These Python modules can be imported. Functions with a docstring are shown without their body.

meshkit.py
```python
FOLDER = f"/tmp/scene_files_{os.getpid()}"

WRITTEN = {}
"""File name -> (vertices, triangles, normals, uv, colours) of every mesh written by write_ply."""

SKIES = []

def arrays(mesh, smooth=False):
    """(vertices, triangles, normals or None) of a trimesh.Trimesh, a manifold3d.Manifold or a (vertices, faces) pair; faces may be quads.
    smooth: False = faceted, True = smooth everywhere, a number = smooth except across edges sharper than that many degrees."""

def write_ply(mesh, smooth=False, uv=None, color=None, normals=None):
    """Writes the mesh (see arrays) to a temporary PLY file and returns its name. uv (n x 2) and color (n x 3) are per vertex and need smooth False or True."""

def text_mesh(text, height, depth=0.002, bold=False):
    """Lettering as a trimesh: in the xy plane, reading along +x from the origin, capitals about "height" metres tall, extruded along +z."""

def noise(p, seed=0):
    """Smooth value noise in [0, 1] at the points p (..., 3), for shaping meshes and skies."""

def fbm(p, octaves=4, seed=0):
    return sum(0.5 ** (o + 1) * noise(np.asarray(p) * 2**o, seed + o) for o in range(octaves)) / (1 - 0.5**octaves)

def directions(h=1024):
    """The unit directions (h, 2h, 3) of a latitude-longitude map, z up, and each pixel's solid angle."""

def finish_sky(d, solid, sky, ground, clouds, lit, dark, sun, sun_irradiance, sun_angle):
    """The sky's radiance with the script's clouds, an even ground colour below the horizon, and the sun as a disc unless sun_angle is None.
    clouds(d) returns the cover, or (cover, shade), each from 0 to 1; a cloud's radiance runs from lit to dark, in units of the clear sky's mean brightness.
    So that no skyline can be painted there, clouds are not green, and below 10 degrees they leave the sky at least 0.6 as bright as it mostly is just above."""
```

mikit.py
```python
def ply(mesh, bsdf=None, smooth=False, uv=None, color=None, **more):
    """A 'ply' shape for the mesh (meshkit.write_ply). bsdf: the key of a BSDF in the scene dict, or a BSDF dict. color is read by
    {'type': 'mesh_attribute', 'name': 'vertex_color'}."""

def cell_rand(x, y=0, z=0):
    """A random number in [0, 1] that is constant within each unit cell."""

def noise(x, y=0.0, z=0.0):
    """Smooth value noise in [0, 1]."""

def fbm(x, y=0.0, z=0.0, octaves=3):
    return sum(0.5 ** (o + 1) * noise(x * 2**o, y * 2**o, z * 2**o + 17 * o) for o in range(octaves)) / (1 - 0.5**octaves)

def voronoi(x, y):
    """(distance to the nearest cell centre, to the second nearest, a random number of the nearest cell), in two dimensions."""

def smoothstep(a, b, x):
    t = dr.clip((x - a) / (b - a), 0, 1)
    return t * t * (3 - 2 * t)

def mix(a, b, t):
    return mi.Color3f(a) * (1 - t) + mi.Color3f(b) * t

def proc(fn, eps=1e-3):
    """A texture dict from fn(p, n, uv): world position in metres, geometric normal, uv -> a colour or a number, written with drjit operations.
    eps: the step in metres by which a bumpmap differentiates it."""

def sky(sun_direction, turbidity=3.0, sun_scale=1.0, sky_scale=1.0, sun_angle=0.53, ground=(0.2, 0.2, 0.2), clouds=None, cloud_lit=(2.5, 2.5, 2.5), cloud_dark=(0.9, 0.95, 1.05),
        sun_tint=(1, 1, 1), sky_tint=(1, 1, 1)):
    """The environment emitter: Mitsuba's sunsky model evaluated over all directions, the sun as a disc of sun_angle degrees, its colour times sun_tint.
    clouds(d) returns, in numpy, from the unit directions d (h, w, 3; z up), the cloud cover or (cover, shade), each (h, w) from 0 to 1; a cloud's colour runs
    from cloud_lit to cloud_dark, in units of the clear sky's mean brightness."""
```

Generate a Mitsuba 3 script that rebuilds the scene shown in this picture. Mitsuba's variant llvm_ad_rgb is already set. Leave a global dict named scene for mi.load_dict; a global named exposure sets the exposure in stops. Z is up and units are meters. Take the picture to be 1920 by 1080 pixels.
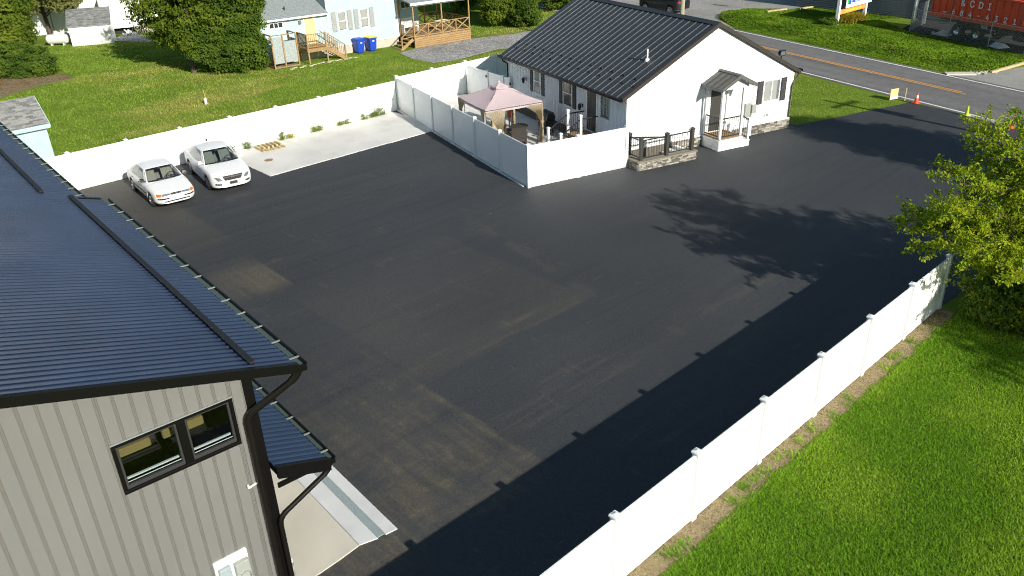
import math
import numpy as np, trimesh, manifold3d as m3
import drjit as dr
import mitsuba as mi
import mikit, meshkit
from mikit import proc, noise, fbm, voronoi, cell_rand, smoothstep, mix

T = mi.ScalarTransform4f
scene, labels = {}, {}
RNG = np.random.default_rng(11)

# ------------------------------------------------------------------ camera, light, exposure
exposure = 2.5
F_PX, PITCH, ROLL, CAM_H = 1523.4, math.radians(27.134), math.radians(-2.016), 11.749
_cp, _sp = math.cos(PITCH), math.sin(PITCH)
_rt, _up, _fw = np.array([1.0, 0, 0]), np.array([0, _sp, _cp]), np.array([0, _cp, -_sp])
_U = math.cos(ROLL) * _up - math.sin(ROLL) * _rt
_eye = np.array([0, 0, CAM_H])
scene['camera'] = {'type': 'perspective', 'fov': math.degrees(2 * math.atan(960 / F_PX)), 'fov_axis': 'x',
                   'near_clip': 0.5, 'far_clip': 600.0,
                   'to_world': T().look_at(origin=_eye.tolist(), target=(_eye + _fw).tolist(), up=_U.tolist())}
SUN = (2.145, -2.99, 1.767)
scene['daylight'] = mikit.sky(SUN, turbidity=3, sky_scale=0.66, sun_tint=(0.815, 1.0, 1.40), sky_tint=(1.03, 1.03, 0.97))

# ------------------------------------------------------------------ frames: local -> world
A = math.radians(42.62)     # the lot: fences, asphalt seams, cars
C = math.radians(39.5)      # the tall metal building
B = math.radians(26.6)      # the white house
D = math.radians(36.5)      # the pale blue house behind
class Fr:
    def __init__(s, ang=0.0, o=(0, 0, 0)):
        s.a, s.o = ang, np.array([*o, 0][:3], float)
        c, n = math.cos(ang), math.sin(ang)
        s.R = np.array([[c, -n, 0], [n, c, 0], [0, 0, 1.0]])
    def __call__(s, v):
        return np.asarray(v, float) @ s.R.T + s.o
    def sub(s, x, y, z=0, rot=0):
        return Fr(s.a + rot, s([x, y, z]))
W0, LOT, BLD = Fr(), Fr(A), Fr(C)
HOUSE = Fr(B, (13.93, 39.36)); BLUE = Fr(D, (-11.86, 62.26))

# ------------------------------------------------------------------ mesh builder
class MB:
    def __init__(s): s.v, s.f, s.n = [], [], 0
    def add(s, v, f):
        v = np.asarray(v, float); f = np.asarray(f, int)
        if f.shape[1] == 4: f = np.vstack([f[:, [0, 1, 2]], f[:, [0, 2, 3]]])
        s.v.append(v); s.f.append(f + s.n); s.n += len(v); return s
    def box(s, x0, x1, y0, y1, z0, z1):
        v = [[x, y, z] for z in (z0, z1) for y in (y0, y1) for x in (x0, x1)]
        return s.add(v, [[0, 2, 3, 1], [4, 5, 7, 6], [0, 1, 5, 4], [2, 6, 7, 3], [0, 4, 6, 2], [1, 3, 7, 5]])
    def cbox(s, x0, x1, y0, y1, z0, z1, c=0.01):
        "box with chamfered edges"
        pts = []
        for x in (x0, x1):
            for y in (y0, y1):
                for z in (z0, z1):
                    sx, sy, sz = (c if x == x0 else -c), (c if y == y0 else -c), (c if z == z0 else -c)
                    pts += [[x, y + sy, z + sz], [x + sx, y, z + sz], [x + sx, y + sy, z]]
        return s.hull(pts)
    def hull(s, pts):
        h = trimesh.convex.convex_hull(np.asarray(pts, float)); return s.add(h.vertices, h.faces)
    def quad(s, a, b, c, d): return s.add([a, b, c, d], [[0, 1, 2, 3]])
    def bar(s, p, q, w, h, up=(0, 0, 1)):
        "box from p to q, w across, h along up"
        p, q = np.asarray(p, float), np.asarray(q, float)
        d = q - p; d /= np.linalg.norm(d); up = np.asarray(up, float)
        if abs(d @ up) > 0.98: up = np.array([1.0, 0, 0])
        a = np.cross(d, up); a /= np.linalg.norm(a); b = np.cross(a, d)
        v = [e + i * a * w / 2 + j * b * h / 2 for e in (p, q) for i, j in ((-1, -1), (1, -1), (1, 1), (-1, 1))]
        return s.add(v, [[0, 1, 2, 3], [4, 7, 6, 5], [0, 4, 5, 1], [1, 5, 6, 2], [2, 6, 7, 3], [3, 7, 4, 0]])
    def tube(s, pts, r, n=8, cap=True):
        pts = np.asarray(pts, float); r = np.broadcast_to(r, (len(pts),))
        t = np.gradient(pts, axis=0); t /= np.linalg.norm(t, axis=1, keepdims=True) + 1e-12
        ref = np.array([0, 0, 1.0]) if abs(t[0, 2]) < 0.9 else np.array([1.0, 0, 0])
        a = np.cross(t, ref); a /= np.linalg.norm(a, axis=1, keepdims=True) + 1e-9; b = np.cross(t, a)
        g = np.arange(n) * 2 * math.pi / n
        v = pts[:, None] + r[:, None, None] * (np.cos(g)[None, :, None] * a[:, None] + np.sin(g)[None, :, None] * b[:, None])
        f = [[i * n + j, i * n + (j + 1) % n, (i + 1) * n + (j + 1) % n, (i + 1) * n + j] for i in range(len(pts) - 1) for j in range(n)]
        s.add(v.reshape(-1, 3), f)
        if cap:
            for k, o in ((0, 1), (len(pts) - 1, -1)):
                c = np.vstack([v[k], pts[k]]); s.add(c, [[j, n, (j + 1) % n][::o] + [] for j in range(n)])
        return s
    def cyl(s, p, q, r, n=12, r2=None): return s.tube([p, q], [r, r if r2 is None else r2], n)
    def lathe(s, prof, n=16, o=(0, 0, 0), axis='z'):
        "profile of (r, z)"
        g = np.arange(n) * 2 * math.pi / n
        v = np.array([[r * math.cos(a), r * math.sin(a), z] for r, z in prof for a in g])
        f = [[i * n + j, i * n + (j + 1) % n, (i + 1) * n + (j + 1) % n, (i + 1) * n + j] for i in range(len(prof) - 1) for j in range(n)]
        if axis == 'y': v = v[:, [0, 2, 1]] * [1, 1, -1]
        if axis == 'x': v = v[:, [2, 0, 1]]
        return s.add(v + np.asarray(o, float), f)
    def poly(s, pts, z0, z1):
        from shapely.geometry import Polygon
        e = trimesh.creation.extrude_polygon(Polygon(pts), z1 - z0, engine='earcut'); return s.add(e.vertices + [0, 0, z0], e.faces)
    def mesh(s, m): return s.add(m.vertices, m.faces)
    def grid(s, P, close_u=False):
        "P (n, m, 3) grid of points"
        n, m = P.shape[:2]
        f = [[i * m + j, (i + 1) * m + j, (i + 1) * m + j + 1, i * m + j + 1] for i in range(n - 1) for j in range(m - 1)]
        return s.add(P.reshape(-1, 3), f)
    def get(s, fr=None):
        v = np.vstack(s.v)
        return (fr(v) if fr else v), np.vstack(s.f)

def key(name):
    if name not in _used: _used[name] = 0; return name
    _used[name] += 1
    return f'{name}_{_used[name]:03d}'
_used = {}
def put(name, mb, mat, fr=None, smooth=False, kind=None, label=None, **kw):
    "one shape entry; name may hold __; repeats are numbered"
    k = key(name)
    m = mb.get(fr) if isinstance(mb, MB) else ((fr(mb[0]), mb[1]) if fr else mb)
    scene[k] = mikit.ply(m, mat, smooth=smooth, **kw)
    if kind or label:
        labels[k] = {a: b for a, b in (('kind', kind), ('label', label)) if b}
    return k
def thing(name, label, cat, group=None):
    k = key(name); labels[k] = {'label': label, 'category': cat}
    if group: labels[k]['group'] = group
    return k
def one(name, mb, mat, label, cat, fr=None, smooth=False, group=None, **kw):
    k = put(name, mb, mat, fr, smooth, **kw); labels[k] = {'label': label, 'category': cat, **labels.get(k, {})}
    if group: labels[k]['group'] = group
    return k
def struct(name, mb, mat, fr=None, label=None, **kw):
    k = put(name, mb, mat, fr, **kw); labels[k] = {'kind': 'structure', **({'label': label} if label else {})}
    return k
def stuff(name, mesh, mat, label, cat, smooth=False, **kw):
    k = put(name, mesh, mat, smooth=smooth, **kw); labels[k] = {'label': label, 'category': cat, 'kind': 'stuff'}
    return k

# ------------------------------------------------------------------ materials
def mat(k, d):
    scene[k] = d; return k
def rgb(*c): return {'type': 'rgb', 'value': list(c) if len(c) == 3 else [c[0]] * 3}
def plain(k, c, rough=0.5, metal=0.0, spec=0.5, **kw):
    col = rgb(*c) if isinstance(c, (tuple, list)) else (rgb(c) if isinstance(c, (int, float)) else proc(c))
    return mat(k, {'type': 'twosided', 'bsdf': {'type': 'principled', 'base_color': col, 'roughness': rough, 'metallic': metal, 'specular': spec, **kw}})
def matte(k, fn, bump=None, scale=1.0, eps=0.01):
    d = {'type': 'diffuse', 'reflectance': rgb(*fn) if isinstance(fn, (tuple, list)) else proc(fn)}
    if bump: d = {'type': 'bumpmap', 'arbitrary': proc(bump, eps), 'scale': scale, 'bsdf': d}
    return mat(k, {'type': 'twosided', 'bsdf': d})
def lotxy(p):
    return math.cos(A) * p.x + math.sin(A) * p.y, -math.sin(A) * p.x + math.cos(A) * p.y
def band(x, c, w, s): return smoothstep(c - w - s, c - w + s, x) * (1 - smoothstep(c + w - s, c + w + s, x))

def f_asphalt(p, n, uv):
    x, y = lotxy(p)
    big = fbm(x * 0.18, y * 0.18, octaves=3)
    fine = noise(x * 45, y * 45)
    speck = smoothstep(0.90, 0.97, noise(x * 70 + 3, y * 70)) + 2.2 * smoothstep(0.975, 0.985, noise(x * 9 + 31, y * 9)) * smoothstep(0.45, 0.6, big)
    tyre = smoothstep(0.60, 0.74, fbm(x * 0.12, y * 3.4 + 0.6 * noise(x * 0.3, y * 0.2), octaves=2)) * 0.08
    lane = fbm(x * 0.22, y * 1.7, octaves=3)          # roller lanes run along x
    c = 0.0470 * (0.80 + 0.45 * big) * (0.80 + 0.40 * fine)
    c = c * (1 - tyre)
    cr = mi.Color3f(c * 0.93, c * 1.0, c * 1.10)
    cr += mi.Color3f(0.02) * speck
    ragged = fbm(x * 1.3, y * 1.3, octaves=4)
    drag = fbm(x * 6.0, y * 0.7, octaves=3)
    drag2 = fbm(x * 0.7, y * 6.0, octaves=3)
    # old coat showing through beyond the joint at x = 10.2, in front of the doors
    e = 10.15 + 0.08 * (ragged - 0.5)
    m1 = (1 - smoothstep(e - 0.05, e + 0.05, x)) * smoothstep(10.2, 11.2, y + ragged * 1.2) * (1 - smoothstep(13.6, 19.5, y + 2.0 * ragged))
    m1 = m1 * smoothstep(0.30, 0.72, 0.55 * ragged + 0.45 * drag2 + 0.12)
    m2 = (1 - smoothstep(10.85, 11.0, x + (y - 25) * -0.03)) * smoothstep(8.0, 10.6, x) * smoothstep(22.3, 23.4, y + 0.8 * ragged) * (1 - smoothstep(24.2, 26.6, y + ragged))
    m2 = m2 * (0.45 + 0.75 * drag)
    m3 = (1 - smoothstep(11.1, 11.35, x)) * smoothstep(25.0, 31.0, y) * 0.34
    # dust along the joints
    s1 = band(x, 16.9 + (y - 14.6) * 0.19, 0.22, 0.2) * smoothstep(14.2, 14.9, y) * (1 - smoothstep(21.8, 23.2, y)) * smoothstep(0.42, 0.68, ragged) * 0.26
    s2 = band(y, 15.0, 0.5, 0.42) * (1 - smoothstep(14.45, 14.52, 29.0 - y)) * smoothstep(9.8, 10.5, x) * (1 - smoothstep(16.2, 17.0, x)) * (0.05 + 0.22 * smoothstep(0.4, 0.7, drag2))
    s3 = band(y, 11.55, 0.35, 0.55) * smoothstep(9.5, 11, x) * (1 - smoothstep(26, 33, x)) * (0.12 + 0.30 * smoothstep(0.45, 0.7, drag2))
    patch = (1 - smoothstep(16.6, 16.8, x)) * smoothstep(10.2, 10.4, x) * smoothstep(14.6, 14.8, y) * (1 - smoothstep(20, 23, y)) * 0.15
    scr = smoothstep(0.66, 0.74, drag) * smoothstep(0.55, 0.7, ragged) * 0.22 * (1 - smoothstep(19, 24, x)) + smoothstep(0.68, 0.76, drag2) * smoothstep(0.52, 0.66, ragged) * 0.2 * (1 - smoothstep(17, 22, x))
    haze = smoothstep(0.52, 0.75, lane) * 0.09 + smoothstep(0.5, 0.8, big) * 0.05
    scuff = smoothstep(0.56, 0.72, fbm(x * 15, y * 1.3, octaves=3)) + smoothstep(0.56, 0.72, fbm(x * 1.2, y * 13, octaves=3))
    blot = smoothstep(0.60, 0.78, fbm(x * 2.2 + 5, y * 2.2, octaves=4))
    rim = band(x, e - 0.10, 0.10, 0.12) * smoothstep(10.5, 11.2, y) * (1 - smoothstep(14.2, 15.5, y)) * 0.35
    m1 = m1 * (0.70 + 0.18 * scuff + 0.8 * blot) + rim
    t = dr.clip(0.62 * m1 * (0.60 + 0.7 * smoothstep(0.35, 0.65, drag)) + m2 + m3 + s1 + s2 + s3 + scr + haze + patch, 0, 1)
    return mix(cr, mi.Color3f(0.130, 0.110, 0.076) * (0.75 + 0.5 * fine), t * 0.62)
def f_asphalt_bump(p, n, uv): return noise(p.x * 60, p.y * 60) * 0.5 + noise(p.x * 140, p.y * 140) * 0.5
mat('m_asphalt', {'type': 'twosided', 'bsdf': {'type': 'bumpmap', 'arbitrary': proc(f_asphalt_bump, 0.004), 'scale': 0.003,
    'bsdf': {'type': 'principled', 'base_color': proc(f_asphalt), 'roughness': 0.66, 'specular': 0.20}}})

RD = math.radians(-64.6)
def f_road(p, n, uv):
    s = math.cos(RD) * p.x + math.sin(RD) * p.y
    t = 0.9033 * p.x + 0.429 * p.y
    w = 0.75 + 0.35 * fbm(t * 1.6, s * 0.05) + 0.25 * (fbm(p.x * 3, p.y * 3) - 0.5) + 0.2 * (noise(p.x * 30, p.y * 30) - 0.5)
    wheel = band(t, 39.6, 0.25, 0.3) + band(t, 41.2, 0.25, 0.3) + band(t, 43.0, 0.25, 0.3) + band(t, 44.3, 0.2, 0.3)
    c = 0.185 * w * (1 + 0.16 * wheel)
    return mi.Color3f(c * 1.0, c * 0.985, c * 0.97)
matte('m_road', f_road)
def f_lotfar(p, n, uv):
    c = 0.33 * (0.8 + 0.4 * fbm(p.x * 0.5, p.y * 0.5) ) * (0.9 + 0.2 * noise(p.x * 12, p.y * 12))
    return mi.Color3f(c, c * 0.97, c * 0.9)
matte('m_far_paving', f_lotfar)
def f_conc(p, n, uv):
    x, y = lotxy(p)
    c = 0.68 * (0.86 + 0.28 * fbm(x * 0.7, y * 0.7, octaves=4)) * (0.95 + 0.1 * noise(x * 30, y * 30))
    st = smoothstep(0.62, 0.78, fbm(x * 0.9 + 7, y * 0.9, octaves=3)) * 0.10
    return mix(mi.Color3f(c, c * 0.98, c * 0.925), mi.Color3f(0.22, 0.19, 0.13), st)
matte('m_concrete', f_conc)
def f_apron(p, n, uv):
    c = 0.60 * (0.88 + 0.24 * fbm(p.x * 1.3, p.y * 1.3, octaves=4))
    return mi.Color3f(c, c * 0.94, c * 0.80)
matte('m_apron', f_apron)
def f_apron2(p, n, uv):
    c = 0.68 * (0.88 + 0.24 * fbm(p.x * 1.7, p.y * 1.7, octaves=4))
    return mi.Color3f(c * .97, c * 0.98, c * 0.97)
matte('m_apron_pale', f_apron2)
def f_gravel(p, n, uv):
    d1, d2, r = voronoi(p.x * 9, p.y * 9)
    c = 0.36 * (0.55 + 0.75 * r) * (0.8 + 0.4 * fbm(p.x * 0.6, p.y * 0.6))
    return mi.Color3f(c, c * 0.97, c * 0.93)
matte('m_gravel', f_gravel)
def f_cinder(p, n, uv): return mi.Color3f(0.050, 0.050, 0.052) * (0.5 + fbm(p.x * 3, p.y * 3, octaves=3))
matte('m_cinder', f_cinder)
def f_soil(p, n, uv):
    c = 0.8 + 0.5 * (fbm(p.x * 6, p.y * 6, octaves=4) - 0.5)
    return mi.Color3f(0.30, 0.235, 0.145) * c * (0.6 + 0.8 * noise(p.x * 23, p.y * 23))
matte('m_soil', f_soil)
matte('m_straw', (0.42, 0.34, 0.19))
def f_mulch(p, n, uv):
    return mi.Color3f(0.085, 0.062, 0.046) * (0.5 + fbm(p.x * 8, p.y * 8, octaves=3))
matte('m_mulch', f_mulch)

def lawn_tone(p):
    big = fbm(p.x * 0.16 + 3, p.y * 0.16, octaves=4)
    mid = fbm(p.x * 0.9, p.y * 0.9, octaves=3)
    x, y = lotxy(p)
    mow = fbm(x * 0.10 + 0.35 * noise(p.x * .15, p.y * .15) * 3, y * 0.85, octaves=2)
    dry = smoothstep(0.46, 0.74, 0.55 * big + 0.30 * mow + 0.15 * mid)
    return dry, mid
def f_lawn_far(p, n, uv):
    dry, mid = lawn_tone(p)
    f = noise(p.x * 14, p.y * 14)
    base = mix((0.140, 0.205, 0.030), (0.235, 0.240, 0.060), dry)
    return base * (0.70 + 0.35 * mid + 0.30 * f)
matte('m_lawn', f_lawn_far)
def f_lawn_blade(p, n, uv):
    dry, mid = lawn_tone(p)
    f = cell_rand(p.x * 21, p.y * 21)
    base = mix((0.230, 0.345, 0.048), (0.390, 0.400, 0.095), dry)
    return base * (0.62 + 0.35 * mid + 0.5 * f)
def thin(k, fn, trans=0.7, rough=0.6):
    return mat(k, {'type': 'principledthin', 'base_color': proc(fn) if callable(fn) else rgb(*fn), 'roughness': rough, 'diff_trans': trans, 'eta': 1.4})
thin('m_lawn_blade', f_lawn_blade, 0.5)
def f_grass_near(p, n, uv):
    big = fbm(p.x * 0.45, p.y * 0.45 + 9, octaves=3); f = cell_rand(p.x * 37, p.y * 37)
    h = smoothstep(0.0, 0.09, p.z)
    base = mix((0.185, 0.385, 0.026), (0.360, 0.560, 0.048), smoothstep(0.35, 0.68, big) * 0.7 + 0.3 * f)
    dead = smoothstep(0.93, 0.95, f)
    return mix(base * (0.55 + 0.6 * f), (0.26, 0.23, 0.09), dead * 0.7)
thin('m_grass_near', f_grass_near, 0.6)
def f_thatch(p, n, uv):
    return mi.Color3f(0.120, 0.190, 0.022) * (0.6 + 0.8 * fbm(p.x * 5, p.y * 5))
matte('m_thatch', f_thatch)
def leaf(k, lo, hi, yel=None, trans=0.8, sc=1.1, rough=0.45):
    def fn(p, n, uv):
        b = fbm(p.x * sc, p.y * sc, p.z * sc, octaves=2); r = cell_rand(p.x * 19, p.y * 19, p.z * 19)
        c = mix(lo, hi, dr.clip(smoothstep(0.3, 0.7, b) * 0.6 + 0.4 * r, 0, 1))
        if yel is not None: c = mix(c, yel, smoothstep(0.80, 0.95, r) * 0.75)
        return c
    return thin(k, fn, trans, rough)
leaf('m_leaf_maple', (0.150, 0.255, 0.018), (0.480, 0.590, 0.038), (0.52, 0.43, 0.03), 0.9)
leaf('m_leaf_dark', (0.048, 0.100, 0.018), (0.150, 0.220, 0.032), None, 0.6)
leaf('m_leaf_tall', (0.075, 0.130, 0.018), (0.225, 0.290, 0.036), None, 0.8)
leaf('m_leaf_pale', (0.144, 0.168, 0.048), (0.320, 0.336, 0.112), (0.28, 0.25, 0.11), 0.8)
leaf('m_leaf_bank', (0.080, 0.164, 0.016), (0.220, 0.350, 0.028), None, 0.7, 0.6)
leaf('m_leaf_gold', (0.195, 0.180, 0.018), (0.450, 0.375, 0.045), None, 0.7)
leaf('m_leaf_red', (0.16, 0.095, 0.05), (0.27, 0.18, 0.09), None, 0.5)
def f_bark(p, n, uv): return mi.Color3f(0.11, 0.085, 0.065) * (0.5 + fbm(p.x * 12, p.y * 12, p.z * 3))
matte('m_bark', f_bark)

def f_vinyl(p, n, uv):
    g = fbm(p.x * 0.8, p.y * 0.8, p.z * 1.5, octaves=3)
    low = (1 - smoothstep(0.0, 0.28, p.z + 0.15 * g)) * 0.18
    return mix((0.82, 0.83, 0.82), (0.52, 0.50, 0.42), low + 0.06 * g)
mat('m_vinyl', {'type': 'twosided', 'bsdf': {'type': 'principled', 'base_color': proc(f_vinyl), 'roughness': 0.42, 'specular': 0.4}})
plain('m_white', (0.80, 0.80, 0.79), 0.45)
plain('m_vinyl_post', (0.70, 0.71, 0.71), 0.45)
def f_siding(p, n, uv): return mi.Color3f(0.80, 0.81, 0.81) * (0.95 + 0.07 * fbm(p.x, p.y, p.z * 2))
mat('m_siding_white', {'type': 'twosided', 'bsdf': {'type': 'diffuse', 'reflectance': proc(f_siding)}})
def f_sidinggray(p, n, uv):
    g = fbm(p.x * 1.2, p.y * 1.2, p.z * 0.5, octaves=3)
    return mi.Color3f(0.166, 0.165, 0.158) * (0.92 + 0.16 * g)
mat('m_siding_grey', {'type': 'twosided', 'bsdf': {'type': 'principled', 'base_color': proc(f_sidinggray), 'roughness': 0.55, 'specular': 0.3}})
plain('m_seam_grey', (0.115, 0.110, 0.095), 0.6)
def f_roofmetal(p, n, uv):
    g = fbm(p.x * 0.9, p.y * 0.9, p.z, octaves=3)
    sp = smoothstep(0.86, 0.94, noise(p.x * 23, p.y * 23))
    return mi.Color3f(0.015, 0.026, 0.056) * (0.75 + 0.5 * g) + mi.Color3f(0.004) * sp
def rf_rough(p, n, uv): return 0.20 + 0.10 * fbm(p.x * 1.1, p.y * 1.1, p.z)
mat('m_roof_metal', {'type': 'twosided', 'bsdf': {'type': 'principled', 'base_color': proc(f_roofmetal), 'roughness': proc(rf_rough), 'specular': 0.55}})
def f_roofhouse(p, n, uv):
    return mi.Color3f(0.034, 0.037, 0.041) * (0.75 + 0.5 * fbm(p.x * 0.8, p.y * 0.8, p.z)) + mi.Color3f(0.012) * smoothstep(0.8, 0.95, noise(p.x * 17, p.y * 17))
mat('m_roof_house', {'type': 'twosided', 'bsdf': {'type': 'principled', 'base_color': proc(f_roofhouse), 'roughness': 0.42, 'specular': 0.5}})
plain('m_roof_seam', (0.095, 0.102, 0.106), 0.35)
plain('m_black_trim', (0.005, 0.0046, 0.0043), 0.40, 0, 0.16)
plain('m_bronze', (0.010, 0.0085, 0.007), 0.25, 0.15)
plain('m_brown_trim', (0.040, 0.034, 0.030), 0.5)
plain('m_grey_trim', (0.105, 0.108, 0.103), 0.5)
plain('m_awning', (0.075, 0.078, 0.076), 0.45)
plain('m_galv', (0.30, 0.32, 0.31), 0.45, 0.3)
plain('m_gutter_in', (0.065, 0.095, 0.090), 0.5)
plain('m_grate', (0.30, 0.36, 0.37), 0.5)
plain('m_iron', (0.24, 0.15, 0.09), 0.7)
plain('m_charcoal', (0.028, 0.028, 0.030), 0.55)
plain('m_door_dark', (0.046, 0.044, 0.040), 0.45)
plain('m_grey_box', (0.30, 0.32, 0.29), 0.5)
plain('m_pvc', (0.75, 0.76, 0.74), 0.4)
plain('m_shutter_grey', (0.30, 0.305, 0.30), 0.6)
plain('m_door_cream', (0.66, 0.56, 0.26), 0.5)
plain('m_black', (0.012, 0.012, 0.013), 0.6)
plain('m_dim', (0.010, 0.010, 0.009), 0.9)
plain('m_curtain', (0.30, 0.31, 0.29), 0.9)
plain('m_insulation', (0.10, 0.085, 0.026), 0.9)
mat('m_pane', {'type': 'thindielectric', 'int_ior': 1.5})
mat('m_pane_coated', {'type': 'thindielectric', 'int_ior': 1.27})
plain('m_glass_dark', (0.03, 0.035, 0.04), 0.06, 0, 0.8)
plain('m_glass_grey', (0.14, 0.16, 0.17), 0.08, 0, 0.8)

def f_stone(p, n, uv):
    r = fbm(p.x * 4, p.y * 4, p.z * 9, octaves=3); k = fbm(p.x * 25, p.y * 25, p.z * 25)
    return mix((0.17, 0.158, 0.135), (0.33, 0.31, 0.27), smoothstep(0.3, 0.7, r)) * (0.75 + 0.5 * k)
matte('m_stone', f_stone)
matte('m_stone_pale', (0.37, 0.355, 0.31)); matte('m_stone_dark', (0.13, 0.12, 0.105)); matte('m_mortar', (0.17, 0.155, 0.13))
matte('m_stonecap', (0.23, 0.21, 0.17))
def f_wood(p, n, uv):
    g = fbm(p.x * 3, p.y * 3, p.z * 18, octaves=3); r = noise(p.x * 0.9, p.y * 0.9, p.z * 3)
    return mix((0.27, 0.165, 0.075), (0.44, 0.30, 0.155), 0.6 * g + 0.4 * r)
matte('m_wood', f_wood)
def f_woodpale(p, n, uv): return mix((0.42, 0.33, 0.17), (0.60, 0.50, 0.30), fbm(p.x * 3, p.y * 3, p.z * 12, octaves=3))
matte('m_wood_pale', f_woodpale)
def f_deck(p, n, uv): return mix((0.26, 0.17, 0.10), (0.38, 0.27, 0.16), fbm(p.x * 4, p.y * 4, octaves=3))
matte('m_deck', f_deck)
def f_shingle(p, n, uv):
    x, y = lotxy(p)
    row = dr.floor(p.z / 0.054)
    r = cell_rand(x * 3.6 + 0.37 * row, row)
    return mi.Color3f(0.235, 0.238, 0.235) * (0.62 + 0.65 * r) * (0.9 + 0.2 * noise(x * 30, y * 30, p.z * 30))
matte('m_shingle', f_shingle)
def f_blueside(p, n, uv): return mi.Color3f(0.43, 0.57, 0.60) * (0.95 + 0.08 * noise(p.x * 2, p.y * 2, p.z * 2))
matte('m_siding_blue', f_blueside)
def f_foundation(p, n, uv): return mi.Color3f(0.55, 0.50, 0.42) * (0.8 + 0.3 * fbm(p.x * 2, p.y * 2, p.z * 2))
matte('m_foundation', f_foundation)
matte('m_siding_slate', (0.105, 0.130, 0.145))
matte('m_roof_grey', (0.27, 0.30, 0.31))
plain('m_paint_white', (0.70, 0.705, 0.71), 0.30, 0, 0.5, clearcoat=0.9, clearcoat_gloss=0.95)
plain('m_tyre', (0.018, 0.018, 0.018), 0.8)
plain('m_rim', (0.50, 0.51, 0.53), 0.28, 0.8)
plain('m_chrome', (0.75, 0.76, 0.78), 0.12, 1.0)
plain('m_black_plastic', (0.022, 0.022, 0.024), 0.45)
plain('m_orange_lens', (0.75, 0.14, 0.01), 0.2)
plain('m_lamp_lens', (0.30, 0.33, 0.35), 0.12, 0.6)
plain('m_red_lens', (0.45, 0.01, 0.01), 0.2)
plain('m_seat_tan', (0.155, 0.165, 0.135), 0.9)
plain('m_seat_grey', (0.10, 0.125, 0.11), 0.9)
plain('m_paint_black', (0.010, 0.012, 0.015), 0.22, 0, 0.5, clearcoat=1.0)
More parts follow.
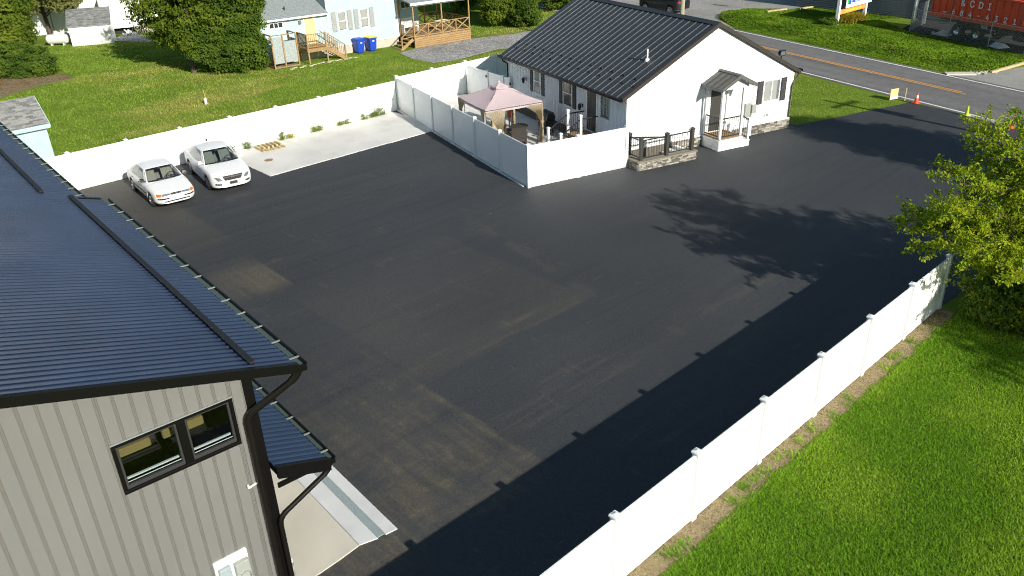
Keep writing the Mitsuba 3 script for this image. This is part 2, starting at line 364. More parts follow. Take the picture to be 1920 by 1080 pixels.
def f_red(p, n, uv):
    g = fbm(p.x * 1.5, p.y * 1.5, p.z * 1.0, octaves=3); st = fbm(p.x * 5, p.y * 5, p.z * 0.5)
    return mix((0.78, 0.080, 0.030), (0.56, 0.08, 0.042), smoothstep(0.45, 0.7, 0.5 * g + 0.5 * st))
mat('m_trailer_red', {'type': 'twosided', 'bsdf': {'type': 'principled', 'base_color': proc(f_red), 'roughness': 0.45, 'specular': 0.4}})
plain('m_letter', (0.72, 0.72, 0.70), 0.5)
plain('m_blue_bin', (0.012, 0.06, 0.46), 0.4); plain('m_bin_yellow', (0.72, 0.56, 0.03), 0.45)
plain('m_cone', (0.85, 0.085, 0.02), 0.5); plain('m_cone_lime', (0.50, 0.66, 0.02), 0.5)
plain('m_paint_line', (0.62, 0.62, 0.60), 0.7); plain('m_paint_yellow', (0.60, 0.26, 0.02), 0.7)
plain('m_steel', (0.42, 0.43, 0.43), 0.4, 0.5)
def f_canopy(p, n, uv): return mi.Color3f(0.56, 0.455, 0.475) * (0.93 + 0.14 * fbm(p.x * 2, p.y * 2, p.z * 2))
mat('m_canopy', {'type': 'principledthin', 'base_color': proc(f_canopy), 'roughness': 0.9, 'diff_trans': 0.35, 'eta': 1.3})
thin('m_drape', (0.54, 0.475, 0.35), 0.9, 0.9)
plain('m_wicker', (0.035, 0.03, 0.026), 0.7); plain('m_cushion', (0.40, 0.36, 0.22), 0.95)
plain('m_rust', (0.45, 0.12, 0.04), 0.7); plain('m_frame_bronze', (0.06, 0.05, 0.045), 0.5)
plain('m_sign_blue', (0.03, 0.10, 0.45), 0.5); plain('m_sign_red', (0.62, 0.10, 0.10), 0.5); plain('m_sign_orange', (0.85, 0.30, 0.08), 0.5)
plain('m_sign_green', (0.08, 0.45, 0.10), 0.5); plain('m_tank', (0.70, 0.69, 0.64), 0.4); plain('m_corrugated', (0.45, 0.50, 0.50), 0.5, 0.3)
plain('m_yellow_sign', (0.62, 0.50, 0.22), 0.6)
def f_pole(p, n, uv): return mi.Color3f(0.40, 0.37, 0.28) * (0.8 + 0.4 * fbm(p.x * 9, p.y * 9, p.z * 1.2))
matte('m_pole', f_pole)
# ------------------------------------------------------------------ the ground
def sheet(pts, z, fr=None, thick=0.03):
    m = MB(); m.poly([tuple(p[:2]) for p in pts], z - thick, z); return m
def lot(x, y): return LOT([x, y, 0])[:2]

g = MB(); g.quad([-400, -60, 0], [400, -60, 0], [400, 500, 0], [-400, 500, 0])
struct('ground', g, 'm_lawn')
LOT_POLY = [lot(-9, 6.80), lot(23.3, 6.80), lot(30, 6.0), (27.4, 31.9), (24.55, 38.40), (21.80, 43.20), (14.55, 39.66), (8, 48), lot(26.2, 37.42), lot(-6, 37.42)]
struct('parking_lot', sheet(LOT_POLY, 0.010), 'm_asphalt')
# concrete slab in three bays with open joints
for x0, x1 in ((15.66, 18.9), (18.912, 22.1), (22.112, 25.78)):
    m = MB(); m.poly([(x0, 32.62), (x1, 32.66), (x1, 37.36), (x0, 37.36)], -0.03, 0.035)
    struct('concrete_slab', m, 'm_concrete', LOT)
m = MB(); m.lathe([(0.001, 0.006), (0.20, 0.006), (0.22, 0)], 14, (16.75, 34.77, 0.036))
one('drain_cover', m, 'm_iron', 'small round rusty drain cover set in the concrete slab in front of the pallet', 'drain cover', LOT)
struct('patio', sheet([(0.95, 32.15), (-5.95, 45.35), (-2.45, 48.55), HOUSE([-9.7, 10.9, 0]), HOUSE([-9.7, -0.5, 0])], 0.022), 'm_concrete')

# road with markings
rdv, rdn = np.array([math.cos(RD), math.sin(RD)]), np.array([0.9033, 0.429])
def rp(s, t, z=0): return np.r_[rdv * s + rdn * t, z]
def strip(s0, s1, t0, t1, z, th=0.02):
    m = MB(); m.poly([tuple(rp(s, t)[:2]) for s, t in ((s0, t0), (s1, t0), (s1, t1), (s0, t1))], z - th, z); return m
ROAD = struct('road', strip(-140, 60, 38.42, 45.35, 0.016), 'm_road')
def ragged_line(s0, s1, t, w, seed, gap=0.0):
    r = np.random.default_rng(seed); m = MB(); n = int((s1 - s0) / 0.35)
    ss = np.linspace(s0, s1, n + 1)
    a = np.array([rp(s, t - w / 2 + r.normal(0, 0.006), 0.0202) for s in ss]); b = np.array([rp(s, t + w / 2 + r.normal(0, 0.006), 0.0202) for s in ss])
    for i in range(n):
        if r.random() < gap: continue
        m.quad(a[i], a[i + 1], b[i + 1], b[i])
    return m
put(f'{ROAD}__edge_line', ragged_line(-120, -25.1, 38.72, 0.13, 1), 'm_paint_line')
put(f'{ROAD}__edge_line', ragged_line(-120, 20, 44.97, 0.13, 2), 'm_paint_line')
put(f'{ROAD}__yellow_line', ragged_line(-120, -29.2, 42.02, 0.11, 3), 'm_paint_yellow')
put(f'{ROAD}__yellow_line', ragged_line(-120, -29.6, 42.28, 0.11, 4), 'm_paint_yellow')
# worn shoulder where the new coat meets the road
m = MB(); r = np.random.default_rng(5); ss = np.linspace(-26.5, -12, 40)
for i in range(39):
    m.quad(rp(ss[i], 38.28 + 0.1 * r.random(), .0155), rp(ss[i + 1], 38.28, .0155), rp(ss[i + 1], 38.80, .0205), rp(ss[i], 38.80, .0205))
struct('road_shoulder', m, 'm_far_paving')
# paved lot across the road, its drive, and the drive on the right
struct('far_parking_lot', sheet([rp(-110, 45.36)[:2], rp(-58.5, 45.36)[:2], (18.5, 66.6), (18.35, 71.6), (18.9, 74.0), (21.9, 77.0), (25.6, 75.7), (29.3, 76.8), (33, 81), (46, 98), (30, 120), (-2, 118)], 0.012), 'm_far_paving')
struct('side_drive', sheet([(26.75, 49.05), (28.6, 48.95), (33.5, 51.0), (44, 49), (44, 30), (36.2, 28.1)], 0.013), 'm_far_paving')
m = MB(); m.bar([26.65, 49.2, 0.04], [28.3, 48.96, 0.04], 0.55, 0.12)
one('culvert_slab', m, 'm_apron', 'pale flat concrete slab over the ditch at the roadside', 'concrete slab')
m = MB(); m.bar([29.3, 49.05, 0.07], [33.2, 51.65, 0.07], 0.16, 0.14); m.bar([33.2, 51.65, 0.07], [36.5, 54.2, 0.07], 0.16, 0.14)
one('kerb_beam', m, 'm_wood_pale', 'pale timber beam edging the grass bank beside the side drive', 'beam')
struct('gravel_driveway', sheet([(-7.75, 61.8), (-6.6, 59.6), (-5.0, 57.9), (-3.4, 58.6), (-0.3, 62.2), (1.3, 62.3), (4, 65.5), (20, 79), (18, 84), (0.8, 68.0), (-2.4, 66.7), (-6.6, 63.4)], 0.012), 'm_gravel')
struct('gravel_yard', sheet([(30.95, 63.0), (31.9, 59.8), (33.1, 56.3), (34.4, 53.0), (46, 47), (60, 60), (46, 80), (34.0, 68.5), (30.6, 64.2)], 0.012), 'm_cinder')
# bare strip under the right-hand fence, ragged on the grass side
r = np.random.default_rng(8); xs = np.linspace(-8, 23.2, 120)
lo = 6.40 - 0.16 * meshkit.fbm(np.c_[xs * 1.3, xs * 0, xs * 0]) - 0.12 * r.random(120) + 0.1
STRIP = list(zip(xs, lo))
m = MB(); m.poly([(-8, 6.79)] + STRIP + [(23.2, 6.79)], -0.03, 0.008)
struct('bare_strip', m, 'm_soil', LOT)
r = np.random.default_rng(9); n = 9000; q = LOT(np.c_[r.uniform(6, 23, n), 6.74 - np.abs(r.normal(0, .22, n)), np.full(n, .012)]); a = r.random(n) * 6.283; d = np.c_[np.cos(a), np.sin(a), r.normal(0, .12, n)] * r.uniform(.02, .06, (n, 1)); w = np.c_[-d[:, 1], d[:, 0], np.zeros(n)] * .10
STRAW = (np.stack([q - d - w, q - d + w, q + d], 1).reshape(-1, 3) * [1, 1, 1] + [0, 0, .004], np.arange(n * 3).reshape(-1, 3))
m = MB(); m.poly([(-38, 58.5), (-31, 58.2), (-29.6, 56.8), (-31.0, 55.2), (-31.8, 52.5), (-32.3, 50.6), (-36, 49.5)], -0.03, 0.010)
struct('bare_earth', m, 'm_soil')
m = MB(); m.poly([(-33.4, 71.6), (-30.0, 70.6), (-26.5, 73.2), (-30.4, 77.6), (-33.6, 75.6)], -0.03, 0.010)
struct('dirt_yard', m, 'm_gravel')

# ------------------------------------------------------------------ grass
def inside(poly, x, y):
    import shapely
    return shapely.contains_xy(shapely.geometry.Polygon([tuple(p[:2]) for p in poly]), x, y)
def blades(xy, z0, hgt, wid, lean, rng, cur=True):
    n = len(xy); ang = rng.random(n) * 2 * math.pi
    d = np.c_[np.cos(ang), np.sin(ang), np.zeros(n)]; s = np.c_[-d[:, 1], d[:, 0], np.zeros(n)]
    h = hgt * (0.6 + 0.7 * rng.random(n)); w = wid * (0.7 + 0.6 * rng.random(n)); l = lean * h * (0.3 + rng.random(n))
    b = np.c_[xy, np.full(n, z0)]; up = np.array([0, 0, 1.0])
    p0, p1 = b - s * w[:, None] / 2, b + s * w[:, None] / 2
    mid = b + d * (l * 0.35)[:, None] + up * (h * 0.62)[:, None]
    m0, m1 = mid - s * w[:, None] * 0.4, mid + s * w[:, None] * 0.4
    t = b + d * l[:, None] + up * h[:, None]
    v = np.stack([p0, p1, m1, m0, t], 1).reshape(-1, 3); k = np.arange(n)[:, None] * 5
    if not cur:
        v = np.stack([p0, p1, t], 1).reshape(-1, 3); k = np.arange(n)[:, None] * 3
        return v, k + [0, 1, 2]
    return v, np.vstack([k + [0, 1, 2], k + [0, 2, 3], k + [3, 2, 4]])
def join(ms):
    vs, fs, n = [], [], 0
    for v, f in ms: vs.append(v); fs.append(f + n); n += len(v)
    return np.vstack(vs), np.vstack(fs)
def nz(x, y, s, seed=0): return meshkit.fbm(np.c_[x * s, y * s, np.zeros(len(x))], 3, seed)

stuff('straw', STRAW, 'm_straw', 'dry straw and clippings along the foot of the right-hand fence', 'straw')
near_poly = [lot(6.0, 6.25), lot(23.6, 6.25), lot(26, 5.5), lot(27, 2.5), lot(22, -1.5), lot(13, 0.0), lot(6.0, 3.6)]
m = MB(); m.poly([tuple(p) for p in [lot(-9, 6.5), lot(40, 6.3), lot(40, -18), lot(-9, -18)]], -0.03, 0.003)
struct('near_lawn', m, 'm_thatch')
r = np.random.default_rng(21); N = 720000
q = np.c_[r.uniform(5.8, 27, N), r.uniform(-1.6, 6.3, N)]
qw = LOT(np.c_[q, np.zeros(N)])[:, :2]
edge = np.interp(q[:, 0], xs, lo)
keep = inside(near_poly, qw[:, 0], qw[:, 1]) & (r.random(N) < np.clip((edge + 0.18 - q[:, 1] + 0.55 * (nz(q[:, 0], q[:, 1], 1.6, 4) - 0.5) + 0.20 * (nz(q[:, 0], q[:, 1], 6.0, 5) - 0.5)) / 0.34, 0, 1)) & (r.random(N) < 0.55 + 0.9 * nz(qw[:, 0], qw[:, 1], 1.7, 2) - 0.12)
qw = qw[keep]; tall = 0.055 + 0.060 * nz(qw[:, 0], qw[:, 1], 0.9, 6)
stuff('grass', join([blades(qw[::3], 0.0, tall[::3], 0.011, 0.95, r), blades(qw[1::3], 0.0, tall[1::3] * .9, 0.012, 1.0, r, False), blades(qw[2::3], 0.0, tall[2::3] * .8, 0.012, 1.1, r, False)]), 'm_grass_near', 'mown bright green grass in the lower right, beside the white fence', 'grass')
# low weeds standing in the bare strip
r = np.random.default_rng(22)
cs = np.c_[r.uniform(7, 22, 26), 6.42 + 0.16 * r.normal(size=26).clip(-1, 1)]
pts = np.vstack([c + r.normal(0, 0.10, (60, 2)) for c in cs]); pts = pts[pts[:, 1] < 6.68]
stuff('weeds', blades(LOT(np.c_[pts, np.zeros(len(pts))])[:, :2], 0.0, 0.10, 0.016, 1.0, r), 'm_grass_near', 'sparse weeds and grass in the bare earth at the fence foot', 'weeds')

# lawns further off
def scatter(poly, n, seed):
    r = np.random.default_rng(seed); P = np.array([p[:2] for p in poly])
    q = r.uniform(P.min(0), P.max(0), (n, 2)); return q[inside(poly, q[:, 0], q[:, 1])], r
back_poly = [lot(2, 37.75), lot(32, 37.75), (3.5, 57.5), (0.2, 61.6), (-4.8, 57.2), (-8, 61.4), (-11.6, 61.5), (-16.5, 57), (-29, 70.3), (-40, 70), (-33, 61), (-29.5, 57), (-31.6, 52.5), (-32.1, 50.4), (-36, 46)]
q, r = scatter(back_poly, 260000, 31)
stuff('lawn_grass', blades(q, 0.0, 0.055 + 0.05 * nz(q[:, 0], q[:, 1], .8, 3), 0.030, 1.1, r, False), 'm_lawn_blade', 'wide mown lawn in sun behind the long white fence', 'grass')
side_poly = [(14.1, 39.55), (21.45, 42.95), (20.9, 44.3), rp(-60, 38.35)[:2], (7, 53)]
q, r = scatter(side_poly, 70000, 32)
stuff('verge_grass', blades(q, 0.0, 0.05, 0.026, 1.1, r, False), 'm_lawn_blade', 'short grass verge between the white house and the road', 'grass')
far_poly = [(-2.2, 67.5), (0.7, 68.6), (12, 79), (8, 100), (-12, 100), (2.0, 80), (-4, 72)]
q, r = scatter(far_poly, 45000, 33)
stuff('yard_grass', blades(q, 0.0, 0.09, 0.05, 1.1, r, False), 'm_lawn_blade', 'sunlit yard grass beyond the timber porch', 'grass')
# the bank across the road: low broad-leaved ground cover
bank = [rp(-58.2, 45.6)[:2], rp(-47, 45.55)[:2], rp(-32.8, 45.55)[:2], (27.0, 49.25), (29.3, 49.3), (33.0, 51.7), (34.3, 53.3), (32.7, 56.4), (31.6, 59.8), (30.5, 63.2), (31.0, 69.0), (34.2, 69.0), (31.2, 71.8), (31.5, 79), (29.3, 76.6), (25.6, 75.4), (21.9, 76.6), (19.1, 73.8), (18.5, 71.6), (18.7, 66.6)]
def quads(c, size, rng, flat=0.6):
    n = len(c); nrm = rng.normal(size=(n, 3)); nrm[:, 2] = np.abs(nrm[:, 2]) + flat; nrm /= np.linalg.norm(nrm, axis=1, keepdims=True)
    a = np.cross(nrm, rng.normal(size=(n, 3))); a /= np.linalg.norm(a, axis=1, keepdims=True); b = np.cross(nrm, a)
    s = np.broadcast_to(size, (n,))[:, None] * (0.6 + 0.8 * rng.random((n, 1)))
    fold = nrm * s * 0.22
    v = np.stack([c - a * s * 0.62, c - b * s * 0.34 - fold, c + a * s * 0.75, c + b * s * 0.34 - fold], 1).reshape(-1, 3)
    k = np.arange(n)[:, None] * 4
    return v, np.vstack([k + [0, 1, 2], k + [0, 2, 3]])
q, r = scatter(bank, 170000, 34)
t = q @ rdn - 45.4                                   # metres from the road edge
hh = np.interp(t, [0, 0.9, 2.2, 4.5, 6.5, 12], [0.05, 0.10, 0.34, 0.26, 0.12, 0.08]) * (0.55 + 0.9 * nz(q[:, 0], q[:, 1], 0.7, 5))
keep = r.random(len(q)) < np.interp(t, [0, 1.2, 4, 6], [1, 0.75, 0.72, 1]) * (0.5 + 0.9 * nz(q[:, 0], q[:, 1], 1.3, 7))
q, hh, t = q[keep], hh[keep], t[keep]
c = np.c_[q, hh * np.sqrt(r.random(len(q)))]
stuff('ground_cover', quads(c, np.interp(t, [0, 1.5, 4, 6, 9], [0.07, 0.10, 0.13, 0.10, 0.09]), r, 0.9), 'm_leaf_bank', 'leafy green ground cover on the bank across the road', 'ground cover')
sel = (t > 1.4) & (t < 4.2) & (r.random(len(q)) < 0.05 * (nz(q[:, 0], q[:, 1], 0.5, 9) > 0.5))
stuff('dead_growth', quads(c[sel] + [0, 0, 0.03], 0.10, r, 0.5), 'm_leaf_red', 'brown dead stems among the ground cover near the roadside', 'weeds')
m = MB()
# mound of earth under the growth so that no bare gaps read as lawn
struct('bank_soil', sheet(bank, 0.006), 'm_thatch')
# rubble by the culvert
r = np.random.default_rng(35); m = MB()
for i in range(60):
    p = np.array([28.75, 49.35, 0.03]) + np.r_[r.normal(0, 0.42), r.normal(0, 0.28), 0]; s = r.uniform(0.05, 0.15)
    m.hull(p + r.normal(0, s / 2, (9, 3)) * [1, 1, 0.6])
stuff('rubble', m, 'm_apron', 'pale broken stone heaped at the culvert beside the side drive', 'rubble')
# ------------------------------------------------------------------ white vinyl fences
def post(m, x, y, h, w=0.14):
    m.box(x - w / 2, x + w / 2, y - w / 2, y + w / 2, 0, h)
def cap(x, y, h, w=0.175):
    m = MB(); m.box(x - w / 2, x + w / 2, y - w / 2, y + w / 2, h, h + 0.035)
    m.hull([[x - w * .42, y - w * .42, h + .035], [x + w * .42, y - w * .42, h + .035], [x + w * .42, y + w * .42, h + .035], [x - w * .42, y + w * .42, h + .035], [x, y, h + 0.075]])
    return m
def run(t, fr, xs, h, ph, boards=True, skip_post=()):
    "fence along local x at y = 0; boards between xs; t is the key of the fence"
    for i, x in enumerate(xs):
        if i not in skip_post:
            m = MB(); post(m, x, 0, ph); k = put(f'{t}__post', m, 'm_vinyl_post', fr)
            put(f'{k}__cap', cap(x, 0, ph), 'm_vinyl', fr)
        if i + 1 < len(xs):
            a, b = x + 0.071, xs[i + 1] - 0.071
            p = MB(); n = max(1, int(round((b - a) / 0.29))); e = np.linspace(a, b, n + 1)
            for j in range(n):                     # tongue and groove boards with V joints
                p.cbox(e[j] + 0.0004, e[j + 1] - 0.0004, -0.016, 0.016, 0.13, h - 0.05, 0.002)
            k = put(f'{t}__panel', p, 'm_vinyl', fr)
            rl = MB(); rl.cbox(a, b, -0.022, 0.022, h - 0.11, h, 0.006); put(f'{k}__top_rail', rl, 'm_vinyl', fr)
            rl = MB(); rl.cbox(a, b, -0.022, 0.022, 0.008, 0.15, 0.006); put(f'{k}__bottom_rail', rl, 'm_vinyl', fr)
FR = LOT.sub(8.514, 6.797)
t = thing('fence', 'tall white vinyl fence in the right foreground between the asphalt and the bright green grass', 'fence')
run(t, FR, [2.434 * k for k in range(-2, 7)], 1.66, 1.69)
FBK = LOT.sub(9.03, 37.48)
t = thing('fence', 'long white vinyl fence along the back of the lot, behind the two parked cars', 'fence')
run(t, FBK, [2.464 * k for k in range(-3, 7)] + [17.24], 1.65, 1.68, skip_post=(10,))
FB2 = LOT.sub(26.33, 37.48)
t = thing('fence', 'taller white fence continuing the back line behind the pink gazebo', 'fence')
run(t, FB2, [0, 2.5, 5.0, 7.5, 10.0, 12.5], 1.83, 1.88)
e0 = np.array([-6.02, 45.45]); e1 = np.array([0.84, 32.02]); L = np.hypot(*(e1 - e0))
FE = Fr(math.atan2(e1[1] - e0[1], e1[0] - e0[0]), e0)
t = thing('fence', 'shaded grey-looking white fence running from the back line to the gazebo corner', 'fence')
xs_e = list(np.linspace(0, L, 7))
run(t, FE, xs_e, 1.80, 1.83, skip_post=(0,))
for i in range(1, 6):
    m = MB(); m.lathe([(0.001, .05), (.045, .045), (.055, 0)], 10, (xs_e[i] + 0.02, -0.11, 0.02))
    put(f'{t}__post_foot', m, 'm_pvc', FE)
m = MB(); m.bar([0.2, -0.13, 0.02], [L - 0.2, -0.13, 0.02], 0.09, 0.05); put(f'{t}__drain_pipe', m, 'm_concrete', FE, label='pale edging along the foot of the shaded fence')
FF = Fr(math.radians(26.6), e1)
t = thing('fence', 'short bright white fence in full sun from the corner post to the railed stairwell', 'fence')
run(t, FF, [0, 2.404, 4.86], 1.80, 1.83, skip_post=(0,))
g0, g1 = np.array([-2.32, 48.75]), HOUSE([-9.80, 10.9, 0])[:2]
FG = Fr(math.atan2(*(g1 - g0)[::-1]), g0); L = np.hypot(*(g1 - g0))
t = thing('fence', 'shaded white gate fence with two black latches behind the gazebo, ending at the house corner', 'fence')
run(t, FG, [0.1, 2.55, 4.15, L], 1.70, 1.74, skip_post=(0,))
for x in (2.45, 4.9):
    m = MB(); m.cbox(x - 0.05, x + 0.07, -0.10, -0.03, 1.36, 1.50, 0.01); m.bar([x - 0.01, -0.09, 1.43], [x + 0.12, -0.12, 1.40], .03, .03)
    put(f'{t}__latch', m, 'm_black_plastic', FG)
# ------------------------------------------------------------------ tall metal building, left foreground
bld = thing('metal_building', 'tall building on the left with greige board siding and a dark ribbed metal roof', 'building')
SL, D0, Z0 = 0.31, 4.10, 5.20
def rz(l): return Z0 + SL * (D0 - l)
WL, WM = 3.60, 10.82                       # side wall plane, front wall plane
m = MB(); m.poly([(-11.2, 0), (3.585, 0), (3.585, rz(3.585) - .22), (-3.9, rz(-3.9) - .22), (-11.2, rz(3.4) - .22)], 0, 0.02)
v, f = m.get(); v = v[:, [0, 2, 1]] * [1, 1, 1]; v[:, 1] = WM + 0.012 + v[:, 1]
WIN = (1.46, 3.25, 3.83, 4.71)
# wall core round the window opening
core = MB()
def wallbox(l0, l1, z0, z1=None):
    zt0, zt1 = (rz(l0) - .1, rz(l1) - .1) if z1 is None else (z1, z1)
    core.hull([[l, y, z] for l, zz in ((l0, zt0), (l1, zt1)) for y in (WM + .012, WM + .16) for z in (z0, zz)])
wallbox(-3.9, WIN[0], 0); wallbox(WIN[1], WL - .02, 0); wallbox(WIN[0], WIN[1], 0, WIN[2]); wallbox(WIN[0], WIN[1], WIN[3])
core.box(WL - .16, WL - .012, WM + .16, 20.0, 0, rz(WL) - .2); core.box(3.0, 3.14, 20.0, 38, 0, rz(3.1) - .2)
core.box(2.4, WL - .16, 19.9, 20.0, 0, rz(WL) - .25)
wl = put(f'{bld}__wall', core, 'm_seam_grey', BLD)
# board panels: wide face, narrow recessed double seam
PW = 0.2232
k = 0; l1 = 3.455
while l1 > -2.6:
    l0 = l1 - PW; m = MB()
    def board(a, b, z0, zt=None):
        za, zb = (rz(a) - .12, rz(b) - .12) if zt is None else (zt, zt)
        for x0, x1, d in ((a + 0.021, b - 0.021, 0.0), (a + 0.0004, a + 0.0170, 0.002), (b - 0.0170, b - 0.0004, 0.002)):
            if x1 - x0 < .004: continue
            zz0 = za + (zb - za) * (x0 - a) / (b - a); zz1 = za + (zb - za) * (x1 - a) / (b - a); c = 0.004
            m.hull([[x, y, z] for x, zz in ((x0, zz0), (x1, zz1)) for y, z in ((WM + .02, z0), (WM + .02, zz))] +
                   [[x, WM + d, z] for x, zz in ((x0 + c, zz0), (x1 - c, zz1)) for z in (z0, zz)])
    cuts = [(l0, l1)]
    if l1 > WIN[0] and l0 < WIN[1]:
        cuts = []
        a, b = max(l0, WIN[0]), min(l1, WIN[1])
        board(a, b, 0.0, WIN[2]); board(a, b, WIN[3])
        if l0 < WIN[0] - .02: cuts.append((l0, WIN[0]))
        if l1 > WIN[1] + .02: cuts.append((WIN[1], l1))
    for a, b in cuts: board(a, b, 0.0)
    put(f'{wl}__siding_panel', m, 'm_siding_grey', BLD)
    l1 = l0
# black corner trim
m = MB(); m.cbox(3.455, 3.607, WM - .022, WM + .06, 0, rz(3.6) - .12, .006); m.cbox(3.56, 3.612, WM + .06, WM + .2, 0, rz(3.6) - .12, .006)
put(f'{bld}__corner_trim', m, 'm_black_trim', BLD)
# window: frame, mullion, sashes, panes
m = MB(); a, b, z0, z1 = WIN; y = WM - .035; w = .055
for bx in ((a, b, z1 - w, z1), (a, b, z0, z0 + w)): m.cbox(bx[0], bx[1], y, WM + .10, bx[2], bx[3], .006)
for bx in ((a, a + w), (b - w, b)): m.cbox(bx[0], bx[1], y + .001, WM + .10, z0 + w, z1 - w, .006)
mid = a + (b - a) * .548; m.cbox(mid - .062, mid + .062, y - .004, WM + .10, z0 + w, z1 - w, .006)
wd = put(f'{bld}__window', m, 'm_black_trim', BLD, label='black framed two-light window high in the greige wall')
for s0, s1 in ((a + w, mid - .062), (mid + .062, b - w)):
    m = MB(); e = .038; y0, y1 = WM + .0, WM + .055
    for q in ((s0, s1, z0 + w, z0 + w + e + .02), (s0, s1, z1 - w - e, z1 - w), (s0, s0 + e, z0 + w + e + .02, z1 - w - e), (s1 - e, s1, z0 + w + e + .02, z1 - w - e)):
        m.cbox(q[0] + .001, q[1] - .001, y0, y1, q[2], q[3], .004)
    put(f'{wd}__sash', m, 'm_charcoal', BLD)
    m = MB(); m.quad([s0 + e, WM + .03, z0 + w + e], [s1 - e, WM + .03, z0 + w + e], [s1 - e, WM + .03, z1 - w - e], [s0 + e, WM + .03, z1 - w - e])
    put(f'{wd}__pane', m, 'm_pane_coated', BLD)
    m = MB(); m.cbox(s0 + .03, s1 - .03, WM + .058, WM + .062, z0 + w + .075, z0 + w + .09, .001); m.cbox(s0 + .05, s1 - .05, WM + .07, WM + .11, z0 + w + .12, z0 + w + .145, .003)
    put(f'{wd}__sill_bead', m, 'm_grate', BLD)
m = MB(); m.cbox(a - .012, b + .012, WM - .045, WM + .0, z1 + .001, z1 + .018, .003); put(f'{wd}__drip_cap', m, 'm_galv', BLD)
# the room behind: dark floor and walls, insulation batts between the studs
m = MB(); m.box(.9, 3.42, WM + 2.2, WM + 2.3, 3.0, 5.0); m.box(.8, .9, WM + .17, WM + 2.2, 3.0, 5.2); m.box(.9, 3.42, WM + .17, WM + 2.2, 3.0, 3.08)
m.box(.9, 3.42, WM + .17, WM + 2.2, 4.95, 5.0); m.box(3.42, 3.43, WM + .17, WM + 2.2, 3.08, 4.95)
put(f'{bld}__room', m, 'm_dim', BLD)
for x0, x1, z0_, z1_ in ((1.58, 2.08, 4.13, 4.28), (2.26, 2.42, 4.14, 4.30), (2.58, 2.90, 4.12, 4.28)):
    m = MB(); m.cbox(x0, x1, WM + .46, WM + .56, z0_, z1_, .02); put(f'{bld}__insulation_batt', m, 'm_insulation', BLD)
# roof: ribbed panels 0.92 m wide, four ribs each
def ribbed(m0, m1, lo, hi, base=rz, pitch=.152, rib=.032):
    "sheet from l = hi (eave) up to l = lo, ribs along l; cross-section along m"
    n = int(round((m1 - m0) / pitch)); p = (m1 - m0) / n; ys, zs = [], []
    for i in range(n):
        y = m0 + i * p
        for dy, dz in ((0, 0), (p * .58, 0), (p * .68, rib), (p * .86, rib), (p * .96, 0)): ys.append(y + dy); zs.append(dz)
    ys.append(m1); zs.append(0); ys, zs = np.array(ys), np.array(zs)
    P = np.array([np.c_[np.full(len(ys), l), ys, base(l) + zs] for l in (hi, lo)])
    mm = MB(); mm.grid(P[::-1]); Q = P - [0, 0, .012]; mm.grid(Q)
    mm.grid(np.array([P[0], Q[0]])); return mm
rf = put(f'{bld}__roof', (lambda m: m.hull([[l, y, z] for y in (10.22, 39) for l, z in ((3.66, rz(3.66) - .03), (3.66, rz(3.66) - .10), (-3.9, rz(-3.9) - .03), (-3.9, rz(-3.9) - .10))]).hull([[l, y, z] for y in (10.22, 19.98) for l, z in ((3.662, rz(3.66) - .03), (3.662, rz(3.66) - .10), (4.08, rz(4.08) - .03), (4.08, rz(4.08) - .10))]).hull([[l, y, z] for y in (10.22, 39) for l, z in ((-3.902, rz(-3.9) - .03), (-3.902, rz(-3.9) - .25), (-11.6, rz(3.8) - .03), (-11.6, rz(3.8) - .2))]))(MB()), 'm_black_trim', BLD)
y = 10.19
while y < 38.5:
    y2 = y + .91; eave = 4.12 if y + .455 < 19.9 else 3.66
    put(f'{rf}__roof_panel', ribbed(y + .001, y2 - .001, -3.9, eave), 'm_roof_metal', BLD); y = y2
m = MB(); m.hull([[4.13, 10.12, rz(4.13) + .045], [4.13, 10.205, rz(4.13) + .045], [-3.9, 10.12, rz(-3.9) + .045], [-3.9, 10.205, rz(-3.9) + .045], [4.13, 10.12, rz(4.13) - .10], [4.13, 10.15, rz(4.13) - .10], [-3.9, 10.12, rz(-3.9) - .10], [-3.9, 10.15, rz(-3.9) - .10]])
m.hull([[l, y, rz(l) - .105 - dz] for l in (4.08, -3.9) for y in (10.155, WM + .01) for dz in (0, .02)])
put(f'{rf}__rake_trim', m, 'm_black_trim', BLD)
m = MB(); m.hull([[l, y, rz(l) + d] for l in (3.64, 4.12) for y in (19.99, 20.05) for d in (-.16, .04)]); put(f'{rf}__end_flashing', m, 'm_black_trim', BLD)
# snow bars on stand-offs
def bar_run(l, y0, y1):
    m = MB(); z = rz(l)
    m.bar([l, y0, z + .085], [l, y1, z + .085], .075, .035); m.bar([l + .03, y0, z + .055], [l + .03, y1, z + .055], .02, .05)
    for yy in np.arange(y0 + .1, y1, .4550): m.bar([l, yy, z + .03], [l, yy, z + .075], .05, .05)
    m.bar([l - .05, y0, z + .103], [l - .05, y1, z + .103], .012, .012)
    return put(f'{rf}__snow_bar', m, 'm_black', BLD)
bar_run(3.50, 10.28, 20.0); bar_run(3.01, 20.3, 38)
